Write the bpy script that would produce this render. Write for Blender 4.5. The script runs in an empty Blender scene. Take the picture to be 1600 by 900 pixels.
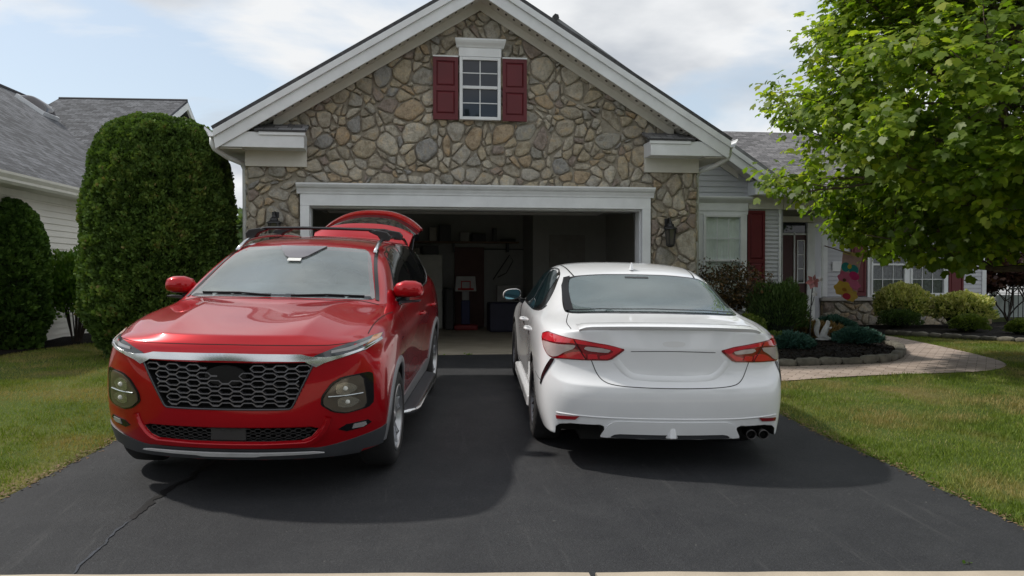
import bpy, bmesh, math, random
from math import sin, cos, pi, radians, atan2, sqrt, exp
from mathutils import Vector, Matrix, noise
from mathutils.bvhtree import BVHTree
from mathutils.geometry import delaunay_2d_cdt
random.seed(7)
scn = bpy.context.scene
COL = scn.collection

# ------------------------------------------------------------------ helpers
def lerp(a, b, t): return a + (b - a) * t
def interp(x, pts):
    if x <= pts[0][0]: return pts[0][1]
    for (a, b), (c, d) in zip(pts, pts[1:]):
        if x <= c: return b + (d - b) * (x - a) / (c - a)
    return pts[-1][1]
GPR = [(-60, -.47), (-9.0, -.47), (-8.7, -.34), (-8.2, -.305), (-7, -.24), (-6, -.185), (-5, -.13), (-4, -.075), (-3, -.03), (-2, -.008), (-1, 0), (60, 0)]
def gz(y): return interp(y, GPR)

def tag(o, label=None, cat=None, group=None, kind=None):
    if label: o['label'] = label
    if cat: o['category'] = cat
    if group: o['group'] = group
    if kind: o['kind'] = kind
    return o
def empty(name, loc=(0, 0, 0), rot=(0, 0, 0), label=None, cat=None, group=None):
    o = bpy.data.objects.new(name, None); COL.objects.link(o)
    o.location = loc; o.rotation_euler = rot; o.empty_display_size = .1
    return tag(o, label, cat, group)
def link_mesh(name, me, mats, parent=None, smooth=False):
    o = bpy.data.objects.new(name, me); COL.objects.link(o)
    if mats is not None:
        for m in (mats if isinstance(mats, (list, tuple)) else [mats]): me.materials.append(m)
    if smooth: me.polygons.foreach_set('use_smooth', [True] * len(me.polygons))
    if parent is not None: o.parent = parent
    return o
class MB:
    """collects shapes, builds them as one mesh object"""
    def __init__(s): s.v = []; s.f = []; s.m = []
    def add(s, vs, fs, mi=0):
        b = len(s.v); s.v += [tuple(v) for v in vs]
        for f in fs: s.f.append(tuple(b + i for i in f)); s.m.append(mi)
        return s
    def box(s, x0, x1, y0, y1, z0, z1, mi=0, M=None):
        vs = [(x, y, z) for z in (z0, z1) for y in (y0, y1) for x in (x0, x1)]
        if M is not None: vs = [M @ Vector(v) for v in vs]
        return s.add(vs, [(0, 2, 3, 1), (4, 5, 7, 6), (0, 1, 5, 4), (2, 6, 7, 3), (0, 4, 6, 2), (1, 3, 7, 5)], mi)
    def prism(s, poly, f, a, b, mi=0):
        """poly of (u,w); f(u,w,t)->xyz ; extruded t from a to b"""
        n = len(poly)
        vs = [f(u, w, a) for u, w in poly] + [f(u, w, b) for u, w in poly]
        fs = [tuple(range(n))[::-1], tuple(range(n, 2 * n))] + [(i, (i + 1) % n, n + (i + 1) % n, n + i) for i in range(n)]
        return s.add(vs, fs, mi)
    def tube(s, pts, r, n=8, mi=0, caps=True):
        pts = [Vector(p) for p in pts]; rings = []
        up = None
        for i, p in enumerate(pts):
            d = (pts[min(i + 1, len(pts) - 1)] - pts[max(i - 1, 0)])
            d = d.normalized() if d.length > 1e-9 else Vector((0, 0, 1))
            if up is None: up = d.orthogonal().normalized()
            else:
                up = up - d * up.dot(d); up = up.normalized() if up.length > 1e-6 else d.orthogonal().normalized()
            w = d.cross(up); rr = r[i] if isinstance(r, (list, tuple)) else r
            rings.append([p + (up * cos(2 * pi * k / n) + w * sin(2 * pi * k / n)) * rr for k in range(n)])
        vs = [v for q in rings for v in q]; fs = []
        for i in range(len(pts) - 1):
            for k in range(n):
                fs.append((i * n + k, i * n + (k + 1) % n, (i + 1) * n + (k + 1) % n, (i + 1) * n + k))
        if caps: fs += [tuple(range(n))[::-1], tuple((len(pts) - 1) * n + k for k in range(n))]
        return s.add(vs, fs, mi)
    def lathe(s, prof, n=24, f=None, mi=0):
        """prof of (r,z) about z axis; f maps xyz->xyz"""
        vs = []
        for r, z in prof:
            for k in range(n):
                p = (r * cos(2 * pi * k / n), r * sin(2 * pi * k / n), z); vs.append(f(p) if f else p)
        fs = []
        for i in range(len(prof) - 1):
            for k in range(n): fs.append((i * n + k, i * n + (k + 1) % n, (i + 1) * n + (k + 1) % n, (i + 1) * n + k))
        return s.add(vs, fs, mi)
    def blob(s, c, r, seg=12, rings=8, wob=0, seed=0, mi=0, zmin=None):
        vs = []; fs = []
        for i in range(rings + 1):
            th = pi * i / rings
            for k in range(seg):
                ph = 2 * pi * k / seg
                d = Vector((sin(th) * cos(ph), sin(th) * sin(ph), cos(th)))
                w = 1 + wob * noise.noise(d * 1.7 + Vector((seed * 3.1, seed, 0)))
                p = Vector((c[0] + d.x * r[0] * w, c[1] + d.y * r[1] * w, c[2] + d.z * r[2] * w))
                if zmin is not None: p.z = max(p.z, zmin)
                vs.append(p)
        for i in range(rings):
            for k in range(seg): fs.append((i * seg + k, i * seg + (k + 1) % seg, (i + 1) * seg + (k + 1) % seg, (i + 1) * seg + k)[::-1])
        return s.add(vs, fs, mi)
    def build(s, name, mats, parent=None, smooth=False, bevel=0, angle=None):
        me = bpy.data.meshes.new(name); me.from_pydata(s.v, [], s.f); me.update()
        ms = mats if isinstance(mats, (list, tuple)) else [mats]
        for m in ms: me.materials.append(m)
        if len(ms) > 1: me.polygons.foreach_set('material_index', s.m)
        bm = bmesh.new(); bm.from_mesh(me); bmesh.ops.recalc_face_normals(bm, faces=bm.faces[:]); 
        if angle is not None:
            bmesh.ops.remove_doubles(bm, verts=bm.verts[:], dist=1e-5)
            for e in bm.edges:
                if len(e.link_faces) == 2 and e.calc_face_angle(0) > radians(angle): e.smooth = False
            smooth = True
        bm.to_mesh(me); bm.free()
        if smooth: me.polygons.foreach_set('use_smooth', [True] * len(me.polygons))
        o = bpy.data.objects.new(name, me); COL.objects.link(o)
        if parent is not None: o.parent = parent
        if bevel:
            m = o.modifiers.new('b', 'BEVEL'); m.width = bevel; m.segments = 2; m.limit_method = 'ANGLE'; m.angle_limit = radians(40)
        return o
def copy_tree(o, parent=None):
    c = o.copy(); COL.objects.link(c)
    if parent is not None: c.parent = parent
    for ch in list(o.children): copy_tree(ch, c)
    return c

# ------------------------------------------------------------------ materials
def newmat(name):
    m = bpy.data.materials.new(name); m.use_nodes = True
    nt = m.node_tree; b = nt.nodes['Principled BSDF']; return m, nt, b
def nd(nt, t, **kw):
    n = nt.nodes.new(t)
    for k, v in kw.items():
        if hasattr(n, k): setattr(n, k, v)
        else: n.inputs[k].default_value = v
    return n
def ramp(nt, stops, interp_='LINEAR'):
    n = nt.nodes.new('ShaderNodeValToRGB'); cr = n.color_ramp; cr.interpolation = interp_
    while len(cr.elements) > 1: cr.elements.remove(cr.elements[-1])
    cr.elements[0].position = stops[0][0]; cr.elements[0].color = (*stops[0][1], 1)
    for p, c in stops[1:]:
        e = cr.elements.new(p); e.color = (*c, 1)
    return n
def mixc(nt, fac, a, b, mode='MIX'):
    n = nt.nodes.new('ShaderNodeMix'); n.data_type = 'RGBA'; n.blend_type = mode
    for sock, v in ((n.inputs[0], fac), (n.inputs[6], a), (n.inputs[7], b)):
        if hasattr(v, 'links'): nt.links.new(v, sock)
        elif isinstance(v, (int, float)): sock.default_value = v
        else: sock.default_value = (*v, 1)
    return n.outputs[2]
def coords(nt, scale=(1, 1, 1), src='Object', rot=(0, 0, 0)):
    tc = nt.nodes.new('ShaderNodeTexCoord'); mp = nt.nodes.new('ShaderNodeMapping')
    mp.inputs['Scale'].default_value = scale; mp.inputs['Rotation'].default_value = rot
    nt.links.new(tc.outputs[src], mp.inputs['Vector']); return mp.outputs[0]
def tnoise(nt, vec, scale, detail=4, rough=.55):
    n = nd(nt, 'ShaderNodeTexNoise'); n.inputs['Scale'].default_value = scale; n.inputs['Detail'].default_value = detail
    n.inputs['Roughness'].default_value = rough; nt.links.new(vec, n.inputs['Vector']); return n.outputs[0]
def bump(nt, b, h, strength=.3, dist=.01):
    n = nd(nt, 'ShaderNodeBump'); n.inputs['Strength'].default_value = strength; n.inputs['Distance'].default_value = dist
    nt.links.new(h, n.inputs['Height']); nt.links.new(n.outputs[0], b.inputs['Normal']); return n
def simple(name, col, rough=.5, metal=0, spec=.5, var=.12, nscale=6, bmp=0, bscale=60, coat=0, coatr=.03):
    """procedural paint: base colour with slow noise variation and optional fine bump"""
    m, nt, b = newmat(name); v = coords(nt)
    n1 = tnoise(nt, v, nscale, 5)
    r = ramp(nt, [(.3, tuple(c * (1 - var) for c in col)), (.7, tuple(min(1, c * (1 + var)) for c in col))])
    nt.links.new(n1, r.inputs[0]); nt.links.new(r.outputs[0], b.inputs['Base Color'])
    b.inputs['Roughness'].default_value = rough; b.inputs['Metallic'].default_value = metal
    b.inputs['Specular IOR Level'].default_value = spec
    b.inputs['Coat Weight'].default_value = coat; b.inputs['Coat Roughness'].default_value = coatr
    if bmp: bump(nt, b, tnoise(nt, v, bscale, 3), bmp, .01)
    return m
M = {}
M['trim'] = simple('white_trim', (.74, .76, .78), .45, var=.09, nscale=3.5, bmp=.06, bscale=12)
M['soffit'] = simple('soffit_vinyl', (.62, .60, .55), .6, var=.05)
M['soffitdark'] = simple('soffit_vent', (.08, .07, .06), .9)
M['siding'] = simple('grey_siding', (.50, .51, .55), .5, var=.05, nscale=1.2, bmp=.1, bscale=30)
M['siding_n'] = simple('cream_siding', (.80, .77, .69), .5, var=.04, nscale=1.2, bmp=.1, bscale=30)
M['burgundy'] = simple('burgundy_paint', (.115, .008, .014), .5, var=.12, nscale=3)
M['black'] = simple('black_metal', (.015, .015, .017), .4, var=.2)
M['rubber'] = simple('black_rubber', (.018, .018, .018), .85, var=.2)
M['concrete'] = simple('concrete', (.42, .36, .28), .85, var=.14, nscale=3, bmp=.3, bscale=40)
M['slab'] = simple('garage_slab', (.36, .32, .25), .8, var=.22, nscale=1.5, bmp=.2, bscale=30)
M['drywall'] = simple('garage_drywall', (.34, .34, .325), .85, var=.05)
M['darkint'] = simple('dark_interior', (.03, .03, .03), .9)
M['mortar'] = simple('mortar', (.30, .27, .22), .95, var=.2, nscale=20, bmp=.4, bscale=80)
M['white_plastic'] = simple('white_plastic', (.7, .7, .68), .5)
M['curtain'] = simple('white_curtain', (.55, .60, .58), .8, var=.08, nscale=5)
M['wood'] = simple('brown_wood', (.16, .09, .045), .6, var=.3, nscale=8)

def mat_window(name, tint=(.03, .035, .04), ior=1.7, rough=.02):
    m, nt, b = newmat(name); v = coords(nt)
    b.inputs['Roughness'].default_value = rough; b.inputs['IOR'].default_value = ior
    r = ramp(nt, [(.3, tuple(c * .85 for c in tint)), (.7, tuple(c * 1.15 for c in tint))]); nt.links.new(tnoise(nt, v, 2), r.inputs[0])
    nt.links.new(r.outputs[0], b.inputs['Base Color']); bump(nt, b, tnoise(nt, v, 1.2, 2), .03, .02)
    return m
def facing(nt, f0):
    """reflectance that rises towards grazing angles, the same from both sides"""
    lw = nd(nt, 'ShaderNodeLayerWeight'); lw.inputs[0].default_value = .5; k = [(0, f0), (.45, f0 + .02), (.65, f0 + .07), (.82, f0 + .25), (1, 1)]
    r = ramp(nt, [(a, (b, b, b)) for a, b in k]); nt.links.new(lw.outputs['Facing'], r.inputs[0]); return r
def mat_clear(name, alpha=.25, tint=(.5, .55, .55)):
    """thin pane: mixes see-through with a glossy coat"""
    m, nt, b = newmat(name); out = nt.nodes['Material Output']
    tr = nd(nt, 'ShaderNodeBsdfTransparent'); tr.inputs[0].default_value = (.94, .96, .96, 1)
    gl = nd(nt, 'ShaderNodeBsdfGlossy'); gl.inputs['Roughness'].default_value = .02
    fr = facing(nt, .05)
    mx = nd(nt, 'ShaderNodeMixShader'); nt.links.new(fr.outputs[0], mx.inputs[0]); nt.links.new(tr.outputs[0], mx.inputs[1]); nt.links.new(gl.outputs[0], mx.inputs[2])
    nt.links.new(mx.outputs[0], out.inputs[0]); nt.nodes.remove(b); return m
M['glass'] = mat_clear('window_glass')

def mat_stone(name):
    m, nt, b = newmat(name); v = coords(nt); g = nd(nt, 'ShaderNodeNewGeometry')
    at = nd(nt, 'ShaderNodeAttribute', attribute_name='sid')
    r = ramp(nt, [(0, (.39, .35, .285)), (.12, (.43, .375, .285)), (.24, (.36, .345, .31)), (.36, (.47, .43, .36)), (.48, (.315, .265, .235)), (.56, (.42, .395, .35)),
                  (.68, (.42, .335, .24)), (.76, (.37, .335, .275)), (.86, (.50, .465, .395)), (.95, (.32, .315, .305))], 'CONSTANT')
    nt.links.new(at.outputs['Fac'], r.inputs[0])
    n1 = tnoise(nt, v, 9, 7, .65); n2 = tnoise(nt, v, 38, 5, .7)
    st = ramp(nt, [(.35, (.62, .58, .52)), (.5, (1, 1, 1)), (.68, (1.25, 1.12, .92))]); nt.links.new(n1, st.inputs[0])
    c = mixc(nt, .85, r.outputs[0], st.outputs[0], 'MULTIPLY')
    rust = ramp(nt, [(.56, (0, 0, 0)), (.72, (1, 1, 1))]); nt.links.new(tnoise(nt, v, 4.5, 5, .7), rust.inputs[0])
    c = mixc(nt, rust.outputs[0], c, mixc(nt, .35, c, (.36, .22, .11)))
    f2 = ramp(nt, [(.3, (.72, .72, .72)), (.7, (1.2, 1.2, 1.2))]); nt.links.new(n2, f2.inputs[0])
    c = mixc(nt, .8, c, f2.outputs[0], 'MULTIPLY')
    nt.links.new(c, b.inputs['Base Color']); b.inputs['Roughness'].default_value = .85; b.inputs['Specular IOR Level'].default_value = .3
    ad = nd(nt, 'ShaderNodeMath', operation='ADD'); nt.links.new(n1, ad.inputs[0]); nt.links.new(n2, ad.inputs[1])
    bump(nt, b, ad.outputs[0], .7, .03); return m
M['stone'] = mat_stone('fieldstone')

def mat_shingle(name, base=(.10, .10, .105), scale=1.0):
    """asphalt shingles laid from object UVs in metres (u along the course, v up the slope)"""
    m, nt, b = newmat(name); tc = nd(nt, 'ShaderNodeUVMap'); 
    br = nd(nt, 'ShaderNodeTexBrick'); nt.links.new(tc.outputs[0], br.inputs['Vector'])
    br.inputs['Scale'].default_value = 1; br.inputs['Brick Width'].default_value = .19; br.inputs['Row Height'].default_value = .14
    br.inputs['Mortar Size'].default_value = .008; br.inputs['Mortar Smooth'].default_value = .3; br.offset = .37
    br.inputs['Color1'].default_value = (*[c * .62 for c in base], 1); br.inputs['Color2'].default_value = (*[c * 1.5 for c in base], 1)
    br.inputs['Mortar'].default_value = (*[c * .35 for c in base], 1)
    v = coords(nt); n = tnoise(nt, v, 45, 4, .7); rr = ramp(nt, [(.3, (.6, .6, .6)), (.7, (1.4, 1.4, 1.4))]); nt.links.new(n, rr.inputs[0])
    n2 = tnoise(nt, v, .8, 3); r2 = ramp(nt, [(.3, (.85, .85, .85)), (.7, (1.15, 1.15, 1.15))]); nt.links.new(n2, r2.inputs[0])
    c = mixc(nt, 1, mixc(nt, .9, br.outputs[0], rr.outputs[0], 'MULTIPLY'), r2.outputs[0], 'MULTIPLY')
    nt.links.new(c, b.inputs['Base Color']); b.inputs['Roughness'].default_value = .92; b.inputs['Specular IOR Level'].default_value = .25
    # each course is a little wedge, thick at its lower edge
    sp = nd(nt, 'ShaderNodeSeparateXYZ'); nt.links.new(tc.outputs[0], sp.inputs[0])
    md = nd(nt, 'ShaderNodeMath', operation='FRACT'); dv = nd(nt, 'ShaderNodeMath', operation='DIVIDE'); dv.inputs[1].default_value = .14
    nt.links.new(sp.outputs[1], dv.inputs[0]); nt.links.new(dv.outputs[0], md.inputs[0])
    iv = nd(nt, 'ShaderNodeMath', operation='SUBTRACT'); iv.inputs[0].default_value = 1; nt.links.new(md.outputs[0], iv.inputs[1])
    bump(nt, b, iv.outputs[0], .8, .02); return m
M['shingle'] = mat_shingle('roof_shingles', (.17, .17, .175)); M['shingle_w'] = mat_shingle('roof_shingles_warm', (.125, .123, .127)); M['shingle_n'] = mat_shingle('neighbour_shingles', (.098, .102, .112))

def sheet_uv(o, f):
    """write a UV map in metres from f(co)->(u,v)"""
    me = o.data; uv = me.uv_layers.new(name='UVMap')
    for l in me.loops: uv.data[l.index].uv = f(me.vertices[l.vertex_index].co)
    return o

# ------------------------------------------------------------------ camera, sky, sun
cam = bpy.data.cameras.new('camera'); co = bpy.data.objects.new('camera', cam); COL.objects.link(co)
co.location = (-1.143, -12.134, 1.178)
co.rotation_euler = (pi / 2 - math.atan(20 / 1284), 0, -.133)
cam.lens = 28.89; cam.sensor_width = 36; cam.clip_end = 500; scn.camera = co

SUN_AZ_VEC = Vector((-.78, .36, 1)).normalized()      # towards the sun (behind the house, from the left)
sl = bpy.data.lights.new('sun', 'SUN'); sl.energy = 2.9; sl.angle = radians(2.2); sl.color = (1, .95, .87)
so = bpy.data.objects.new('sun', sl); COL.objects.link(so); so.rotation_euler = SUN_AZ_VEC.to_track_quat('Z', 'Y').to_euler()
so.location = (-10, 5, 20)

w = bpy.data.worlds.new('World'); scn.world = w; w.use_nodes = True; nt = w.node_tree
bg = nt.nodes['Background']; bg.inputs[1].default_value = .13
sky = nd(nt, 'ShaderNodeTexSky'); sky.sky_type = 'NISHITA'; sky.sun_disc = False
sky.sun_elevation = math.asin(SUN_AZ_VEC.z); sky.sun_rotation = math.atan2(SUN_AZ_VEC.x, SUN_AZ_VEC.y)
sky.altitude = 50; sky.dust_density = 1.5; sky.air_density = 1.0
tc = nd(nt, 'ShaderNodeTexCoord')
sp = nd(nt, 'ShaderNodeSeparateXYZ'); nt.links.new(tc.outputs['Generated'], sp.inputs[0])
# cloud sheet: the view direction cut with a plane high above
mx = nd(nt, 'ShaderNodeMath', operation='MAXIMUM'); mx.inputs[1].default_value = .03; nt.links.new(sp.outputs[2], mx.inputs[0])
ad = nd(nt, 'ShaderNodeMath', operation='ADD'); ad.inputs[1].default_value = .18; nt.links.new(mx.outputs[0], ad.inputs[0])
cb = nd(nt, 'ShaderNodeCombineXYZ')
for i in (0, 1):
    dv = nd(nt, 'ShaderNodeMath', operation='DIVIDE'); nt.links.new(sp.outputs[i], dv.inputs[0]); nt.links.new(ad.outputs[0], dv.inputs[1]); nt.links.new(dv.outputs[0], cb.inputs[i])
mp = nd(nt, 'ShaderNodeMapping'); mp.inputs['Location'].default_value = (3.38, 1.30, 0); mp.inputs['Scale'].default_value = (1, 1, 1); nt.links.new(cb.outputs[0], mp.inputs[0])
cn = nd(nt, 'ShaderNodeTexNoise'); cn.inputs['Scale'].default_value = .95; cn.inputs['Detail'].default_value = 9; cn.inputs['Roughness'].default_value = .52; cn.inputs['Distortion'].default_value = .35
nt.links.new(mp.outputs[0], cn.inputs[0])
cr = ramp(nt, [(.37, (0, 0, 0)), (.475, (1, 1, 1))]); nt.links.new(cn.outputs[0], cr.inputs[0])
sh = nd(nt, 'ShaderNodeTexNoise'); sh.inputs['Scale'].default_value = 1.6; sh.inputs['Detail'].default_value = 7; nt.links.new(mp.outputs[0], sh.inputs[0])
cc = ramp(nt, [(.36, (3.7, 3.95, 4.3)), (.56, (6.0, 6.1, 6.2))]); nt.links.new(sh.outputs[0], cc.inputs[0])
hz = mixc(nt, .50, sky.outputs[0], (4.9, 5.5, 5.9))
res = mixc(nt, cr.outputs[0], hz, cc.outputs[0])
nt.links.new(res, bg.inputs[0])

vs = scn.view_settings; vs.view_transform = 'Standard'; vs.look = 'None'; vs.exposure = .2; vs.gamma = 1; vs.use_curve_mapping = False
scn.render.engine = 'CYCLES'
# ------------------------------------------------------------------ fieldstone cells (power diagram clipped to an outline)
def clip_half(poly, nx, ny, d):
    """keep nx*x+ny*y<=d"""
    out = []; n = len(poly)
    for i in range(n):
        a = poly[i]; b = poly[(i + 1) % n]; da = nx * a[0] + ny * a[1] - d; db = nx * b[0] + ny * b[1] - d
        if da <= 0: out.append(a)
        if (da < 0 < db) or (db < 0 < da):
            t = da / (da - db); out.append((a[0] + (b[0] - a[0]) * t, a[1] + (b[1] - a[1]) * t))
    return out
def parea(p): return .5 * sum(p[i][0] * p[(i + 1) % len(p)][1] - p[(i + 1) % len(p)][0] * p[i][1] for i in range(len(p)))
def roundc_(P):
    r = []
    for i in range(len(P)):
        a = P[i]; b = P[(i + 1) % len(P)]; r += [a, ((a[0] + b[0]) / 2, (a[1] + b[1]) / 2)]
    return r
def stone_cells(u0, u1, v0, v1, rmin=.085, rmax=.2, seed=1, flat=.85):
    rnd = random.Random(seed); S = []
    tries = int((u1 - u0) * (v1 - v0) * 700)
    for k in range(tries):
        r = rmin + (rmax - rmin) * (rnd.random() ** 1.1) * max(.3, 1 - k / tries); u = rnd.uniform(u0 - .1, u1 + .1); v = rnd.uniform(v0 - .1, v1 + .1)
        if all((u - a) ** 2 + ((v - b) / flat) ** 2 > ((.62 + .0 * r) * (r + c)) ** 2 for a, b, c in S): S.append((u, v, r))
    cells = []
    for i, (u, v, r) in enumerate(S):
        p = [(u - .5, v - .5), (u + .5, v - .5), (u + .5, v + .5), (u - .5, v + .5)]
        for j, (a, b, c) in enumerate(S):
            if i == j or abs(a - u) > .9 or abs(b - v) > .9: continue
            nx, ny = a - u, b - v; L2 = nx * nx + ny * ny
            t = .5 + .9 * (r * r - c * c) / (2 * L2); d = nx * (u + nx * t) + ny * (v + ny * t)
            p = clip_half(p, nx, ny, d)
            if len(p) < 3: break
        if len(p) >= 3: cells.append(p)
    def wp(q):
        a = Vector((q[0] * 4.5, q[1] * 4.5, seed)); b = Vector((q[0] * 11, q[1] * 11, seed + 5))
        g = Vector((q[0] * 1.9, q[1] * 1.9, seed + 30)); q = (q[0] + .16 * noise.noise(g), q[1] + .16 * noise.noise(g + Vector((5, 5, 5))))
        return (q[0] + .045 * noise.noise(a) + .02 * noise.noise(b), q[1] + .045 * noise.noise(a + Vector((7, 3, 1))) + .02 * noise.noise(b + Vector((2, 9, 4))))
    out = []
    for c in cells:
        c = roundc_(c); out.append([wp(q) for q in c])
    return out
def clip_convex(poly, half):
    for nx, ny, d in half:
        poly = clip_half(poly, nx, ny, d)
        if len(poly) < 3: return []
    return poly
def minus_box(poly, bx):
    """cut a box from a convex cell: keep the largest one-sided remainder"""
    x0, x1, y0, y1 = bx
    if max(p[0] for p in poly) <= x0 or min(p[0] for p in poly) >= x1 or max(p[1] for p in poly) <= y0 or min(p[1] for p in poly) >= y1: return poly
    best = []
    for nx, ny, d in ((1, 0, x0), (-1, 0, -x1), (0, 1, y0), (0, -1, -y1)):
        q = clip_half(poly, nx, ny, d)
        if len(q) >= 3 and abs(parea(q)) > (abs(parea(best)) if best else 0): best = q
    return best
def stone_mesh(name, cells, f, parent, gap=.008, depth=.062, seed=3):
    """each cell becomes a rounded, slightly domed stone; f(u,v,h)->xyz with h out of the wall"""
    rnd = random.Random(seed); V = []; Fc = []; sid = []
    for p in cells:
        if len(p) < 3 or abs(parea(p)) < .0012: continue
        if parea(p) < 0: p = p[::-1]
        cx = sum(a[0] for a in p) / len(p); cy = sum(a[1] for a in p) / len(p)
        # inset by the joint
        q = p
        for i in range(len(p)):
            a = p[i]; b = p[(i + 1) % len(p)]; ex, ey = b[0] - a[0], b[1] - a[1]; L = math.hypot(ex, ey)
            if L < 1e-6: continue
            nx, ny = ey / L, -ex / L; q = clip_half(q, nx, ny, nx * a[0] + ny * a[1] - gap * rnd.uniform(.6, 1.3))
            if len(q) < 3: break
        if len(q) < 3 or abs(parea(q)) < .0006: continue
        # corner cutting for worn outlines, then even resampling
        for kk in (rnd.uniform(.02, .09), .14):
            r = []
            for i in range(len(q)):
                a = q[i]; b = q[(i + 1) % len(q)]
                r += [(lerp(a[0], b[0], kk), lerp(a[1], b[1], kk)), (lerp(a[0], b[0], 1 - kk), lerp(a[1], b[1], 1 - kk))]
            q = r
        n = 24; per = [0]
        for i in range(len(q)): per.append(per[-1] + math.hypot(q[(i + 1) % len(q)][0] - q[i][0], q[(i + 1) % len(q)][1] - q[i][1]))
        ring = []; j = 0
        for k in range(n):
            s_ = per[-1] * k / n
            while per[j + 1] < s_: j += 1
            t = (s_ - per[j]) / max(1e-9, per[j + 1] - per[j]); a = q[j]; b = q[(j + 1) % len(q)]
            ru, rv = lerp(a[0], b[0], t), lerp(a[1], b[1], t); ring.append((ru + .009 * noise.noise(Vector((ru * 26, rv * 26, 1))), rv + .009 * noise.noise(Vector((ru * 26, rv * 26, 8)))))
        size = sqrt(abs(parea(q))); h = depth * rnd.uniform(.55, 1.2); tu = rnd.uniform(-.12, .12); tv = rnd.uniform(-.12, .12); sd = rnd.uniform(0, 99)
        base = len(V)
        for s_, hh in ((1, 0), (1.0, .45), (.95, .8), (.84, .96), (.55, 1.03), (.25, 1.05)):
            for (a, b) in ring:
                u = cx + (a - cx) * s_; v = cy + (b - cy) * s_
                nn = noise.noise(Vector((u * 9, v * 9, sd))) * .35 * (hh > .5) + .25 * noise.noise(Vector((u * 22, v * 22, sd))) * (hh > .7)
                V.append(f(u, v, h * (hh + nn) + ((u - cx) * tu + (v - cy) * tv) * (hh > 0)))
        V.append(f(cx, cy, h * 1.05)); c_id = rnd.random()
        L = 6
        for i in range(L - 1):
            for k in range(n): Fc.append((base + i * n + k, base + i * n + (k + 1) % n, base + (i + 1) * n + (k + 1) % n, base + (i + 1) * n + k)); sid.append(c_id)
        for k in range(n): Fc.append((base + (L - 1) * n + k, base + (L - 1) * n + (k + 1) % n, base + L * n)); sid.append(c_id)
    me = bpy.data.meshes.new(name); me.from_pydata(V, [], Fc)
    at = me.attributes.new('sid', 'FLOAT', 'FACE'); at.data.foreach_set('value', sid)
    return link_mesh(name, me, M['stone'], parent, smooth=True)

# ------------------------------------------------------------------ house: garage wing
HZ = empty('house', (0, 0, 0), label='single storey house with stone gabled garage front and grey siding wing', cat='house')
SL = .611                                   # gable slope
def roofz(x): return 5.43 - SL * abs(x)     # underside line of the rake top at the fascia plane
WX = 3.325
# backing walls (mortar): piers, lintel and gable as one plate 0.2 thick
OPX, OPZ = 2.60, 2.34
mb = MB(); f = lambda u, w, t: (u, t, w)
gt = lambda x: 5.09 - SL * abs(x)
mb.prism([(-WX, -.1), (-OPX, -.1), (-OPX, OPZ), (-WX, OPZ)], f, 0, .2)
mb.prism([(WX, -.1), (WX, OPZ), (OPX, OPZ), (OPX, -.1)], f, 0, .2)
mb.prism([(-WX, OPZ), (WX, OPZ), (WX, gt(WX)), (0, gt(0)), (-WX, gt(WX))], f, 0, .2)
w_ = mb.build('stone_wall', M['mortar'], HZ)
cells = stone_cells(-WX, WX, -.1, 5.2, .075, .205, 11)
half = [(-1, 0, WX - .0), (1, 0, WX - .0), (SL, 1, gt(0)), (-SL, 1, gt(0)), (0, -1, .1)]
cc_ = []
for c in cells:
    c = clip_convex(c, half)
    if len(c) < 3: continue
    c = minus_box(c, (-OPX - .0, OPX + .0, -1, OPZ + .1))
    if len(c) < 3: continue
    c = minus_box(c, (-.30, .30, 3.47, 4.6))
    if len(c) >= 3: cc_.append(c)
st = stone_mesh('fieldstones', cc_, lambda u, v, h: (u, -h * .8, v), w_, seed=5); 
# side returns of the stone, thin strips of stones round each corner
for sx in (-1, 1):
    cl = [clip_convex(c, [(-1, 0, 0), (1, 0, .42), (0, -1, .1), (0, 1, 3.0)]) for c in stone_cells(0, .45, -.1, 3.0, .09, .17, 20 + sx)]
    stone_mesh('fieldstones', [c for c in cl if len(c) > 2], lambda u, v, h, s=sx: (s * (WX + h * .5), u, v), w_, seed=9 + sx)
# side walls with siding laps
def siding(mb, p0, p1, z0, z1, n, lap=.105, top=None, mi=0, t=.02):
    """lap siding from p0 to p1 (xy), outward normal n; top(s)->z limit along the wall"""
    p0 = Vector((*p0, 0)); p1 = Vector((*p1, 0)); n = Vector((*n, 0)); L = (p1 - p0).length; d = (p1 - p0) / L
    k = 0; z = z0
    while z < z1 - 1e-4:
        zt = min(z + lap, z1); a, b = 0, L
        if top is not None:
            # clip the course where the top line falls below its middle
            zs = (z + zt) / 2; ok = [s for s in [L * i / 200 for i in range(201)] if top(s) > zs]
            if not ok: break
            a, b = min(ok), max(ok)
        A = p0 + d * a; B = p0 + d * b
        A0, B0 = A + n * t, B + n * t; A1, B1 = A + n * .002, B + n * .002
        mb.add([(A0.x, A0.y, z), (B0.x, B0.y, z), (B1.x, B1.y, zt), (A1.x, A1.y, zt), (A1.x, A1.y, z), (B1.x, B1.y, z)], [(0, 1, 2, 3), (0, 4, 5, 1)], mi)
        z += lap; k += 1
for sx, yb_ in ((-1, 6.4), (1, 2.6)):
    mb = MB(); siding(mb, (sx * WX, .42), (sx * WX, yb_), 0, 3.0, (sx, 0)); a, b = sorted((sx * (WX - .01), sx * (WX - .15))); mb.box(a, b, .2, 6.4, -.1, 3.0); mb.build('side_wall', M['siding'], HZ)

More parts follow.
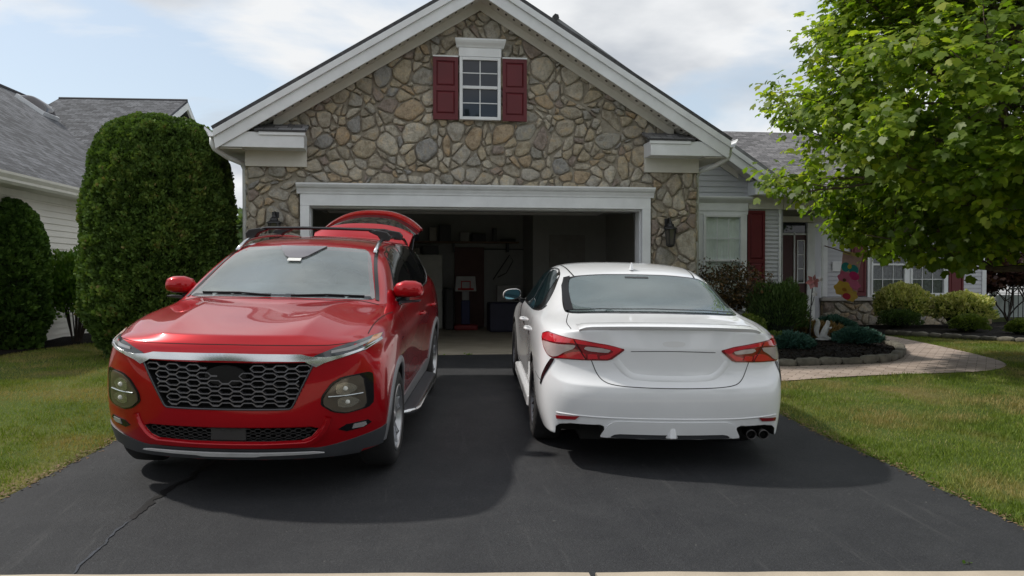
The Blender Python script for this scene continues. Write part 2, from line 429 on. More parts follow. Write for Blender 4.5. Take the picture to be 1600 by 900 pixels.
# roof of the garage wing: two slabs with fascia overhang
M['edge'] = simple('shingle_edge', (.07, .07, .075), .9, var=.4, nscale=9)
M['edge_lt'] = simple('shingle_edge_pale', (.22, .225, .235), .9, var=.25, nscale=5)
def roof_slab(name, x_eave, z_eave, x_ridge, z_ridge, y0, y1, th=.05, mat=None, parent=HZ, drop=0, edge=None):
    mb = MB(); L = math.hypot(x_eave - x_ridge, z_ridge - z_eave); nx, nz = (z_ridge - z_eave) / L * (1 if x_eave > x_ridge else -1), abs(x_eave - x_ridge) / L
    P = [(x_eave, z_eave), (x_ridge, z_ridge), (x_ridge, z_ridge + th / nz), (x_eave + nx * th, z_eave + nz * th)]
    mb.prism(P, lambda u, w, t: (u, t, w), y0 + .008, y1)
    o = mb.build(name, mat or M['shingle'], parent)
    mb = MB(); mb.prism(P, lambda u, w, t: (u, t, w), y0, y0 + .0078); mb.build('shingle_edge', edge or M['edge'], parent)
    sheet_uv(o, lambda c: (c.y, math.hypot(c.x - x_eave, c.z - z_eave))); return o
FY = -.42
for sx in (-1, 1):
    roof_slab('roof', sx * 3.70, roofz(3.70), 0, 5.43, FY - .03, 9.5)
# rake fascia boards (two steps) + soffit + frieze, each side
def rake(sx, x0, ztop, xe, y_f, y_w, parent, sl=SL, xa=0.0, fas=.20, wid=.085, frw=.17, vents=True):
    """xa apex x, ztop apex z (roof underside), xe eave distance from apex"""
    c = 1 / math.cos(math.atan(sl))
    zz = lambda d: ztop - sl * d
    X = lambda d: xa + sx * d
    mb = MB()
    # crown strip, then main board
    mb.prism([(0, 0), (xe, 0), (xe, -wid), (0, -wid * 1)], lambda u, w_, t: (X(u), t, zz(u) + w_ * c), y_f - .035, y_f + .02)
    mb.prism([(0, -wid), (xe, -wid), (xe - .03, -wid - fas), (0, -wid - fas)], lambda u, w_, t: (X(u), t, zz(u) + w_ * c), y_f, y_f + .025)
    o = mb.build('rake_fascia', M['trim'], parent, bevel=.004)
    mb = MB()   # soffit between fascia and wall
    mb.prism([(0, -wid - fas + .03), (xe - .05, -wid - fas + .03), (xe - .05, -wid - fas + .05), (0, -wid - fas + .05)], lambda u, w_, t: (X(u), t, zz(u) + w_ * c), y_f + .03, y_w + .02, 0)
    if vents:
        k = 0; d = .12
        while d < xe - .3:
            zc = zz(d) + (-wid - fas + .026) * c; yy = y_f + .17
            for q in (0,):
                mb.prism([(d, 0), (d + .028, 0), (d + .028, .006), (d, .006)], lambda u, w_, t: (X(u), t, zz(u) + (-wid - fas + .0265) * c + w_), yy, yy + .06, 1)
            mb.box(min(X(d + .055), X(d + .062)), max(X(d + .055), X(d + .062)), y_f + .035, y_w, zz(d + .06) + (-wid - fas + .022) * c, zz(d + .06) + (-wid - fas + .035) * c, 0)
            d += .115
    mb.build('rake_soffit', [M['soffit'], M['soffitdark']], parent)
    mb = MB()
    mb.prism([(0, -wid - fas + .03), (xe - .75, -wid - fas + .03), (xe - .75, -wid - fas + .03 - frw), (0, -wid - fas + .03 - frw)], lambda u, w_, t: (X(u), t, zz(u) + w_ * c), y_w - .07, y_w - .045)
    mb.build('rake_frieze', M['soffit'], parent)
for sx in (-1, 1): rake(sx, 0, 5.43, 3.70, FY, 0, HZ, fas=.15, frw=.11)
# cornice returns at the eaves: box, little shingled top, frieze block below
def cornice_return(sx, xo, xi, zb, zt, yf, yw, parent, xwall, zfr, yback=None):
    mb = MB(); mb.prism([(sx * xo, zb), (sx * xi, zb), (sx * xi, zt), (sx * (xo - .25), zt), (sx * xo, zb + .06)], lambda u, w_, t: (u, t, w_), yf + .03, yw + .02)
    mb.box(min(sx * (xi - .02), sx * (xo - .52)), max(sx * (xi - .02), sx * (xo - .52)), yf + .012, yf + .028, zt - .045, zt + .004)
    o = mb.build('cornice_return', M['trim'], parent, bevel=.006)
    mb = MB(); a, b = sorted((sx * (xi - .035), sx * (xo - .46)))
    mb.add([(a, yf, zt + .006), (b, yf, zt + .006), (b, yw, zt + .16), (a, yw, zt + .16), (a, yf, zt + .03), (b, yf, zt + .03), (b, yw, zt + .19), (a, yw, zt + .19)],
           [(0, 3, 2, 1), (4, 5, 6, 7), (0, 1, 5, 4), (1, 2, 6, 5), (2, 3, 7, 6), (3, 0, 4, 7)])
    r = mb.build('return_roof', M['shingle'], parent); sheet_uv(r, lambda c: (c.x, c.y))
    mb = MB(); a, b = sorted((sx * xi, sx * xwall)); mb.box(a, b, yw - .075, yw + .01, zfr, zb + .005)
    mb.build('return_frieze', M['soffit'], parent, bevel=.004)
cornice_return(-1, 3.62, 2.49, 2.945, 3.16, FY, 0, HZ, 3.345, 2.725)
cornice_return(1, 3.62, 2.49, 2.945, 3.16, FY, 0, HZ, 3.345, 2.735)
# eave soffit, gutter and downspout elbow at both sides
for sx in (-1, 1):
    mb = MB(); a, b = sorted((sx * 3.33, sx * 3.66)); mb.box(a, b, FY + .06, 9.4, 2.925, 2.94); a, b = sorted((sx * 3.66, sx * 3.68)); mb.box(a, b, FY + .03, 9.4, 2.95, 3.12)
    mb.build('eave_soffit', M['soffit'], HZ)
    mb = MB(); X0 = sx * 3.69
    pr_ = [(0, .13), (0, 0), (.07, 0), (.095, .06), (.125, .10), (.125, .13), (.115, .13), (.115, .105), (.085, .065), (.063, .01), (.01, .01), (.01, .13)]
    mb.prism([(sx * u, v_) for u, v_ in pr_], lambda u, w_, t: (X0 + u, t, 3.075 + w_), FY - .02, 9.4); mb.build('gutter', M['trim'], HZ)
    mb = MB(); x = sx * 3.74
    mb.tube([(x, FY + .12, 3.08), (x, FY + .12, 3.0), (x - sx * .03, FY + .14, 2.93), (x - sx * .16, FY + .3, 2.84), (x - sx * .33, FY + .5, 2.78), (x - sx * .36, FY + .54, 2.7), (x - sx * .36, FY + .55, .1)], .038, 8)
    mb.build('downspout', M['trim'], HZ, smooth=True)

# garage opening: casing, jambs, crown header
mb = MB()
for sx in (-1, 1):
    a, b = sorted((sx * 2.455, sx * 2.585)); mb.box(a, b, -.085, .02, 0, 2.1745)
    a, b = sorted((sx * 2.44, sx * 2.52)); mb.box(a, b, .0205, .25, 0, 2.149)
mb.box(-2.585, 2.585, -.085, .02, 2.175, 2.345); mb.box(-2.52, 2.52, .0205, .25, 2.15, 2.21)
mb.build('garage_casing', M['trim'], HZ, bevel=.005)
mb = MB()
prof = [(0, 2.345), (.095, 2.345), (.10, 2.37), (.115, 2.40), (.12, 2.415), (.15, 2.44), (.165, 2.465), (.17, 2.475), (.17, 2.495), (0, 2.50)]
mb.prism([(-y, z) for y, z in prof], lambda u, w_, t: (t * (1 + (abs(u) - .085) * .028), u, w_), -2.63, 2.63)
mb.build('garage_header_crown', M['trim'], HZ)
# garage interior
mb = MB()
GW, GD = 3.15, 6.3
mb.box(-GW - .05, -GW, .2, GD, 0, 2.75); mb.box(GW, GW + .05, .2, GD, 0, 2.75); mb.box(-GW, GW, GD, GD + .1, 0, 2.75); mb.box(-GW, GW, .2, GD, 2.7, 2.75)
mb.box(1.58, 1.68, 4.9, GD, 0, 2.7); mb.box(1.68, GW, 4.9, 5.0, 0, 2.7)
mb.build('garage_room', M['drywall'], HZ)
mb = MB(); mb.box(-GW, GW, .0, GD, -.12, .012); mb.build('garage_floor', M['slab'], HZ)
mb = MB(); mb.box(1.93, 2.69, 4.87, 4.9, .02, 2.03); 
for (a, b, c, d) in ((2.0, 2.26, 1.2, 1.9), (2.36, 2.62, 1.2, 1.9), (2.0, 2.26, .2, 1.05), (2.36, 2.62, .2, 1.05)): mb.box(a, b, 4.855, 4.87, c, d)
d_ = mb.build('door', simple('interior_door', (.25, .24, .22), .6), HZ)
# raised sectional garage door with its tracks and opener rail
GDn = empty('garage_door', (0, .3, 2.3), label='white sectional garage door raised overhead inside the garage opening', cat='garage door')
mb = MB()
for k in range(4): mb.box(-2.40, 2.40, .15 + k * .55, .15 + k * .55 + .535, -.03, .02)
mb.build('door_panel', M['white_plastic'], GDn, bevel=.006)
mb = MB(); mb.box(-2.40, 2.40, -.0, .13, -.155, -.125); mb.build('bottom_seal', simple('galvanised', (.25, .25, .25), .4, metal=.6), GDn)
mb = MB()
for sx in (-1, 1): mb.tube([(sx * 2.48, .05, -2.2), (sx * 2.48, .05, -.35), (sx * 2.48, .15, -.1), (sx * 2.48, .3, -.03), (sx * 2.48, 2.5, .0)], .025, 6)
mb.build('track', simple('galvanised_track', (.3, .3, .3), .5, metal=.5), GDn)

# gable window with crown, shutters
def window(name, x0, x1, z0, z1, y, parent, rail=None, cols=2, rows_top=2, rows_bot=2, fr=.045, mat_pane=None, curtain=None, label=None, muntin=.014, dep=.06):
    """double-hung window in plane y facing -y"""
    mb = MB(); F = fr
    mb.box(x0, x0 + F, y - dep, y + .02, z0, z1); mb.box(x1 - F, x1, y - dep, y + .02, z0, z1)
    mb.box(x0 + F, x1 - F, y - dep, y + .02, z1 - F, z1); mb.box(x0 + F, x1 - F, y - dep, y + .02, z0, z0 + F)
    rail = rail if rail is not None else (z0 + z1) / 2
    mb.box(x0 + F, x1 - F, y - dep + .015, y + .02, rail - .022, rail + .022)
    o = mb.build(name, M['trim'], parent, bevel=.004)
    if label: o['label'] = label
    mb = MB(); xa, xb = x0 + F, x1 - F
    def grid(za, zb, rows, yy):
        for i in range(1, cols): x = lerp(xa, xb, i / cols); mb.box(x - muntin / 2, x + muntin / 2, yy - .008, yy, za, zb)
        for i in range(1, rows): z = lerp(za, zb, i / rows); mb.box(xa, xb, yy - .0065, yy + .001, z - muntin / 2, z + muntin / 2)
    grid(rail + .022, z1 - F, rows_top, y - dep + .032); grid(z0 + F, rail - .022, rows_bot, y - dep + .047)
    mb.build('muntin', M['trim'], o)
    mb = MB(); mb.add([(xa, y - dep + .034, rail), (xb, y - dep + .034, rail), (xb, y - dep + .034, z1 - F), (xa, y - dep + .034, z1 - F), (xa, y - dep + .049, z0 + F), (xb, y - dep + .049, z0 + F), (xb, y - dep + .049, rail - .02), (xa, y - dep + .049, rail - .02)], [(0, 1, 2, 3), (4, 5, 6, 7)])
    mb.build('pane', mat_pane or M['pane'], o)
    if curtain:
        n = 40; vs = []; 
        for i in range(n + 1):
            x = lerp(xa, xb, i / n); yy = y + .005 + .003 * sin(i * 1.9) + .0015 * sin(i * 4.1)
            vs += [(x, yy, z0 + F), (x, yy, z1 - F)]
        mb = MB(); mb.add(vs, [(2 * i, 2 * i + 2, 2 * i + 3, 2 * i + 1) for i in range(n)]); mb.build('curtain', curtain, o, smooth=True)
    return o
M['pane'] = mat_window('pane_dark', (.016, .022, .034), 1.5)
M['panesky'] = mat_window('pane_mid', (.06, .07, .075), 1.8)
mb = MB(); mb.box(-.305, .305, -.02, .1, 3.46, 4.36); mb.build('window_jamb', M['darkint'], HZ)
window('window', -.305, .30, 3.455, 4.37, -.045, HZ, rail=3.93, cols=2)
mb = MB(); mb.box(-.315, .31, -.10, .0, 4.375, 4.50)
mb.prism([(-.10, 4.50), (0, 4.50), (0, 4.625), (-.17, 4.625), (-.17, 4.60), (-.155, 4.57), (-.12, 4.53), (-.11, 4.51)], lambda u, w_, t: (t * (1 + (abs(u) - .17) * .9), u, w_), -.375, .37)
mb.build('window_header', M['trim'], HZ, bevel=.004)
def shutter(x0, x1, z0, z1, y, parent, split=.5, cap=True):
    mb = MB(); mb.box(x0, x1, y - .03, y, z0, z1)
    s = .045; zm = lerp(z0, z1, split)
    # rails and stiles proud of a sunk field, raised centre panels
    t = .016
    mb.box(x0, x0 + s, y - .03 - t, y - .029, z0, z1); mb.box(x1 - s, x1, y - .03 - t, y - .029, z0, z1)
    for za, zb in ((z0, z0 + s * 1.9), (zm - s * .8, zm + s * .8), (z1 - s * 1.2, z1)): mb.box(x0 + s, x1 - s, y - .03 - t + .001, y - .029, za, zb)
    for za, zb in ((z0 + s * 1.9, zm - s * .8), (zm + s * .8, z1 - s * 1.2)):
        a, b, c, d = x0 + s + .008, x1 - s - .008, za + .008, zb - .008; g = .02
        mb.add([(a, y - .03, c), (b, y - .03, c), (b, y - .03, d), (a, y - .03, d), (a + g, y - .045, c + g), (b - g, y - .045, c + g), (b - g, y - .045, d - g), (a + g, y - .045, d - g)],
               [(4, 5, 6, 7), (0, 1, 5, 4), (1, 2, 6, 5), (2, 3, 7, 6), (3, 0, 4, 7)])
    o = mb.build('shutter', M['burgundy'], parent)
    if cap:
        mb = MB(); mb.box(x0 - .003, x1 + .003, y - .05, y + .01, z1 + .002, z1 + .022); mb.build('shutter_cap', M['trim'], o)
    return o
shutter(-.69, -.325, 3.45, 4.36, -.045, HZ); shutter(.33, .69, 3.45, 4.36, -.045, HZ)

# carriage lamps on the piers
def lantern(x, z, label):
    L = empty('wall_lantern', (x, -.06, z), label=label, cat='wall lamp', group='black carriage lamps on the garage piers')
    mb = MB(); mb.box(-.05, .05, .0, .03, .02, .2); mb.tube([(0, 0, .13), (0, -.05, .2), (0, -.11, .19), (0, -.13, .12)], .011, 8); mb.build('bracket', M['black'], L)
    mb = MB()
    f_ = lambda p: (p[0], p[1] - .13, p[2])
    mb.lathe([(0, .16), (.02, .15), (.03, .12), (.055, .10), (.06, .07), (.105, .045), (.11, .03), (.0, .03)], 8, f_); mb.build('cap', M['black'], L)
    mb = MB()
    for k in range(6):
        a = k * pi / 3; mb.tube([(.085 * cos(a), -.13 + .085 * sin(a), .03), (.062 * cos(a), -.13 + .062 * sin(a), -.2)], .006, 5)
    mb.lathe([(0, -.2), (.07, -.2), (.07, -.215), (.03, -.24), (0, -.245)], 6, f_); mb.build('cage', M['black'], L)
    mb = MB(); mb.lathe([(.078, .028), (.057, -.198)], 6, f_); mb.build('lamp_glass', mat_window('lantern_glass', (.07, .065, .055), 1.5), L)
    return L
lantern(2.86, 1.84, 'black carriage lantern on the stone pier right of the garage opening')
lantern(-2.93, 1.88, 'black carriage lantern on the stone pier behind the red car roof rack')

# ------------------------------------------------------------------ front gable section with grey siding (behind, right)
G2Y = 2.6; A2 = (1.549, 5.659); SL2 = (5.659 - 2.848) / (5.831 - 1.549)
for sx, xe in ((-1, 4.1), (1, 4.29)):
    X = lambda d, s=sx: A2[0] + s * d
    roof_slab('roof', X(xe), A2[1] - SL2 * xe, A2[0], A2[1], G2Y - .43, 9.0, .06, edge=M['edge_lt'])
rake(-1, 0, A2[1], 3.6, G2Y - .4, G2Y, HZ, sl=SL2, xa=A2[0], fas=.15, frw=.10, vents=False)
mb = MB(); mb.prism([(A2[0] - 3.0, A2[1] - .25 - SL2 * 3.0), (A2[0], A2[1] - .25), (WX + .01, A2[1] - .25 - SL2 * (WX + .01 - A2[0])), (WX + .01, 2.8), (A2[0] - 3.0, 2.8)], lambda u, w_, t: (u, t, w_), G2Y + .002, G2Y + .1); mb.build('gable_wall', M['siding'], HZ)
rake(1, 0, A2[1], 4.28, G2Y - .4, G2Y, HZ, sl=SL2, xa=A2[0], fas=.15, frw=.10, vents=False)
mb = MB(); mb.tube([(A2[0], G2Y - .45, A2[1] + .06), (A2[0], 9, A2[1] + .06)], .06, 6); mb.build('ridge_cap', M['shingle'], HZ)
bx1 = 5.95
mb = MB()
siding(mb, (WX, G2Y), (5.29, G2Y), 0, 5, (0, -1), top=lambda s: min(4.9, A2[1] - .16 - SL2 * abs(WX + s - A2[0])))
siding(mb, (5.29, G2Y), (bx1, G2Y), -.1, 2.45, (0, -1), lap=.075)
mb.prism([(WX, -.1), (bx1, -.1), (bx1, A2[1] - .2 - SL2 * (bx1 - A2[0])), (WX, A2[1] - .2 - SL2 * (WX - A2[0]))], lambda u, w_, t: (u, t, w_), G2Y + .001, G2Y + .12)
mb.build('siding_wall', M['siding'], HZ)
# cornice return of the second gable
mb = MB(); mb.prism([(5.29, 2.66), (6.0, 2.66), (6.0, 2.72), (5.8, 2.91), (5.29, 2.91)], lambda u, w_, t: (u, t, w_), G2Y - .35, G2Y + .02); mb.build('cornice_return', M['trim'], HZ, bevel=.006)
mb = MB(); mb.add([(5.26, G2Y - .38, 2.915), (5.85, G2Y - .38, 2.915), (5.85, G2Y, 3.06), (5.26, G2Y, 3.06), (5.26, G2Y - .38, 2.94), (5.85, G2Y - .38, 2.94), (5.85, G2Y, 3.09), (5.26, G2Y, 3.09)],
           [(0, 3, 2, 1), (4, 5, 6, 7), (0, 1, 5, 4), (1, 2, 6, 5), (2, 3, 7, 6), (3, 0, 4, 7)]); r = mb.build('return_roof', M['shingle'], HZ); sheet_uv(r, lambda c: (c.x, c.y))
mb = MB(); mb.box(5.29, bx1 + .02, G2Y - .06, G2Y + .02, 2.42, 2.66); mb.build('frieze', M['soffit'], HZ, bevel=.003)
mb = MB(); mb.box(bx1 - .05, bx1 + .025, G2Y - .03, G2Y + .12, -.1, 2.42); mb.box(bx1 + .0, bx1 + .03, G2Y - .03, G2Y + .25, -.1, 2.42); mb.build('corner_trim', M['trim'], HZ, bevel=.003)
# its window with header
W2 = window('window', 4.40, 5.17, .60, 2.31, G2Y - .035, HZ, rail=1.455, cols=3, rows_top=2, rows_bot=2, curtain=simple('blind', (.74, .80, .77), .8, var=.1, nscale=3), mat_pane=M['glass'], fr=.05)
mb = MB(); mb.box(4.30, 4.40, G2Y - .07, G2Y, .5, 2.36); mb.box(5.17, 5.255, G2Y - .07, G2Y, .5, 2.36); mb.box(4.25, 5.27, G2Y - .075, G2Y, 2.31, 2.375)
mb.box(3.4, 5.27, G2Y - .085, G2Y, 2.375, 2.52)
mb.prism([(-.085, 2.52), (0, 2.52), (0, 2.64), (-.16, 2.64), (-.16, 2.615), (-.14, 2.58), (-.11, 2.55)], lambda u, w_, t: (t, G2Y + u, w_), 3.4, 5.34)
mb.build('window_casing', M['trim'], HZ, bevel=.004)
shutter(5.275, 5.615, .5, 2.39, G2Y - .015, HZ, split=.5, cap=False)

# ------------------------------------------------------------------ recessed entry
EY = 5.0
M['doorred'] = simple('dark_door_paint', (.055, .005, .008), .5)
mb = MB(); siding(mb, (bx1, G2Y + .12), (bx1, EY), -.1, 2.5, (1, 0), lap=.1); mb.box(bx1 - .12, bx1 - .002, G2Y + .12, EY, -.1, 2.5)
mb.build('siding_wall', M['siding'], HZ)
mb = MB(); siding(mb, (8.55, 5.9), (7.83, EY + .0), -.1, 2.45, (-.8, -.6), lap=.1); mb.build('siding_wall', M['siding'], HZ)
for q in ((6.0, 9.0, G2Y - .02, G2Y + .1, 2.42, 2.62), (6.0, 8.8, EY - .3, EY - .15, 2.33, 2.45)):
    mb = MB(); mb.box(*q); mb.build('porch_beam', M['soffit'], HZ, bevel=.004)
mb = MB(); mb.box(5.9, 9.2, G2Y - .02, 6.0, 2.62, 2.66); mb.build('porch_ceiling', M['soffit'], HZ)
mb = MB(); mb.box(6.0, 7.85, EY, EY + .1, -.1, 2.7); mb.build('entry_wall', simple('entry_trim', (.35, .33, .3), .6), HZ)
fd = MB(); fd.box(6.60, 7.38, EY - .05, EY - .005, .12, 2.05); fd = fd.build('front_door', M['doorred'], HZ, bevel=.004)
mb = MB(); mb.box(7.38, 7.415, EY - .07, EY, .1, 2.12); mb.box(6.5, 7.70, EY - .07, EY, 2.06, 2.10); mb.box(7.68, 7.86, EY - .10, EY, -.05, 2.45); mb.box(6.5, 6.6, EY - .07, EY, .1, 2.4); mb.box(6.5, 7.7, EY - .07, EY, 2.36, 2.45)
mb.build('door_frame', M['trim'], HZ, bevel=.004)
mb = MB(); mb.box(7.415, 7.68, EY - .05, EY - .005, .12, 2.06); sd_ = mb.build('sidelight', M['doorred'], HZ)
mb = MB(); a, b = 7.46, 7.64
mb.box(a, a + .025, EY - .062, EY - .05, 1.0, 1.95); mb.box(b - .025, b, EY - .062, EY - .05, 1.0, 1.95)
for z in (1.0, 1.31, 1.62, 1.93): mb.box(a, b, EY - .0615, EY - .049, z, z + .02)
mb.build('muntin', M['trim'], sd_)
mb = MB(); mb.box(a, b, EY - .054, EY - .0515, 1.02, 1.94); mb.build('pane', M['pane'], sd_)
mb = MB(); mb.box(6.6, 7.66, EY - .04, EY - .01, 2.11, 2.355); mb.build('transom', M['pane'], HZ)
mb = MB(); mb.tube([(6.68, EY - .06, 1.05), (6.68, EY - .11, 1.05), (6.76, EY - .11, 1.05)], .013, 8); mb.build('handle', simple('brass', (.5, .36, .15), .3, metal=1), fd)
mb = MB(); mb.box(7.745, 7.785, EY - .125, EY - .1, 1.0, 1.12); mb.build('doorbell', M['black'], HZ)

# ------------------------------------------------------------------ right wing with knee wall
RY = 5.9; RX0, RX1 = 8.60, 12.70
mb = MB(); siding(mb, (RX0, RY), (RX1, RY), .68, 2.75, (0, -1), lap=.095); mb.box(RX0, RX1, RY + .001, RY + .12, -.2, 2.9)
siding(mb, (RX1, RY), (RX1, RY + 5), .68, 2.75, (1, 0), lap=.095)
mb.build('siding_wall', M['siding'], HZ)
for q in ((RX0 - .03, RX0 + .08), (RX1 - .08, RX1 + .03)):
    mb = MB(); mb.box(*q, RY - .035, RY + .04, .68, 2.8); mb.build('corner_trim', M['trim'], HZ, bevel=.003)
mb = MB(); mb.box(RX0 - .1, RX1 + .06, RY - .17, RY + .1, -.3, .58); kw = mb.build('knee_wall', M['mortar'], HZ)
cl = [clip_convex(c, [(-1, 0, -(RX0 - .1)), (1, 0, RX1 + .06), (0, -1, .25), (0, 1, .58)]) for c in stone_cells(RX0 - .1, RX1 + .1, -.3, .6, .11, .22, 31)]
stone_mesh('fieldstones', [c for c in cl if len(c) > 2], lambda u, v, h: (u, RY - .17 - h * .7, v), kw, seed=12)
cl = [clip_convex(c, [(-1, 0, 0), (1, 0, .9), (0, -1, .25), (0, 1, .58)]) for c in stone_cells(0, .9, -.3, .6, .11, .2, 33)]
stone_mesh('fieldstones', [c for c in cl if len(c) > 2], lambda u, v, h: (RX0 - .1 - h * .7, RY - .17 + u, v), kw, seed=13)
mb = MB(); mb.box(RX0 - .18, RX1 + .12, RY - .26, RY + .0, .585, .66); mb.build('stone_cap', simple('limestone_cap', (.42, .40, .38), .8, var=.12, nscale=5, bmp=.4), HZ, bevel=.01)
mb = MB(); mb.box(9.66, 9.74, RY - .07, RY, .665, 2.42); mb.box(11.63, 11.71, RY - .07, RY, .665, 2.42); mb.box(10.62, 10.74, RY - .07, RY, .70, 2.36); mb.box(9.74, 11.63, RY - .07, RY, 2.34, 2.42); mb.box(9.74, 11.63, RY - .075, RY, .665, .71)
mb.build('window_casing', M['trim'], HZ, bevel=.004)
lace = simple('lace_curtain', (.075, .085, .09), .9, var=.6, nscale=16)
window('window', 9.74, 10.62, .71, 2.34, RY - .035, HZ, rail=1.43, cols=3, rows_top=2, rows_bot=2, curtain=lace, mat_pane=M['glass'], fr=.045)
window('window', 10.74, 11.63, .71, 2.34, RY - .035, HZ, rail=1.43, cols=3, rows_top=2, rows_bot=2, curtain=lace, mat_pane=M['glass'], fr=.045)
shutter(9.26, 9.63, .69, 2.40, RY - .015, HZ, cap=False); shutter(11.74, 12.12, .69, 2.40, RY - .015, HZ, cap=False)
mb = MB(); mb.box(8.80, 9.10, RY - .04, RY, 1.27, 1.50); mb.build('utility_box', M['trim'], HZ, bevel=.004)
# main roof over entry and wing: eave and slope rising to a ridge parallel to the front
mb = MB(); y0, z0_, y1, z1_ = 5.35, 2.80, 11.0, 5.33
mb.prism([(y0, z0_), (y1, z1_), (y1 + 5.6, z0_), (y1 + 5.6, z0_ + .06), (y1, z1_ + .07), (y0 - .03, z0_ + .05)], lambda u, w_, t: (t, u, w_), 6.0, 13.1)
mr = mb.build('roof', M['shingle_w'], HZ); sheet_uv(mr, lambda c: (c.x, math.hypot(c.y - y0, c.z - z0_)))
mb = MB(); mb.prism([(G2Y - .3, 2.70), (5.4, 3.0), (5.4, 3.05), (G2Y - .32, 2.75)], lambda u, w_, t: (t, u, w_), 5.7, 9.0); mr = mb.build('porch_roof', M['shingle_w'], HZ); sheet_uv(mr, lambda c: (c.x, c.y))
mb = MB(); mb.box(6.1, 9.0, G2Y - .36, G2Y - .3, 2.62, 2.76); mb.build('porch_fascia', M['trim'], HZ, bevel=.004)
mb = MB(); mb.box(8.3, 13.0, y0 - .02, y0 + .0, 2.68, 2.82); mb.box(8.3, 13.0, y0, RY, 2.68, 2.70); mb.build('eave_fascia', M['trim'], HZ, bevel=.004)
mb = MB(); mb.box(8.3, 13.05, y0 - .14, y0 - .02, 2.74, 2.85); mb.build('gutter', M['trim'], HZ, bevel=.02)

# ------------------------------------------------------------------ neighbour's house, left
NH = empty('neighbor_house', (-7.42, 1.2, 0), (0, 0, radians(-3.0)), label='cream sided neighbouring house with grey shingle roof and a skylight', cat='house')
mb = MB(); siding(mb, (0, -1.8), (0, 9.5), 0, 2.62, (1, 0), lap=.11); mb.box(-6, -.002, -1.8, 9.5, -.1, 2.7); mb.build('wall', M['siding_n'], NH)
ex, ez, rx_, rz = .33, 2.72, -4.6, 6.05
o = roof_slab('roof', ex, ez, rx_, rz, -2.2, 13.2, .05, M['shingle_n'], NH)
o = roof_slab('roof', -9.6, ez, rx_, rz, -2.2, 13.2, .05, M['shingle_n'], NH)
# cross roof behind: ridge runs across, gable end to the right
cy, cz = 12.8, 6.42
mb = MB(); mb.prism([(cy - 7.2, cz - 3.4), (cy, cz), (cy + 5, cz - 2.9), (cy + 5, cz - 2.84), (cy, cz + .07), (cy - 7.23, cz - 3.34)], lambda u, w_, t: (t, u, w_), -4.6, -.85)
o = mb.build('roof', M['shingle_n'], NH); sheet_uv(o, lambda c: (c.x, math.hypot(c.y - cy, c.z - cz)))
mb = MB(); mb.tube([(-4.6, cy, cz + .06), (-.85, cy, cz + .06)], .05, 6); mb.tube([(rx_, -2.2, rz + .06), (rx_, 13.0, rz + .06)], .06, 6); mb.build('ridge_cap', simple('dark_ridge', (.04, .04, .045), .9), NH)
mb = MB(); mb.prism([(cy - 7, cz - 3.5), (cy, cz - .15), (cy + 4.8, cz - 3.0), (cy + 4.8, 0), (cy - 7, 0)], lambda u, w_, t: (t, u, w_), -3, -1.2); mb.build('wall', M['siding_n'], NH)
mb = MB()
for a, za, b in ((cy - 7.2, cz - 3.4, cy), (cy + 5, cz - 2.9, cy)):
    mb.prism([(a, za), (b, cz - .002), (b, cz - .2), (a, za - .2)], lambda u, w_, t: (t, u, w_), -.9, -.83)
mb.build('rake_fascia', M['trim'], NH)
mb = MB(); mb.prism([(.33, 2.56), (.33, 2.72), (.36, 2.74), (.44, 2.74), (.44, 2.70), (.41, 2.64), (.41, 2.60), (.38, 2.56)], lambda u, w_, t: (u, t, w_), -2.2, 10); mb.box(0, .33, -2.2, 10, 2.56, 2.58); mb.box(.0, .04, -1.8, 9.5, 2.45, 2.56)
mb.build('gutter', simple('cream_trim', (.70, .68, .60), .5, var=.05), NH)
# skylight on the slope
ns = Vector((rz - ez, 0, ex - rx_)).normalized(); su = Vector((rx_ - ex, 0, rz - ez)).normalized(); O_ = Vector((ex, 9.7, ez)) + su * 5.0 + ns * .05
mb = MB()
def skp(u, v_, h): return O_ + su * u + Vector((0, 1, 0)) * v_ + ns * h
vs = []
for i in range(9):
    for j in range(9):
        a = i / 8 * 2 - 1; b = j / 8 * 2 - 1; vs.append(skp(a * .38, b * .38, .10 + .16 * max(0, (1 - a ** 4)) * max(0, (1 - b ** 4))))
fs = [(i * 9 + j, i * 9 + j + 1, (i + 1) * 9 + j + 1, (i + 1) * 9 + j) for i in range(8) for j in range(8)]
mb.add(vs, fs); sk = mb.build('skylight', mat_window('smoked_dome', (.05, .045, .05), 1.6), NH, smooth=True)
mb = MB(); mb.add([skp(a * .42, b * .42, h) for h in (0, .1) for a, b in ((-1, -1), (1, -1), (1, 1), (-1, 1))], [(0, 1, 5, 4), (1, 2, 6, 5), (2, 3, 7, 6), (3, 0, 4, 7), (4, 5, 6, 7)]); mb.build('curb', M['trim'], sk)
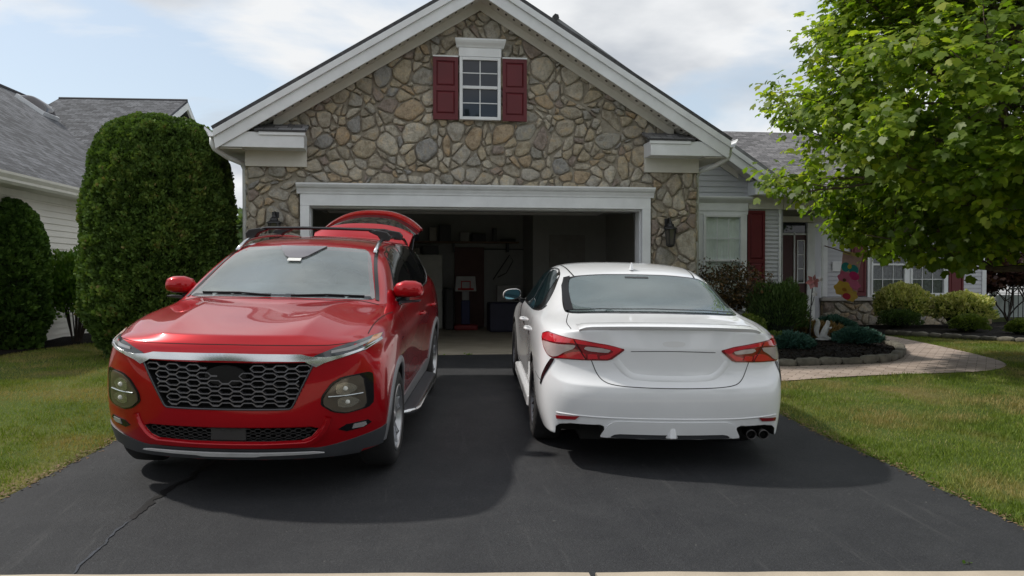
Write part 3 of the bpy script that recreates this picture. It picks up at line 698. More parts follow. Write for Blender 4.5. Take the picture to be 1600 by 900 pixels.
# ------------------------------------------------------------------ ground sheets (each 4 mm above the one below)
def grid_sheet(name, x0, x1, y0, y1, dx, dy, zoff, mat, keep=None, kind='structure', zf=None):
    nx = max(1, int((x1 - x0) / dx)); ny = max(1, int((y1 - y0) / dy)); vs = []; fs = []
    for j in range(ny + 1):
        for i in range(nx + 1):
            x = lerp(x0, x1, i / nx); y = lerp(y0, y1, j / ny); vs.append((x, y, gz(y) + zoff + (zf(x, y) if zf else 0)))
    for j in range(ny):
        for i in range(nx): fs.append((j * (nx + 1) + i, j * (nx + 1) + i + 1, (j + 1) * (nx + 1) + i + 1, (j + 1) * (nx + 1) + i))
    me = bpy.data.meshes.new(name); me.from_pydata(vs, [], fs); o = link_mesh(name, me, mat, smooth=True)
    if kind: o['kind'] = kind
    return o
def mat_lawn():
    m, nt, b = newmat('lawn_ground'); v = coords(nt)
    r = ramp(nt, [(.3, (.045, .07, .016)), (.5, (.075, .105, .025)), (.72, (.15, .125, .05))]); nt.links.new(tnoise(nt, v, .9, 6, .6), r.inputs[0])
    f = ramp(nt, [(.3, (.6, .6, .6)), (.7, (1.3, 1.3, 1.3))]); nt.links.new(tnoise(nt, v, 40, 4, .7), f.inputs[0])
    nt.links.new(mixc(nt, 1, r.outputs[0], f.outputs[0], 'MULTIPLY'), b.inputs['Base Color']); b.inputs['Roughness'].default_value = .95
    b.inputs['Specular IOR Level'].default_value = .1; bump(nt, b, tnoise(nt, v, 60, 3), .5, .02); return m
def mat_asphalt():
    m, nt, b = newmat('asphalt'); v = coords(nt)
    fine = tnoise(nt, v, 120, 4, .85); med = tnoise(nt, v, 2.1, 8, .68)
    base = ramp(nt, [(.3, (.0175, .0188, .0225)), (.55, (.027, .0285, .032)), (.75, (.036, .037, .040))]); nt.links.new(med, base.inputs[0])
    sp = ramp(nt, [(.34, (.45, .45, .45)), (.52, (1, 1, 1)), (.68, (2.3, 2.3, 2.2))]); nt.links.new(fine, sp.inputs[0])
    c = mixc(nt, 1, base.outputs[0], sp.outputs[0], 'MULTIPLY')
    # pale scuffs and dust streaks along the drive, and worn tyre paths
    v2 = coords(nt, (3.4, .22, 1), rot=(0, 0, .42)); sc = tnoise(nt, v2, 3.2, 8, .75); s2 = ramp(nt, [(.58, (0, 0, 0)), (.72, (.45, .45, .45))]); nt.links.new(sc, s2.inputs[0])
    c = mixc(nt, s2.outputs[0], c, (.085, .085, .085))
    v3 = coords(nt); sc3 = tnoise(nt, v3, 33, 2, .5); s3 = ramp(nt, [(.74, (0, 0, 0)), (.77, (.8, .8, .8))]); nt.links.new(sc3, s3.inputs[0])
    c = mixc(nt, s3.outputs[0], c, (.10, .10, .095))
    s4 = ramp(nt, [(.66, (0, 0, 0)), (.70, (.7, .7, .7))]); nt.links.new(tnoise(nt, v3, 95, 2, .6), s4.inputs[0]); c = mixc(nt, s4.outputs[0], c, (.075, .075, .075))
    nt.links.new(c, b.inputs['Base Color']); b.inputs['Roughness'].default_value = .72; b.inputs['Specular IOR Level'].default_value = .35
    bump(nt, b, fine, .8, .008); return m
def mat_mulch():
    m, nt, b = newmat('black_mulch'); v = coords(nt)
    r = ramp(nt, [(.3, (.004, .0035, .003)), (.65, (.016, .013, .011)), (.8, (.04, .032, .026))]); nt.links.new(tnoise(nt, v, 30, 4, .7), r.inputs[0])
    nt.links.new(r.outputs[0], b.inputs['Base Color']); b.inputs['Roughness'].default_value = .9; b.inputs['Specular IOR Level'].default_value = .15; bump(nt, b, tnoise(nt, v, 35, 3), 1, .04); return m
def mat_pavers():
    m, nt, b = newmat('brick_pavers'); v = coords(nt, rot=(0, 0, radians(38)))
    br = nd(nt, 'ShaderNodeTexBrick'); nt.links.new(v, br.inputs['Vector']); br.inputs['Scale'].default_value = 1
    br.inputs['Brick Width'].default_value = .22; br.inputs['Row Height'].default_value = .11; br.inputs['Mortar Size'].default_value = .005
    br.inputs['Color1'].default_value = (.33, .26, .215, 1); br.inputs['Color2'].default_value = (.43, .35, .30, 1); br.inputs['Mortar'].default_value = (.12, .095, .075, 1)
    f = ramp(nt, [(.3, (.75, .75, .75)), (.7, (1.2, 1.2, 1.2))]); nt.links.new(tnoise(nt, v, 3, 6, .6), f.inputs[0])
    nt.links.new(mixc(nt, 1, br.outputs[0], f.outputs[0], 'MULTIPLY'), b.inputs['Base Color']); b.inputs['Roughness'].default_value = .85
    iv = nd(nt, 'ShaderNodeMath', operation='SUBTRACT'); iv.inputs[0].default_value = 1; nt.links.new(br.outputs['Fac'], iv.inputs[1]); bump(nt, b, iv.outputs[0], .6, .008); return m
M['lawn'] = mat_lawn(); M['asphalt'] = mat_asphalt(); M['mulch'] = mat_mulch(); M['pavers'] = mat_pavers()
M['street'] = simple('street_asphalt', (.055, .055, .055), .85, var=.2, nscale=2, bmp=.3, bscale=150)
def wob(t, s=0): return .035 * noise.noise(Vector((t * 1.3, s, 0))) + .018 * noise.noise(Vector((t * 5, s, 3)))
# one lawn sheet to the horizon
ys = [-260, -60, -20, -10] + [-9 + .25 * i for i in range(45)] + [3, 6, 12, 30, 80, 260]
xs = [-260, -60, -20, -10, -5, -3.5, 0, 2.4, 5, 10, 20, 60, 260]
ground_vs = [(x, y, gz(y) - .008) for y in ys for x in xs]; nX = len(xs)
me = bpy.data.meshes.new('ground'); me.from_pydata(ground_vs, [], [(j * nX + i, j * nX + i + 1, (j + 1) * nX + i + 1, (j + 1) * nX + i) for j in range(len(ys) - 1) for i in range(nX - 1)])
link_mesh('ground', me, M['lawn'], smooth=True)['kind'] = 'structure'
# driveway with slightly ragged edges
def strip(name, rows, mat, zoff, kind='structure'):
    """rows: list of (y, xl, xr)"""
    vs = []; fs = []; K = 10
    for y, a, b in rows:
        for i in range(K + 1): vs.append((lerp(a, b, i / K), y, gz(y) + zoff))
    for j in range(len(rows) - 1):
        for i in range(K): fs.append((j * (K + 1) + i, j * (K + 1) + i + 1, (j + 1) * (K + 1) + i + 1, (j + 1) * (K + 1) + i))
    me = bpy.data.meshes.new(name); me.from_pydata(vs, [], fs); o = link_mesh(name, me, mat, smooth=True)
    if kind: o['kind'] = kind
    return o
def drive_l(y): return interp(y, [(-8.35, -4.05), (-7.6, -3.78), (-6.64, -3.63), (-5.45, -3.43), (0, -3.2)]) + wob(y, 1)
def drive_r(y): return interp(y, [(-8.5, 2.50), (-7.83, 2.43), (-6.6, 2.40), (-5, 2.34), (-3, 2.5), (0, 2.8)]) + wob(y, 7)
def apron_y(x): return -8.18 - .105 * (x + .22)
rows = []
y = -8.85
while y < -.02:
    rows.append((y, drive_l(y), drive_r(y))); y += .08
rows.append((0.0, -3.1, 2.75))
strip('driveway', rows, M['asphalt'], 0)
# apron kerb in concrete: sits across the foot of the drive
Lk = (-7, apron_y(-7)); mb = MB(); slabs = [(-14, -6.2), (-6.19, -4.1), (-4.09, -.235), (-.20, 2.3), (2.31, 6), (6.01, 14)]
def kerb_piece(a, b):
    n = max(2, int((b - a) / .12)); vs = []; fs = []
    for i in range(n + 1):
        x = lerp(a, b, i / n); yb = apron_y(x) + .012 * noise.noise(Vector((x * 3, 0, 0))); yf = apron_y(x) - .62
        drop = 0
        vs += [(x, yb, gz(apron_y(x)) - .06), (x, yb, gz(apron_y(x)) + .012), (x, yb - .012, gz(apron_y(x)) + .018), (x, yf, gz(apron_y(x)) - .03), (x, yf, gz(apron_y(x)) - .15)]
    for i in range(n):
        for k in range(4): fs.append((i * 5 + k, (i + 1) * 5 + k, (i + 1) * 5 + k + 1, i * 5 + k + 1))
    fs += [(0, 1, 2, 3, 4), tuple(n * 5 + k for k in (4, 3, 2, 1, 0))]
    mb.add(vs, fs)
for a, b in slabs: kerb_piece(a, b)
mb.build('sidewalk', M['concrete'])['kind'] = 'structure'
yb = lambda x: apron_y(max(-14, min(14, x))) - .60
xs_ = [-200, -60, -14, -5, 0, 5, 14, 60, 200]
me = bpy.data.meshes.new('street'); me.from_pydata([(x, yb(x), -.40) for x in xs_] + [(x, yb(x) - 9, -.40) for x in xs_], [], [(i, i + 1, i + 10, i + 9) for i in range(8)])
link_mesh('street', me, M['street'])['kind'] = 'structure'

# sealed crack wandering down the drive: black filler, then a pale chalky run
CK = [(-2.50, -5.9), (-2.57, -6.22), (-2.56, -6.33), (-2.64, -6.50), (-2.68, -6.75), (-2.70, -6.93), (-2.71, -7.12), (-2.735, -7.26), (-2.73, -7.5), (-2.75, -7.7), (-2.74, -8.1)]
def crack(name, a, b, wd, mat, z):
    pts = []
    for (p, q) in zip(CK[a:b], CK[a + 1:b + 1]):
        for k in range(10): t = k / 10; pts.append((lerp(p[0], q[0], t), lerp(p[1], q[1], t)))
    pts.append(CK[b]); vs = []; fs = []
    for i, (x, y) in enumerate(pts):
        e = min(1, i / 4 + .15, (len(pts) - 1 - i) / 4 + .15); n1 = noise.noise(Vector((x * 40, y * 26, 2))); h = wd * e * (1 + 1.1 * n1); x += .02 * noise.noise(Vector((y * 11, 1, 0)))
        vs += [(x - h, y + h * .3, gz(y) + z), (x + h, y - h * .3, gz(y) + z)]
    fs = [(2 * i, 2 * i + 2, 2 * i + 3, 2 * i + 1) for i in range(len(pts) - 1)]
    me = bpy.data.meshes.new(name); me.from_pydata(vs, [], fs); o = link_mesh(name, me, mat); o['kind'] = 'structure'
crack('driveway_crack', 0, 6, .021, simple('crack_sealer', (.006, .006, .007), .55, var=.3, nscale=30), .004)
crack('driveway_crack', 6, 10, .007, simple('crack_dust', (.036, .041, .052), .9, var=.3, nscale=40), .0042)

import numpy as np
RS = np.random.RandomState(5)
# ------------------------------------------------------------------ foliage
def mat_leaf(name, stops, trans=.35, rough=.5, noise_scale=None, dry=None, spec=.35):
    m, nt, b = newmat(name); out = nt.nodes['Material Output']
    at = nd(nt, 'ShaderNodeAttribute', attribute_name='lv'); r = ramp(nt, stops); nt.links.new(at.outputs['Fac'], r.inputs[0]); c = r.outputs[0]
    if dry:
        v = coords(nt); n = tnoise(nt, v, noise_scale or .8, 5, .6); rr = ramp(nt, [(dry[0], (0, 0, 0)), (dry[1], (1, 1, 1))]); nt.links.new(n, rr.inputs[0]); c = mixc(nt, rr.outputs[0], c, dry[2])
    nt.links.new(c, b.inputs['Base Color']); b.inputs['Roughness'].default_value = rough; b.inputs['Specular IOR Level'].default_value = spec
    if trans:
        t = nd(nt, 'ShaderNodeBsdfTranslucent'); c2 = mixc(nt, 1, c, (1.25, 1.35, .55), 'MULTIPLY'); nt.links.new(c2, t.inputs[0])
        mx = nd(nt, 'ShaderNodeMixShader'); mx.inputs[0].default_value = trans; nt.links.new(b.outputs[0], mx.inputs[1]); nt.links.new(t.outputs[0], mx.inputs[2]); nt.links.new(mx.outputs[0], out.inputs[0])
    return m
T_OVAL = np.array([(0, 0, 0), (.28, .3, .04), (.3, .6, .05), (0, 1, -.06), (-.3, .6, .05), (-.28, .3, .04)])
T_NEEDLE = np.array([(-.10, 0, 0), (.10, 0, 0), (.13, .5, .04), (0, 1, -.04), (-.13, .5, .04)])
T_SPRAY = np.array([(0, 0, 0), (.16, .25, .03), (.42, .45, .0), (.22, .55, .03), (.34, .85, -.02), (0, 1, -.1), (-.34, .85, -.02), (-.22, .55, .03), (-.42, .45, 0), (-.16, .25, .03)])
T_MAPLE = np.array([(0, 0, 0), (.24, .0, -.01), (.44, .06, -.08), (.42, .22, -.02), (.62, .40, -.14), (.60, .56, -.14), (.38, .58, -.02), (.30, .68, .0), (.26, .84, -.06), (0, 1.0, -.16), (-.26, .84, -.06), (-.30, .68, .0), (-.38, .58, -.02), (-.60, .56, -.14), (-.62, .40, -.14), (-.42, .22, -.02), (-.44, .06, -.08), (-.24, .0, -.01)])
T_BLADE = np.array([(-.5, 0, 0), (.5, 0, 0), (0, 1, 0)])
def leaves(name, P, D, N, S, tmpl, mat, parent=None, lv=None, wid=1.0):
    """P base points, D growth directions, N approximate face normals, S lengths"""
    P = np.asarray(P, float); n = len(P); D = D / (np.linalg.norm(D, axis=1, keepdims=True) + 1e-9)
    X = np.cross(D, N); X /= (np.linalg.norm(X, axis=1, keepdims=True) + 1e-9); Z = np.cross(X, D)
    k = len(tmpl); V = (P[:, None, :] + (X[:, None, :] * tmpl[None, :, 0, None] * wid + D[:, None, :] * tmpl[None, :, 1, None] + Z[:, None, :] * tmpl[None, :, 2, None]) * S[:, None, None]).reshape(-1, 3)
    me = bpy.data.meshes.new(name); me.vertices.add(n * k); me.vertices.foreach_set('co', V.ravel()); me.loops.add(n * k); me.loops.foreach_set('vertex_index', np.arange(n * k, dtype=np.int32))
    me.polygons.add(n); me.polygons.foreach_set('loop_start', np.arange(0, n * k, k, dtype=np.int32)); me.polygons.foreach_set('loop_total', np.full(n, k, dtype=np.int32)); me.update(calc_edges=True)
    at = me.attributes.new('lv', 'FLOAT', 'FACE'); at.data.foreach_set('value', (RS.rand(n) if lv is None else lv).astype(np.float32))
    return link_mesh(name, me, mat, parent)
def rdir(n): d = RS.normal(size=(n, 3)); return d / np.linalg.norm(d, axis=1, keepdims=True)
def vnoise(P, s, seed=0):
    return np.array([noise.noise(Vector((p[0] * s + seed, p[1] * s, p[2] * s))) for p in P])

BARK = simple('bark', (.10, .075, .055), .9, var=.35, nscale=14, bmp=.8, bscale=30)
DKBARK = simple('dark_twig', (.045, .032, .025), .9, var=.3, nscale=14)

def sheared(name, c, rx, ry, h, label, cat, n, size, mat, top=2.6, seed=0, parent=None, group=None, taper=.12, ybot=0.0, squash=None, shape=None):
    """clipped evergreen: a leaf shell over a core hull coloured dark for the shade inside; top = super-ellipse power"""
    R = empty(name, c, label=label, cat=cat, group=group)
    def prof(t):  # radius factor by height fraction
        if shape: return interp(t, shape)
        b = min(1, .72 + .28 * min(1, t / .22)) if t < .22 else 1
        return b * (1 - taper * t) * (max(0, 1 - max(0, (t - .45) / .55) ** top)) ** (1 / 2.1)
    # sample by height, then angle, on the shell
    tt = RS.rand(n * 2); keep = RS.rand(n * 2) < np.array([max(.25, prof(t)) for t in tt]); tt = tt[keep][:n]; m = len(tt)
    th = RS.rand(m) * 2 * pi; pr = np.array([prof(t) for t in tt])
    # extra for the dome top
    dn = n // 5; rr = np.sqrt(RS.rand(dn)); tht = RS.rand(dn) * 2 * pi
    tg = np.linspace(.45, 1, 60); pg = np.array([prof(t) for t in tg])
    td = np.interp(-rr * (1 - taper), -pg, tg)
    tt = np.concatenate([tt, td]); th = np.concatenate([th, tht]); pr = np.concatenate([pr, np.array([prof(t) for t in td])])
    X = np.cos(th) * rx * pr; Y = np.sin(th) * ry * pr; Z = tt * h
    P = np.stack([X, Y, Z], 1); Nn = np.stack([np.cos(th) / rx, np.sin(th) / ry, np.where(tt > .6, (tt - .6) * 2.2, 0)], 1); Nn /= np.linalg.norm(Nn, axis=1, keepdims=True)
    w1 = vnoise(P, 2.1, seed) ; w2 = vnoise(P, 7.0, seed + 9)
    off = w1 * .05 * min(rx, 1) + w2 * .05 - RS.rand(len(P)) ** 2 * .12
    P = P + Nn * off[:, None]
    D = Nn * .75 + np.array([0, 0, .55]) + rdir(len(P)) * .65
    lv = np.clip(.45 + .35 * w2 / .4 * .6 + RS.normal(size=len(P)) * .16 + .25 * w1, 0, 1)
    leaves('foliage', P, D, rdir(len(P)) + Nn * .6, size * (.6 + .8 * RS.rand(len(P))), T_SPRAY, mat, R, lv)
    mb = MB(); pts = [(prof(i / 14.) * .87 , i / 14. * h * .97) for i in range(15)]
    mb.lathe([(0.0, .02)] + [(max(r, .001), z) for r, z in pts], 20, lambda p: (p[0] * rx * (1 + .04 * sin(p[2] * 5)), p[1] * ry, p[2])); mb.build('shaded_core', DARKGREEN, R, smooth=True)
    mb = MB(); mb.tube([(0, 0, -.1), (0, 0, .5)], .07, 8); mb.build('trunk', BARK, R)
    return R
DARKGREEN = simple('shaded_inner_foliage', (.010, .018, .007), .95, var=.5, nscale=9)  # hull colour: shade inside the foliage painted as near-black green
HED = mat_leaf('arborvitae', [(0, (.038, .066, .014)), (.4, (.075, .135, .028)), (.75, (.125, .20, .042)), (.95, (.19, .24, .055)), (1, (.22, .19, .07))], .15, .6, spec=.2)
HED2 = mat_leaf('arborvitae_deep', [(0, (.028, .058, .012)), (.5, (.065, .13, .024)), (1, (.13, .22, .04))], .15, .6, spec=.2)
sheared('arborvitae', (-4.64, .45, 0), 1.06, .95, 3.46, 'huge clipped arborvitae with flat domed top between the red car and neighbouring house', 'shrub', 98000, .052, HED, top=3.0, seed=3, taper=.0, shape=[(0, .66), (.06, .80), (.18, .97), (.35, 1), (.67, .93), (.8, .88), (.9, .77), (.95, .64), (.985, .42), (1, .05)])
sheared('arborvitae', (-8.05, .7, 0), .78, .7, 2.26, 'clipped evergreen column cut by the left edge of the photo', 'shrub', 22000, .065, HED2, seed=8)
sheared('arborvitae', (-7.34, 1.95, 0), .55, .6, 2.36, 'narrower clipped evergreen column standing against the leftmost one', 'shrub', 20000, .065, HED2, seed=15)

def shrub(name, c, r, label, cat='shrub', n=6000, size=.05, mat=None, tmpl=T_OVAL, stems=9, fill=.55, seed=0, group=None, droop=0, zmin=.1, core=.62, up=.4, zlow=None):
    R = empty(name, c, label=label, cat=cat, group=group)
    d = rdir(n); d[:, 2] = np.where(d[:, 2] < -.35, -d[:, 2], d[:, 2])
    rad = 1 - fill * RS.rand(n) ** 1.6; P = d * rad[:, None]
    w1 = vnoise(d, 2.4, seed); w2 = vnoise(P * np.array(r), 5.5, seed + 4)
    P = P * (1 + .28 * w1 + .12 * w2)[:, None]; P[:, 2] -= droop * (P[:, 0] ** 2 + P[:, 1] ** 2)
    P = P * np.array(r) + np.array([0, 0, r[2] * .92]); P = P[P[:, 2] > zmin]; m = len(P); dd = P - np.array([0, 0, r[2] * .6])
    dd /= np.linalg.norm(dd, axis=1, keepdims=True)
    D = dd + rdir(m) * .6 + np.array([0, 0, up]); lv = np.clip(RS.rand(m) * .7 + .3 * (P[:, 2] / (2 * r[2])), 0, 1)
    leaves('foliage', P, D, rdir(m) * .8 + dd, size * (.6 + .7 * RS.rand(m)), tmpl, mat, R, lv)
    mb = MB(); rnd = random.Random(seed)
    for k in range(stems):
        a = rnd.random() * 2 * pi; q = rnd.uniform(.3, .8); mb.tube([(0.05 * cos(a), .05 * sin(a), -.03), (r[0] * q * .5 * cos(a), r[1] * q * .5 * sin(a), r[2] * .8), (r[0] * q * cos(a), r[1] * q * sin(a), r[2] * 1.5)], [.014, .009, .004], 5)
    mb.build('stem', DKBARK, R)
    if core:
        mb = MB(); mb.blob((0, 0, r[2] * .9), [x * core for x in r], 14, 9, .5, seed, zmin=0.02); mb.build('shaded_core', DARKGREEN, R, smooth=True)
    return R
G = {
 'bright': mat_leaf('bright_green_leaf', [(0, (.035, .08, .010)), (.5, (.08, .17, .022)), (1, (.17, .27, .04))], .35),
 'var': mat_leaf('variegated_leaf', [(0, (.06, .12, .02)), (.25, (.11, .18, .035)), (.38, (.38, .40, .12)), (1, (.62, .58, .26))], .3),
 'mound': mat_leaf('mid_green_leaf', [(0, (.028, .06, .014)), (.6, (.062, .11, .028)), (1, (.13, .19, .06))], .25),
 'yel': mat_leaf('yellow_green_leaf', [(0, (.05, .09, .012)), (.6, (.11, .16, .025)), (1, (.20, .23, .05))], .3),
 'jun': mat_leaf('blue_juniper', [(0, (.022, .062, .05)), (.6, (.045, .115, .09)), (1, (.085, .18, .14))], .1),
 'red': mat_leaf('red_maple_leaf', [(0, (.03, .010, .009)), (.6, (.065, .022, .016)), (1, (.11, .05, .025))], .25),
 'redb': mat_leaf('bright_red_maple_leaf', [(0, (.06, .015, .008)), (.6, (.16, .04, .015)), (1, (.22, .07, .02))], .3),
 'dkred': mat_leaf('dark_lace_leaf', [(0, (.03, .03, .014)), (.5, (.065, .05, .025)), (.8, (.12, .07, .03)), (1, (.20, .11, .04))], .25),
 'tan': mat_leaf('dry_tan_grass', [(0, (.16, .10, .045)), (1, (.30, .20, .09))], .2),
}
shrub('leafy_shrub', (-6.75, 3.0, 0), (.80, .6, .80), 'bright green leafy shrub with bare lower stems against the cream siding', n=8000, size=.075, mat=G['bright'], stems=22, zmin=.42, core=0, seed=21, fill=.8)
shrub('leafy_shrub', (-6.3, 4.4, 0), (.7, .6, .74), 'leafy shrub half hidden behind the huge clipped evergreen', n=3500, size=.075, mat=G['bright'], stems=18, zmin=.55, core=0, seed=22, fill=.8)
shrub('rounded_bush', (4.80, 0.3, 0.02), (.46, .45, .56), 'large rounded green bush in the bed behind the white car', n=9000, size=.055, mat=G['mound'], tmpl=T_NEEDLE, seed=31, up=.9, fill=.45)
shrub('low_shrub', (4.02, -.2, 0.05), (.34, .3, .26), 'low yellow-green shrub beside the rear glass of the white car', n=2600, size=.045, mat=G['yel'], seed=32)
shrub('low_shrub', (4.25, -.75, 0.08), (.24, .22, .13), 'small yellow-green shrub at the left edge of the mulched bed', n=1500, size=.04, mat=G['yel'], seed=33)
shrub('variegated_shrub', (9.65, 4.45, 0), (.60, .55, .50), 'large cream variegated shrub under the middle of the double window', n=6500, size=.065, mat=G['var'], seed=35, group=None)
shrub('variegated_shrub', (10.72, 3.95, 0), (.62, .55, .42), 'large cream variegated shrub by the right corner of the stone knee wall', n=6500, size=.065, mat=G['var'], seed=36)
shrub('boxwood', (9.25, 3.95, 0), (.42, .36, .24), 'low green clipped bush in front of the left variegated shrub', n=4500, size=.035, mat=G['mound'], seed=37, fill=.3)
shrub('boxwood', (9.95, 2.75, 0), (.36, .33, .20), 'low bright green clipped bush in front of the right variegated shrub', n=4500, size=.035, mat=G['yel'], seed=38, fill=.3)
shrub('boxwood', (10.45, 1.95, 0), (.26, .26, .17), 'small yellow-green clipped bush at the right edge of the photo', n=3000, size=.035, mat=G['yel'], seed=39, fill=.3)
def juniper(c, r, label, seed):
    return shrub('juniper', c, r, label, n=7000, size=.075, mat=G['jun'], tmpl=T_NEEDLE, seed=seed, zmin=.0, up=.25, fill=.35, group='blue-green junipers in the mulched island')
juniper((4.45, -.85, .06), (.30, .26, .12), 'left spreading blue juniper in front of the boulder and left of the squirrel statue', 41)
juniper((5.86, -.20, .08), (.32, .30, .12), 'right spreading blue juniper between squirrel statue and brick walk', 42)
juniper((6.55, 1.75, .10), (.36, .30, .15), 'rear spreading blue juniper directly behind the squirrel statue', 43)
shrub('ornamental_grass', (5.80, .75, .08), (.36, .2, .12), 'dry tan grass tuft behind the squirrel statue', 'grass tuft', n=1600, size=.12, mat=G['tan'], tmpl=T_NEEDLE, seed=44, zmin=0, core=0, stems=1)
shrub('ornamental_grass', (5.40, .55, .08), (.26, .2, .15), 'dry tan grass tuft beside the orange boulder', 'grass tuft', n=1200, size=.12, mat=G['tan'], tmpl=T_NEEDLE, seed=45, zmin=0, core=0, stems=1)

# weeping dark red maple at the corner, with open lacy limbs
def lacemaple(name, c, r, h, label, mat, n=5200, seed=0, size=.06, tmpl=T_SPRAY):
    R = empty(name, c, label=label, cat='tree'); rnd = random.Random(seed); mb = MB(); tips = []
    def br(p, d, L, rad, dep):
        pts = [p]; q = Vector(p)
        for i in range(4): d = (d + Vector((rnd.uniform(-.3, .3), rnd.uniform(-.3, .3), rnd.uniform(-.22, .14)))).normalized(); q = q + d * L / 4; pts.append(q.copy())
        mb.tube(pts, [rad * (1 - .15 * i) for i in range(5)], 5)
        if dep == 0: tips.append((pts[-1], d)); tips.append((pts[2], d)); return
        for k in range(3): a = rnd.random() * 6.28; br(pts[rnd.choice((2, 3, 4))], (d + Vector((cos(a), sin(a), rnd.uniform(-.1, .35))) * .9).normalized(), L * .68, rad * .55, dep - 1)
    for k in range(5):
        a = k * 1.26 + .4; br(Vector((0, 0, 0)), Vector((cos(a) * r * .5, sin(a) * r * .5, h * .75)).normalized(), h * .52, .026, 3)
    mb.build('trunk', DKBARK, R)
    k = n // len(tips); P = []; 
    for p, d in tips:
        for _ in range(k): P.append((p.x + rnd.gauss(0, .10), p.y + rnd.gauss(0, .10), p.z + rnd.gauss(0, .045)))
    P = np.array(P); P = P[P[:, 2] > .15]
    leaves('crown', P, rdir(len(P)) * .7 + np.array([0, 0, -.5]), rdir(len(P)) * .5 + np.array([0, 0, 1]), size * (.6 + .8 * RS.rand(len(P))), tmpl, mat, R)
    return R
lacemaple('red_leaf_maple', (4.12, 1.5, 0), .35, 1.45, 'lacy dark leaved maple at the right corner of the stone garage front', G['dkred'], 6500, 3, .045)
lacemaple('red_leaf_maple', (14.2, 7.0, 0), 1.6, 2.0, 'dark red leaved maple beyond the right corner of the grey wing', G['red'], 8000, 5, .12)
lacemaple('red_leaf_maple', (16.0, 8.4, .3), 1.7, 2.6, 'orange red maple farther back at the right edge of the photo', G['redb'], 6000, 6, .14)

# ------------------------------------------------------------------ the big maple overhanging from the right
def big_maple():
    R = empty('maple_tree', (7.0, -2.7, gz(-2.7)), label='big maple with bright green leaves overhanging the lawn at the right', cat='tree')
    rnd = random.Random(12); mb = MB(); nodes = []
    Cc = Vector((0, 0, 3.35)); rad = Vector((3.84, 3.1, 2.12))
    def inside(p):
        q = p - Cc; q = Vector((q.x * (1 + .34 * max(0, min(1, (q.z + .2) / 1.9)) * (q.x < 0)), q.y, q.z * (1 if q.z < 0 else .66))); s = (q.x / rad.x) ** 2 + (q.y / rad.y) ** 2 + (q.z / rad.z) ** 2
        return s
    def limb(p, d, L, r, dep):
        pts = [Vector(p)]; q = Vector(p); n = 5
        for i in range(n):
            d = (d + Vector((rnd.uniform(-.22, .22), rnd.uniform(-.22, .22), rnd.uniform(-.14, .18)))).normalized(); q = q + d * L / n
            if inside(q) > 1.02: break
            pts.append(q.copy())
        if len(pts) < 2: return
        mb.tube(pts, [r * (1 - .13 * i) for i in range(len(pts))], 7 if dep > 2 else 4)
        if dep <= 1:
            for k_, pp in enumerate(pts[1:]): nodes.append((pp, d))
        if dep == 0: return
        for k in range(4 if dep > 1 else 3):
            a = rnd.random() * 6.28; b_ = rnd.choice(pts[1:]); limb(b_, (d * .8 + Vector((cos(a), sin(a), rnd.uniform(-.35, .45)))).normalized(), L * .62, r * .5, dep - 1)
    mb.tube([(0, 0, -.1), (0, 0, .4), (.03, -.02, 1.2), (0, .03, 2.4), (0, 0, 4.2), (.1, 0, 5.6)], [.19, .145, .13, .12, .09, .04], 12)
    for k in range(44):
        z = 1.2 + 4.4 * (k / 43) ** 1.0; a = k * 2.4; el = -.06 + .20 * k / 10
        limb((0, 0, z), Vector((cos(a), sin(a), el * .5 + .05)).normalized(), 3.1 * (1 - .07 * k / 8), .05, 3)
    mb.build('trunk', BARK, R)
    # leaf clusters: at twig nodes, biased to the outside of the crown
    P = []; D = []; cl = []
    sel = [(p, d) for p, d in nodes if .28 < inside(p) < 1.05]
    rnd.shuffle(sel)
    # evenly thin the nodes
    grid = {}; pick = []
    for p, d in sel:
        k = (int(p.x / .16), int(p.y / .16), int(p.z / .14))
        if grid.get(k, 0) < 1: grid[k] = grid.get(k, 0) + 1; pick.append((p, d))
    print('maple nodes', len(nodes), 'picked', len(pick))
    for p, d in pick:
        o = (p - Cc); out = Vector((o.x / rad.x, o.y / rad.y, o.z / rad.z * .6)).normalized()
        m = rnd.randint(11, 17); c = rnd.gauss(.42, .16)
        for k in range(m):
            s = Vector((rnd.gauss(0, .105), rnd.gauss(0, .105), rnd.gauss(0, .07)))
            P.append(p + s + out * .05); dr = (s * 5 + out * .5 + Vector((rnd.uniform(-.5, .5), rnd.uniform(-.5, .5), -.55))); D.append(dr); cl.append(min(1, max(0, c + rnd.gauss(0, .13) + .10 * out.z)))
    P = np.array(P); D = np.array(D); n = len(P); print('maple leaves', n)
    N = rdir(n) * .55 + np.array([-.1, -.15, .9]) + (P - np.array(Cc)) / np.array(rad) * .5
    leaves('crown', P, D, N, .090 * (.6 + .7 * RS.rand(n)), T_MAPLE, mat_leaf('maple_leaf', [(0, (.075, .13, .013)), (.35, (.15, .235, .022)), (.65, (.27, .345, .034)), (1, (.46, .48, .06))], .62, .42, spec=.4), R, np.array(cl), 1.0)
    return R
big_maple()

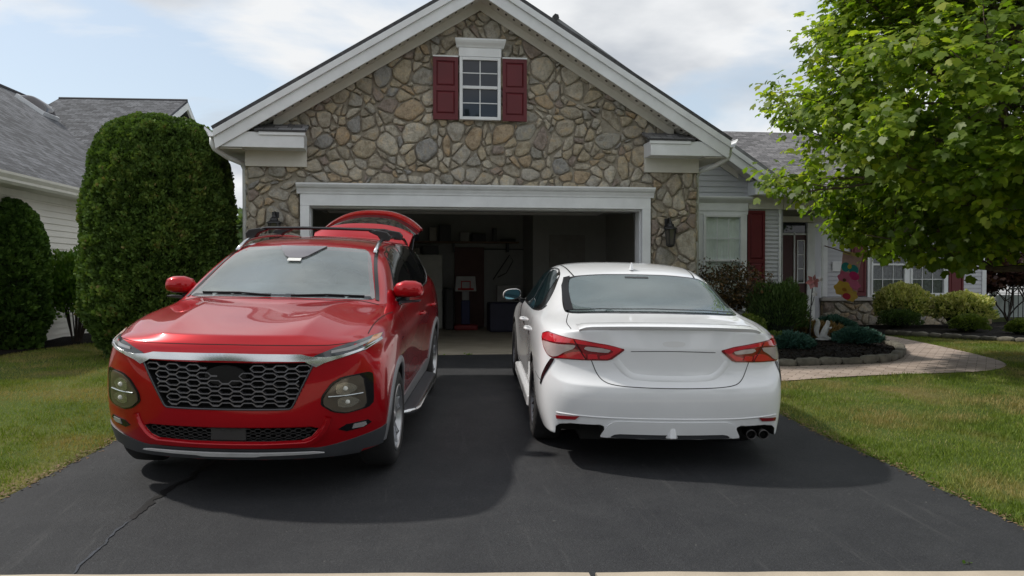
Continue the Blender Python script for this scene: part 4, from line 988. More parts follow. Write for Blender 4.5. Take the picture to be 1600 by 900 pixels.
# ------------------------------------------------------------------ beds, walk and lawn
def poly_sheet(name, pts, zoff, mat, kind='structure', dome=0, cen=None, step=.12):
    """flat outline filled with a fine triangulation that follows the ground"""
    P = [Vector((x, y)) for x, y in pts]; n = len(P)
    xs_ = [p.x for p in P]; ys_ = [p.y for p in P]; extra = []
    def ins(x, y):
        c = False
        for i in range(n):
            a = P[i]; b = P[(i + 1) % n]
            if (a.y > y) != (b.y > y) and x < (b.x - a.x) * (y - a.y) / (b.y - a.y) + a.x: c = not c
        return c
    def dist(x, y):
        dm = 9
        for i in range(n):
            a = P[i]; b = P[(i + 1) % n]; ab = b - a; t = max(0, min(1, (Vector((x, y)) - a).dot(ab) / max(1e-9, ab.length_squared))); dm = min(dm, (Vector((x, y)) - a - ab * t).length)
        return dm
    x = min(xs_)
    while x < max(xs_):
        y = min(ys_)
        while y < max(ys_):
            if ins(x, y) and dist(x, y) > step * .4: extra.append(Vector((x, y)))
            y += step
        x += step
    vs, es, fs, *_ = delaunay_2d_cdt(P + extra, [], [list(range(n))], 1, 1e-5)
    co_ = []
    for v in vs:
        h = 0
        if dome: h = dome * min(1, dist(v.x, v.y) / .9) ** .6 + .02 * noise.noise(Vector((v.x * 7, v.y * 7, 0)))
        co_.append((v.x, v.y, gz(v.y) + zoff + h))
    me = bpy.data.meshes.new(name); me.from_pydata(co_, [], fs); o = link_mesh(name, me, mat, smooth=True)
    if kind: o['kind'] = kind
    return o, ins
def smooth_poly(pts, it=2, closed=True):
    for _ in range(it):
        r = []
        for i in range(len(pts) if closed else len(pts) - 1):
            a = pts[i]; b = pts[(i + 1) % len(pts)]; r += [(lerp(a[0], b[0], .25), lerp(a[1], b[1], .25)), (lerp(a[0], b[0], .75), lerp(a[1], b[1], .75))]
        if not closed: r = [pts[0]] + r + [pts[-1]]
        pts = r
    return pts
outer = smooth_poly([(2.42, -3.35), (3.12, -3.22), (3.89, -3.03), (4.8, -2.87), (5.5, -2.84), (6.1, -2.74), (6.54, -2.49), (6.83, -2.2), (7.08, -1.72), (7.28, -1.06), (7.48, -.37), (7.82, .91), (8.15, 2.34), (8.23, 3.01), (8.3, 3.9), (8.1, 5.0)], 1, False)
inner = smooth_poly([(2.65, -2.05), (3.68, -2.04), (4.09, -2.02), (4.49, -1.96), (4.92, -1.93), (5.43, -1.75), (5.87, -1.32), (6.3, -.74), (6.83, .29), (7.1, 1.4), (7.1, 2.4), (6.9, 3.6), (6.3, 5.0)], 1, False)
walk, in_walk = poly_sheet('path', outer + inner[::-1], .004, M['pavers'])
bedp = inner + [(6.1, 5.0), (6.0, 2.7), (3.4, 2.55), (3.4, .1), (2.75, -.1)]
bed, in_bed = poly_sheet('mulch_bed', bedp, .008, M['mulch'], dome=.13)
bR = [(8.2, 3.5), (8.61, 2.54), (9.14, 1.89), (9.52, 1.15), (10.3, .2), (13, -.6), (14.5, 6.3), (12.8, 6.3), (12.7, 5.7), (8.5, 5.7), (8.1, 5.0)]
bedr, in_bedr = poly_sheet('mulch_bed', bR, .008, M['mulch'], dome=.06, step=.25)
bL = [(-9, -.4), (-7.3, .45), (-6.97, .80), (-6.9, 1.9), (-6.6, 3.0), (-6.4, 4.4), (-5.6, 3.2), (-5.2, 1.5), (-5.0, 0), (-4.2, -.45), (-3.4, -.2), (-3.3, .4), (-3.4, 6), (-7.4, 9), (-9, 9)]
bL = [(-9, -1.0), (-7.6, .35), (-6.97, .80), (-6.85, 2.0), (-6.3, 3.2), (-5.6, 2.5), (-5.1, -.3), (-4.2, -.5), (-3.35, -.2), (-3.33, 6), (-7.4, 9), (-9, 9)]
bedl, in_bedl = poly_sheet('mulch_bed', bL, .008, M['mulch'], dome=.04, step=.3)
# mulch chips lying loose
def chips(insf, x0, x1, y0, y1, n, zf, name='mulch_chips'):
    P = []; 
    while len(P) < n:
        x = RS.uniform(x0, x1); y = RS.uniform(y0, y1)
        if insf(x, y): P.append((x, y, gz(y) + .02))
    return np.array(P)
def on_bed(o, P, up=.012):
    bm = bmesh.new(); bm.from_mesh(o.data); t = BVHTree.FromBMesh(bm); bm.free(); q = []
    for p in P:
        h = t.ray_cast(Vector((p[0], p[1], 3)), Vector((0, 0, -1)))
        q.append((p[0], p[1], (h[0].z if h[0] else p[2]) + up * RS.rand()))
    return np.array(q)
Pc = on_bed(bed, chips(in_bed, 2.7, 7.1, -2, 2.5, 9000, None)); CH = mat_leaf('mulch_chip', [(0, (.006, .005, .004)), (.7, (.020, .016, .013)), (1, (.06, .045, .035))], 0, .9, spec=.1)
leaves('mulch_chips', Pc, rdir(len(Pc)) * np.array([1, 1, .35]), rdir(len(Pc)), .045 * (.5 + RS.rand(len(Pc))), T_NEEDLE, CH)['kind'] = 'stuff'
# stone edging blocks, one object per run
def edging(name, path, label, h=.10, wd=.13, seed=0, mat=None):
    rnd = random.Random(seed); L = 0; segs = []
    mb = MB(); i = 0; carry = 0; pos = 0
    P = [Vector(p) for p in path]; cum = [0]
    for a, b in zip(P, P[1:]): cum.append(cum[-1] + (b - a).length)
    def at(s):
        s = max(0, min(cum[-1] - 1e-6, s)); j = 0
        while cum[j + 1] < s: j += 1
        t = (s - cum[j]) / (cum[j + 1] - cum[j]); d = (P[j + 1] - P[j]).normalized(); return P[j].lerp(P[j + 1], t), d
    s = 0; n = 0
    R = empty(name, (0, 0, 0), label=label, cat='edging')
    while s < cum[-1] - .1:
        l = rnd.uniform(.22, .34); p, d = at(s + l / 2); nrm = Vector((-d.y, d.x)); g = gz(p.y); hh = h * rnd.uniform(.85, 1.15)
        vs = []; nu, nv = 6, 5; mb = MB()
        for iu in range(nu + 1):
            for iv in range(nv * 2):
                a = 2 * pi * iv / (nv * 2); u = (iu / nu * 2 - 1); e = (1 - abs(u) ** 5) ** .5 if abs(u) < 1 else .0
                ca, sa = cos(a), sin(a); q = .30
                x = u * l * .5; yy = math.copysign(abs(ca) ** q, ca) * wd * .5 * (.6 + .4 * e); zz = math.copysign(abs(sa) ** q, sa) * hh * .5 * (.6 + .4 * e) + hh * .42
                w_ = 1 + .16 * noise.noise(Vector((s * 3 + x * 9, yy * 14, zz * 14 + seed)))
                pp = p + d * x + nrm * yy * w_; vs.append((pp.x, pp.y, g + zz * w_))
        fs = [(iu * nv * 2 + k, iu * nv * 2 + (k + 1) % (nv * 2), (iu + 1) * nv * 2 + (k + 1) % (nv * 2), (iu + 1) * nv * 2 + k) for iu in range(nu) for k in range(nv * 2)]
        fs += [tuple(range(nv * 2)), tuple(nu * nv * 2 + k for k in range(nv * 2))]
        mb.add(vs, fs); mb.build('edging_stone', mat, R, smooth=True); s += l + .008; n += 1
    return R
EDG = simple('weathered_edging', (.13, .12, .095), .9, var=.35, nscale=8, bmp=.8, bscale=25)
edging('bed_edging', [(p[0], p[1] + .05) for p in inner if p[1] < 3.4], 'curved row of weathered edging stones round the mulched island', .105, .13, 3, EDG)
edging('bed_edging', [(8.45, 3.15), (8.61, 2.5), (9.14, 1.85), (9.52, 1.12), (10.3, .2), (11.5, -.3)], 'low row of edging stones along the foundation bed at the right', .09, .12, 5, EDG)

# ------------------------------------------------------------------ grass
def in_lawn(x, y):
    if x < drive_l(y) - .02 and y > -9: 
        return not in_bedl(x, y) and y < 6 and y > apron_y(x) + .02
    if x > drive_r(y) + .02: return not (in_walk(x, y) or in_bed(x, y) or in_bedr(x, y)) and y > apron_y(x) + .02 and y < 3.4 and not (2.4 < x < 6.2 and y > -2)
    return False
def grass_pts(x0, x1, y0, y1, dens):
    n = int((x1 - x0) * (y1 - y0) * dens); X = RS.uniform(x0, x1, n); Y = RS.uniform(y0, y1, n)
    k = np.array([in_lawn(a, b) for a, b in zip(X, Y)]); X = X[k]; Y = Y[k]
    return np.stack([X, Y, np.interp(Y, [p[0] for p in GPR], [p[1] for p in GPR]) - .01], 1)
GR = mat_leaf('grass_blade', [(0, (.085, .135, .018)), (.45, (.155, .215, .030)), (.85, (.24, .285, .048)), (.94, (.33, .29, .12)), (1, (.42, .36, .18))], .25, .55, noise_scale=.75, dry=(.47, .60, (.33, .27, .11)), spec=.2)
gp = np.concatenate([grass_pts(-9, -3.3, -8.7, -5, 4200), grass_pts(-9.5, -3.1, -5, -2, 2600), grass_pts(-10, -3.0, -2, 4.5, 1500), grass_pts(2.3, 5.2, -8.6, -5, 4200), grass_pts(2.3, 8, -5, -2.2, 2600), grass_pts(6, 11, -2.2, 2.5, 1500), grass_pts(5.2, 9, -8, -5, 900)])
n = len(gp); print('grass', n)
dens = vnoise(gp, .9, 3) + .8 * vnoise(gp, 3.2, 5) + .4 * vnoise(gp, 9.0, 8)
D = rdir(n) * np.array([.55, .55, .1]) + np.array([0, 0, .8]); far = np.clip((gp[:, 1] + 6) / 8, 0, 1)
S = (.028 + .018 * RS.rand(n)) * np.clip(1 + .55 * dens, .45, 1.9) * (1 + .1 * far); lv = np.clip(.46 - .42 * dens + RS.normal(size=n) * .22, 0, 1)
leaves('grass', gp, D, rdir(n), S, T_BLADE * np.array([.16, 1, 1]), GR, None, lv, wid=1.0)['kind'] = 'stuff'
# ragged grass tufts and dead leaves at the drive edge
m_ = 2600; ey = RS.uniform(-8.4, -2.2, m_); side = RS.rand(m_) < .5
ex_ = np.array([drive_l(y) - abs(RS.normal() * .04) if s else drive_r(y) + abs(RS.normal() * .04) for y, s in zip(ey, side)])
Pe = np.stack([ex_ + RS.normal(size=m_) * .025, ey, np.interp(ey, [p[0] for p in GPR], [p[1] for p in GPR]) + .004], 1)
leaves('leaf_litter', Pe, rdir(m_) * np.array([1, 1, .15]), rdir(m_) * .3 + np.array([0, 0, 1.]), .022 * (.5 + RS.rand(m_)), T_OVAL, mat_leaf('dead_leaf', [(0, (.10, .06, .03)), (.5, (.20, .13, .07)), (1, (.07, .08, .02))], 0, .8), None)['kind'] = 'stuff'

# ------------------------------------------------------------------ garden ornaments
R = empty('boulder', (5.22, .80, .12), label='orange tan boulder behind the left juniper', cat='rock')
mb = MB(); mb.blob((0, 0, .15), (.36, .26, .22), 18, 12, .55, 3, zmin=-.05); mb.build('boulder_stone', simple('orange_boulder', (.36, .22, .13), .9, var=.3, nscale=4, bmp=.6), R, smooth=True)
for i, (x, y, r_, lb) in enumerate(((4.35, -.35, .11, 'pale round stone at the left end of the mulched island'), (4.75, -.25, .08, 'small grey stone between bush and boulder'))):
    mb = MB(); mb.blob((0, 0, 0), (r_, r_ * .8, r_ * .7), 14, 9, .4, i + 8); o = mb.build('garden_stone', simple('pale_stone%d' % i, (.34, .33, .30), .9, var=.2, nscale=6), smooth=True); o.location = (x, y, .14); tag(o, lb, 'rock')
# squirrel statue, sitting up, tail curled behind, holding a nut
def skin_fig(name, nodes, edges, mat, parent, sub=2):
    me = bpy.data.meshes.new(name); me.from_pydata([n_[0] for n_ in nodes], edges, []); o = link_mesh(name, me, mat, parent)
    m = o.modifiers.new('s', 'SKIN'); m.use_smooth_shade = True
    for i, n_ in enumerate(nodes):
        r = n_[1]; o.data.skin_vertices[0].data[i].radius = (r, r) if not isinstance(r, tuple) else r
    o.data.skin_vertices[0].data[0].use_root = True
    m2 = o.modifiers.new('u', 'SUBSURF'); m2.levels = sub; m2.render_levels = sub; return o
SQ = empty('squirrel_statue', (5.45, .05, .16), (0, 0, radians(80)), label='white stone squirrel statue sitting up with curled tail', cat='statue')
SQ.scale = (.74, .74, .74)
SM = simple('white_cast_stone', (.55, .55, .56), .8, var=.15, nscale=14, bmp=.4)
nodes = [((0, 0, .12), .075), ((0, -.02, .20), .07), ((0, -.045, .275), .05), ((0, -.07, .325), .036), ((0, -.085, .365), .05), ((0, -.135, .355), .026),
         ((.055, -.01, .07), .05), ((.06, -.09, .04), .026), ((.06, -.14, .03), .018), ((-.055, -.01, .07), .05), ((-.06, -.09, .04), .026), ((-.06, -.14, .03), .018),
         ((.05, -.07, .265), .022), ((.045, -.12, .235), .017), ((.015, -.145, .26), .016), ((-.05, -.07, .265), .022), ((-.045, -.12, .235), .017), ((-.015, -.145, .26), .016),
         ((0, .09, .05), .03), ((0, .15, .12), .05), ((0, .16, .24), .062), ((0, .12, .34), .06), ((0, .13, .42), .045), ((0, .19, .45), .025), ((.026, -.07, .41), .012), ((-.026, -.07, .41), .012)]
edges = [(0, 1), (1, 2), (2, 3), (3, 4), (4, 5), (0, 6), (6, 7), (7, 8), (0, 9), (9, 10), (10, 11), (2, 12), (12, 13), (13, 14), (2, 15), (15, 16), (16, 17), (0, 18), (18, 19), (19, 20), (20, 21), (21, 22), (22, 23), (4, 24), (4, 25)]
skin_fig('body', nodes, edges, SM, SQ)
mb = MB(); mb.lathe([(0, 0), (.15, 0), (.155, .015), (.15, .03), (0, .032)], 20, lambda p: (p[0] * .8, p[1] * 1.15, p[2])); mb.build('plinth', SM, SQ, smooth=False)
mb = MB(); mb.blob((0, -.155, .265), (.017, .017, .02), 8, 6); mb.build('nut', SM, SQ, smooth=True)
mb = MB()
for s in (-1, 1): mb.blob((s * .034, -.112, .375), (.007, .007, .007), 6, 4)
mb.build('eye', M['black'], SQ)
# flower pinwheel on a stake
PW = empty('garden_pinwheel', (4.98, -.40, .10), label='pink and white metal flower ornament on a tall dark stake', cat='garden ornament')
mb = MB(); mb.tube([(0, 0, 0), (.01, 0, .5), (.04, 0, .92)], .009, 6); mb.tube([(.03, 0, .62), (.05, -.02, .72), (.055, -.04, .80)], .006, 5); mb.build('stake', M['black'], PW)
PK = simple('pink_enamel', (.42, .16, .17), .35, var=.2); WH = simple('white_enamel', (.62, .60, .60), .35)
def flower(c, r, mat, nm):
    mb = MB()
    for k in range(6):
        a = k * pi / 3 + .2; d = Vector((cos(a), 0, sin(a))); t = Vector((-sin(a), 0, cos(a))); c_ = Vector(c)
        vs = [c_, c_ + d * r * .5 + t * r * .33 + Vector((0, -.02, 0)), c_ + d * r + Vector((0, .01, 0)), c_ + d * r * .5 - t * r * .33 + Vector((0, .02, 0))]
        mb.add([v for v in vs] + [v + Vector((0, .003, 0)) for v in vs], [(0, 1, 2, 3), (7, 6, 5, 4), (0, 4, 5, 1), (1, 5, 6, 2), (2, 6, 7, 3), (3, 7, 4, 0)])
    mb.blob((c[0], c[1] - .01, c[2]), (r * .2, r * .15, r * .2), 8, 6); mb.build(nm, mat, PW)
flower((.04, -.02, .98), .12, PK, 'flower'); flower((.155, -.02, 1.02), .05, WH, 'small_flower'); flower((.055, -.05, .80), .05, WH, 'small_flower')

# flower garden flag on a short pole from the wall corner
FL = empty('flag', (8.60, 5.85, 1.86), label='colourful flower banner hanging from a short pole on the wing corner', cat='flag')
mb = MB(); mb.tube([(0, 0, 0), (.10, -.98, -.22)], .012, 8); mb.build('flagpole', M['wood'], FL)
def cloth(u, v_): # u across 0..1 along pole, v down
    return Vector((.10 + .02 * u + .25 * u + .03 * sin(v_ * 6 + u * 3) - .18 * v_, -.62 - .36 * u + .035 * sin(v_ * 7) , -.125 - .10 * u - 1.05 * v_ - .04 * sin(u * 3.1) * 0))
def patch_cloth(name, mat, outline, off):
    P = [Vector(p) for p in outline]; n = len(P); ex = []
    for i in range(1, 12):
        for j in range(1, 24):
            u, v_ = i / 12, j / 24; c = False
            for q in range(n):
                a = P[q]; b = P[(q + 1) % n]
                if (a.y > v_) != (b.y > v_) and u < (b.x - a.x) * (v_ - a.y) / (b.y - a.y) + a.x: c = not c
            if c: ex.append(Vector((u, v_)))
    vs, es, fs, *_ = delaunay_2d_cdt(P + ex, [], [list(range(n))], 1, 1e-5)
    nn = Vector((-.5, -.8, 0)).normalized(); A = [cloth(v.x, v.y) + nn * off for v in vs]
    me = bpy.data.meshes.new(name); me.from_pydata(A, [], fs); return link_mesh(name, me, mat, FL, smooth=True)
def circ(cu, cv, r, n=18, lob=0, am=0): return [(cu + r * (1 + am * cos(lob * 2 * pi * k / n)) * cos(2 * pi * k / n), cv + r * .38 * (1 + am * cos(lob * 2 * pi * k / n)) * sin(2 * pi * k / n)) for k in range(n)]
FC = lambda nm, c: simple(nm, c, .7, var=.12)
patch_cloth('banner', FC('banner_cloth', (.60, .38, .33)), [(.0, 0), (1, 0), (1, .35), (.95, .8), (.7, 1.0), (.3, .97), (.05, .7), (.02, .3)], 0)
for nm, c, ol, of in (('banner_header', (.62, .52, .16), [(0, 0), (1, 0), (1, .07), (0, .07)], .006), ('bow', (.02, .26, .24), circ(.28, .33, .26), .008), ('bow', (.02, .26, .24), circ(.74, .34, .26), .009), ('ribbon', (.60, .52, .05), circ(.5, .30, .13), .014), ('flower_patch', (.55, .02, .14), circ(.78, .47, .24), .012),
                       ('flower_patch', (.60, .13, .22), circ(.30, .56, .36, 24, 6, .12), .016), ('flower_patch', (.60, .14, .26), circ(.76, .66, .28, 24, 6, .12), .02), ('flower_patch', (.66, .42, .05), circ(.30, .78, .40, 24, 6, .12), .024), ('flower_patch', (.64, .42, .08), circ(.72, .90, .30, 24, 6, .12), .028), ('flower_patch', (.5, .03, .06), circ(.52, .93, .18), .032), ('flower_heart', (.12, .04, .02), circ(.34, .60, .09), .03), ('flower_heart', (.42, .18, .02), circ(.38, .80, .10), .034)):
    patch_cloth(nm, FC('felt_' + nm + str(of), c), ol, of)

# ------------------------------------------------------------------ things beyond: fences, far houses and trees
IF = empty('metal_fence', (12.95, 5.4, 0), label='black metal picket fence panel right of the grey wing', cat='fence')
mb = MB()
for k in range(9): mb.box(k * .12, k * .12 + .015, 0, .015, .05, .95)
mb.box(0, 1.0, -.002, .02, .12, .15); mb.box(0, 1.0, -.002, .02, .85, .88); mb.build('panel', M['black'], IF)
WF = empty('board_fence', (13.6, 9.0, 0), label='pale board fence behind the bushes at the right edge', cat='fence')
mb = MB()
for k in range(24): mb.box(k * .15, k * .15 + .142, 0, .03, -.1, .62)
mb.build('boards', simple('pale_fence', (.42, .47, .46), .7, var=.1), WF)
mb = MB()
for k in range(3): mb.box(k * 1.7, k * 1.7 + .1, -.05, .05, -.1, .68)
mb.build('post', simple('pale_fence_post', (.5, .54, .52), .7, var=.1), WF)
def far_house(loc, rz, w, d, h, rh, mat, label):
    H = empty('far_house', loc, (0, 0, rz), label=label, cat='house'); mb = MB(); siding(mb, (-w / 2, -d / 2), (w / 2, -d / 2), 0, h, (0, -1), lap=.12); siding(mb, (-w / 2, d / 2), (-w / 2, -d / 2), 0, h, (-1, 0), lap=.12); mb.box(-w / 2, w / 2, -d / 2 + .002, d / 2, -.3, h); mb.build('wall', mat, H)
    mb = MB(); mb.prism([(-d / 2 - .4, h - .1), (0, h + rh), (d / 2 + .4, h - .1), (d / 2 + .4, h), (0, h + rh + .12), (-d / 2 - .4, h)], lambda u, w_, t: (t, u, w_), -w / 2 - .3, w / 2 + .3); o = mb.build('roof', M['shingle_n'], H); sheet_uv(o, lambda c: (c.x, c.y * 1.2))
    mb = MB(); mb.box(-w / 2 - .3, w / 2 + .3, -d / 2 - .43, -d / 2 - .39, h - .2, h + .02); mb.build('fascia', M['trim'], H)
    for x in (-w / 4, w / 4): window('window', x - .5, x + .5, 1.0, 2.3, -d / 2 - .01, H)
    return H
far_house((25, 16.5, 0), radians(8), 14, 9, 4.6, 2.4, M['siding'], 'grey sided house glimpsed through the maple leaves at the right edge')
far_house((-10.5, 45, -.4), radians(20), 13, 9, 2.7, 2.6, M['siding_n'], 'pale house far behind, in the gap between hedge and garage')
def far_tree(c, r, h, label, seed, mat):
    R = empty('background_tree', c, label=label, cat='tree', group='trees far behind the houses'); n = 3500
    d = rdir(n); rad = .55 + .45 * RS.rand(n) ** .5; w1 = vnoise(d, 2.2, seed); P = d * (rad * (1 + .35 * w1))[:, None] * np.array([r, r, h * .42]) + np.array([0, 0, h * .6])
    leaves('crown', P, rdir(n), rdir(n) + d, .42 * (.6 + .8 * RS.rand(n)), T_SPRAY, mat, R)
    mb = MB(); mb.tube([(0, 0, -.5), (0, 0, h * .6)], [.25, .12], 8); mb.build('trunk', BARK, R); return R
far_tree((-7.8, 30, -.3), 2.6, 4.6, 'bushy tree in the gap left of the garage wall', 3, G['mound'])
far_tree((-14.5, 34, -.3), 3.2, 5.2, 'background tree behind the large clipped evergreen', 4, G['mound'])
far_tree((22, 34, 0), 4, 6.5, 'background tree behind the right wing roof', 6, G['mound'])
for i, (x, y, r, h, lb) in enumerate(((-12, -27, 4, 8, 'unseen tree across the road to the left, added for car reflections'), (3, -30, 4.5, 9, 'unseen tree across the road in the middle, added for car reflections'), (15, -28, 4, 7.5, 'unseen tree across the road to the right, added for car reflections'))):
    far_tree((x, y, -.45), r, h, lb, 20 + i, G['mound'])  # unseen trees behind the camera, added for dark reflections in the cars

# ------------------------------------------------------------------ garage contents
def thing_box(name, label, cat, x0, x1, y0, y1, z0, z1, mat, bev=.01):
    cx, cy = (x0 + x1) / 2, (y0 + y1) / 2; mb = MB(); mb.box(x0 - cx, x1 - cx, y0 - cy, y1 - cy, 0, z1 - z0); o = mb.build(name, mat, bevel=bev); o.location = (cx, cy, z0); return tag(o, label, cat)
S_ = lambda n, c, **k: simple(n, c, k.pop('r', .6), **k)
FRD = empty('white_cabinet', (-.88, 5.9, 0), label='tall white cabinet at the back left of the garage', cat='cabinet')
mb = MB(); mb.box(-.6, .6, -.3, .3, .03, 1.62); mb.build('carcass', S_('cabinet_white', (.5, .5, .46)), FRD, bevel=.01)
for s in (0, 1):
    mb = MB(); mb.box(-.59 + s * .6, -.01 + s * .6, -.325, -.302, .06, 1.6); d_ = mb.build('door', S_('cabinet_door%d' % s, (.5, .5, .46)), FRD, bevel=.006)
    mb = MB(); mb.box(-.06 + s * .08, -.045 + s * .08, -.345, -.326, .75, .9); mb.build('handle', M['black'], d_)
SH = empty('wall_shelf', (-.02, 6.1, 1.89), label='long shelf on the rear garage wall', cat='shelf'); mb = MB(); mb.box(-1.2, 1.45, -.2, .2, 0, .03); mb.build('board', M['wood'], SH); mb = MB()
for x in (-1, 0, 1.2): mb.box(x, x + .03, -.15, .19, -.2, 0)
mb.build('bracket', M['black'], SH)
for i, (x, w_, h_, c, lb) in enumerate(((-1.9, .35, .34, (.05, .06, .09), 'dark storage tote at the left end of the garage shelf'), (-1.42, .16, .3, (.35, .33, .3), 'pale paint pot stack on the garage shelf'), (-1.15, .25, .36, (.06, .06, .06), 'black tool case on the garage shelf'), (-.72, .2, .2, (.3, .3, .28), 'pale small box on the garage shelf'), (-.4, .3, .16, (.04, .04, .04), 'low black case on the garage shelf'), (-.05, .08, .30, (.1, .1, .1), 'dark spray bottle on the garage shelf'), (.25, .32, .06, (.03, .03, .03), 'flat black bundle at the right end of the garage shelf'))):
    x += .95; thing_box('storage_item', lb, 'box', x - w_ / 2, x + w_ / 2, 5.95, 6.2, 1.922, 1.922 + h_, S_('shelf_item%d' % i, c))
for i, (x, w_, h_, c, lb) in enumerate(((-2.1, .35, .24, (.04, .05, .04), 'dark bag on top of the white garage cabinet'), (-1.75, .22, .14, (.3, .28, .24), 'pale box on top of the white garage cabinet'), (-1.4, .35, .2, (.05, .05, .05), 'black case on top of the white garage cabinet'))):
    x += .87; thing_box('storage_item', lb, 'box', x - w_ / 2, x + w_ / 2, 5.75, 6.05, 1.622, 1.622 + h_, S_('cabinet_item%d' % i, c))
thing_box('red_board', 'tall dark red panel leaning on the rear garage wall', 'panel', .02, .68, 6.2, 6.26, .02, 1.80, S_('dark_red_board', (.10, .04, .03)))
BH = empty('toy_hoop', (.20, 5.4, .012)); BH.scale = (.84, .84, .84); tag(BH, 'toy basketball hoop with white backboard and red rim in the garage', 'basketball hoop')
mb = MB(); mb.box(-.3, .3, -.25, .25, 0, .14); mb.build('base', S_('toy_red', (.20, .015, .015)), BH, bevel=.04)
mb = MB(); mb.box(-.11, .11, -.06, .06, .14, .75); mb.build('post', S_('toy_blue', (.015, .02, .08)), BH, bevel=.02)
mb = MB(); mb.box(-.09, .09, -.05, .05, .75, 1.0); mb.build('upper_post', S_('toy_grey', (.3, .3, .3)), BH, bevel=.02)
mb = MB(); mb.prism([(-.27, .98), (.27, .98), (.24, 1.36), (-.24, 1.36)], lambda u, w_, t: (u, t, w_), -.10, -.06); mb.build('backboard', S_('toy_white', (.42, .42, .41)), BH, bevel=.01)
mb = MB(); mb.tube([(.16 * cos(a), -.28 + .16 * sin(a), 1.04) for a in [2 * pi * k / 20 for k in range(21)]], .014, 6)
for s in (-1, 1): mb.box(s * .11 - .012, s * .11 + .012, -.118, -.101, 1.06, 1.24)
mb.box(-.122, .122, -.119, -.1005, 1.22, 1.245); mb.box(-.2, .2, -.13, -.1, 1.01, 1.06); mb.build('rim', S_('rim_red', (.45, .02, .02)), BH)
thing_box('storage_bin', 'dark blue storage bin on the garage floor behind the white car mirror', 'bin', .62, 1.45, 4.5, 5.1, .014, .62, S_('bin_blue', (.02, .02, .045)), .04)
thing_box('storage_bin', 'black crate pile left of the toy hoop', 'bin', -.24, -.05, 5.3, 5.9, .014, .9, S_('bin_black', (.03, .03, .03)), .03)
thing_box('carton', 'pale carton standing behind the blue bin', 'box', .92, 1.45, 5.75, 5.95, .014, .95, S_('carton', (.36, .35, .33)))
WS = empty('wall_rack', (3.1, 1.3, 0), label='dark folding rack on the right garage wall', cat='rack'); mb = MB()
for k in range(5): mb.box(-.02, .0, k * .2, k * .2 + .02, 1.3, 1.95)
mb.box(-.03, .01, -.02, .84, 1.95, 1.98); mb.box(-.2, .01, -.02, .84, 1.27, 1.30); mb.build('bars', M['black'], WS)
BK = empty('folding_chair', (1.02, 6.1, 1.08), label='dark folded chair frame hanging on the rear garage wall', cat='chair'); mb = MB(); mb.tube([(-.15, 0, 0), (.22, 0, .55), (.30, 0, .42), (.15, 0, .15), (-.05, 0, .05)], .012, 6); mb.tube([(-.35, 0.1, .68), (.55, .1, .68)], .012, 6); mb.build('frame', M['black'], BK)

# weeds in the joints
WD = mat_leaf('weed_leaf', [(0, (.06, .13, .02)), (1, (.20, .30, .05))], .35)
def weed(x, y, n, r, h, label):
    R = empty('weed', (x, y, gz(y)), label=label, cat='weed'); P = np.stack([RS.normal(size=n) * r, RS.normal(size=n) * r * .5, np.full(n, .004)], 1)
    leaves('foliage', P, rdir(n) * np.array([1, 1, .2]) + np.array([0, 0, .55]), rdir(n), h * (.5 + RS.rand(n)), T_OVAL, WD, R)
    mb = MB(); mb.tube([(0, 0, 0), (0, 0, h * .4)], .003, 4); mb.build('stem', DKBARK, R)
weed(-.215, -8.25, 22, .012, .018, 'small weed growing in the joint of the kerb slabs')
weed(-.62, -.03, 14, .07, .035, 'left weed sprouting at the garage threshold')
weed(-.20, -.03, 12, .06, .035, 'right weed sprouting at the garage threshold')
weed(1.75, -8.27, 7, .010, .022, 'lone green weed at the driveway foot near the right lawn')
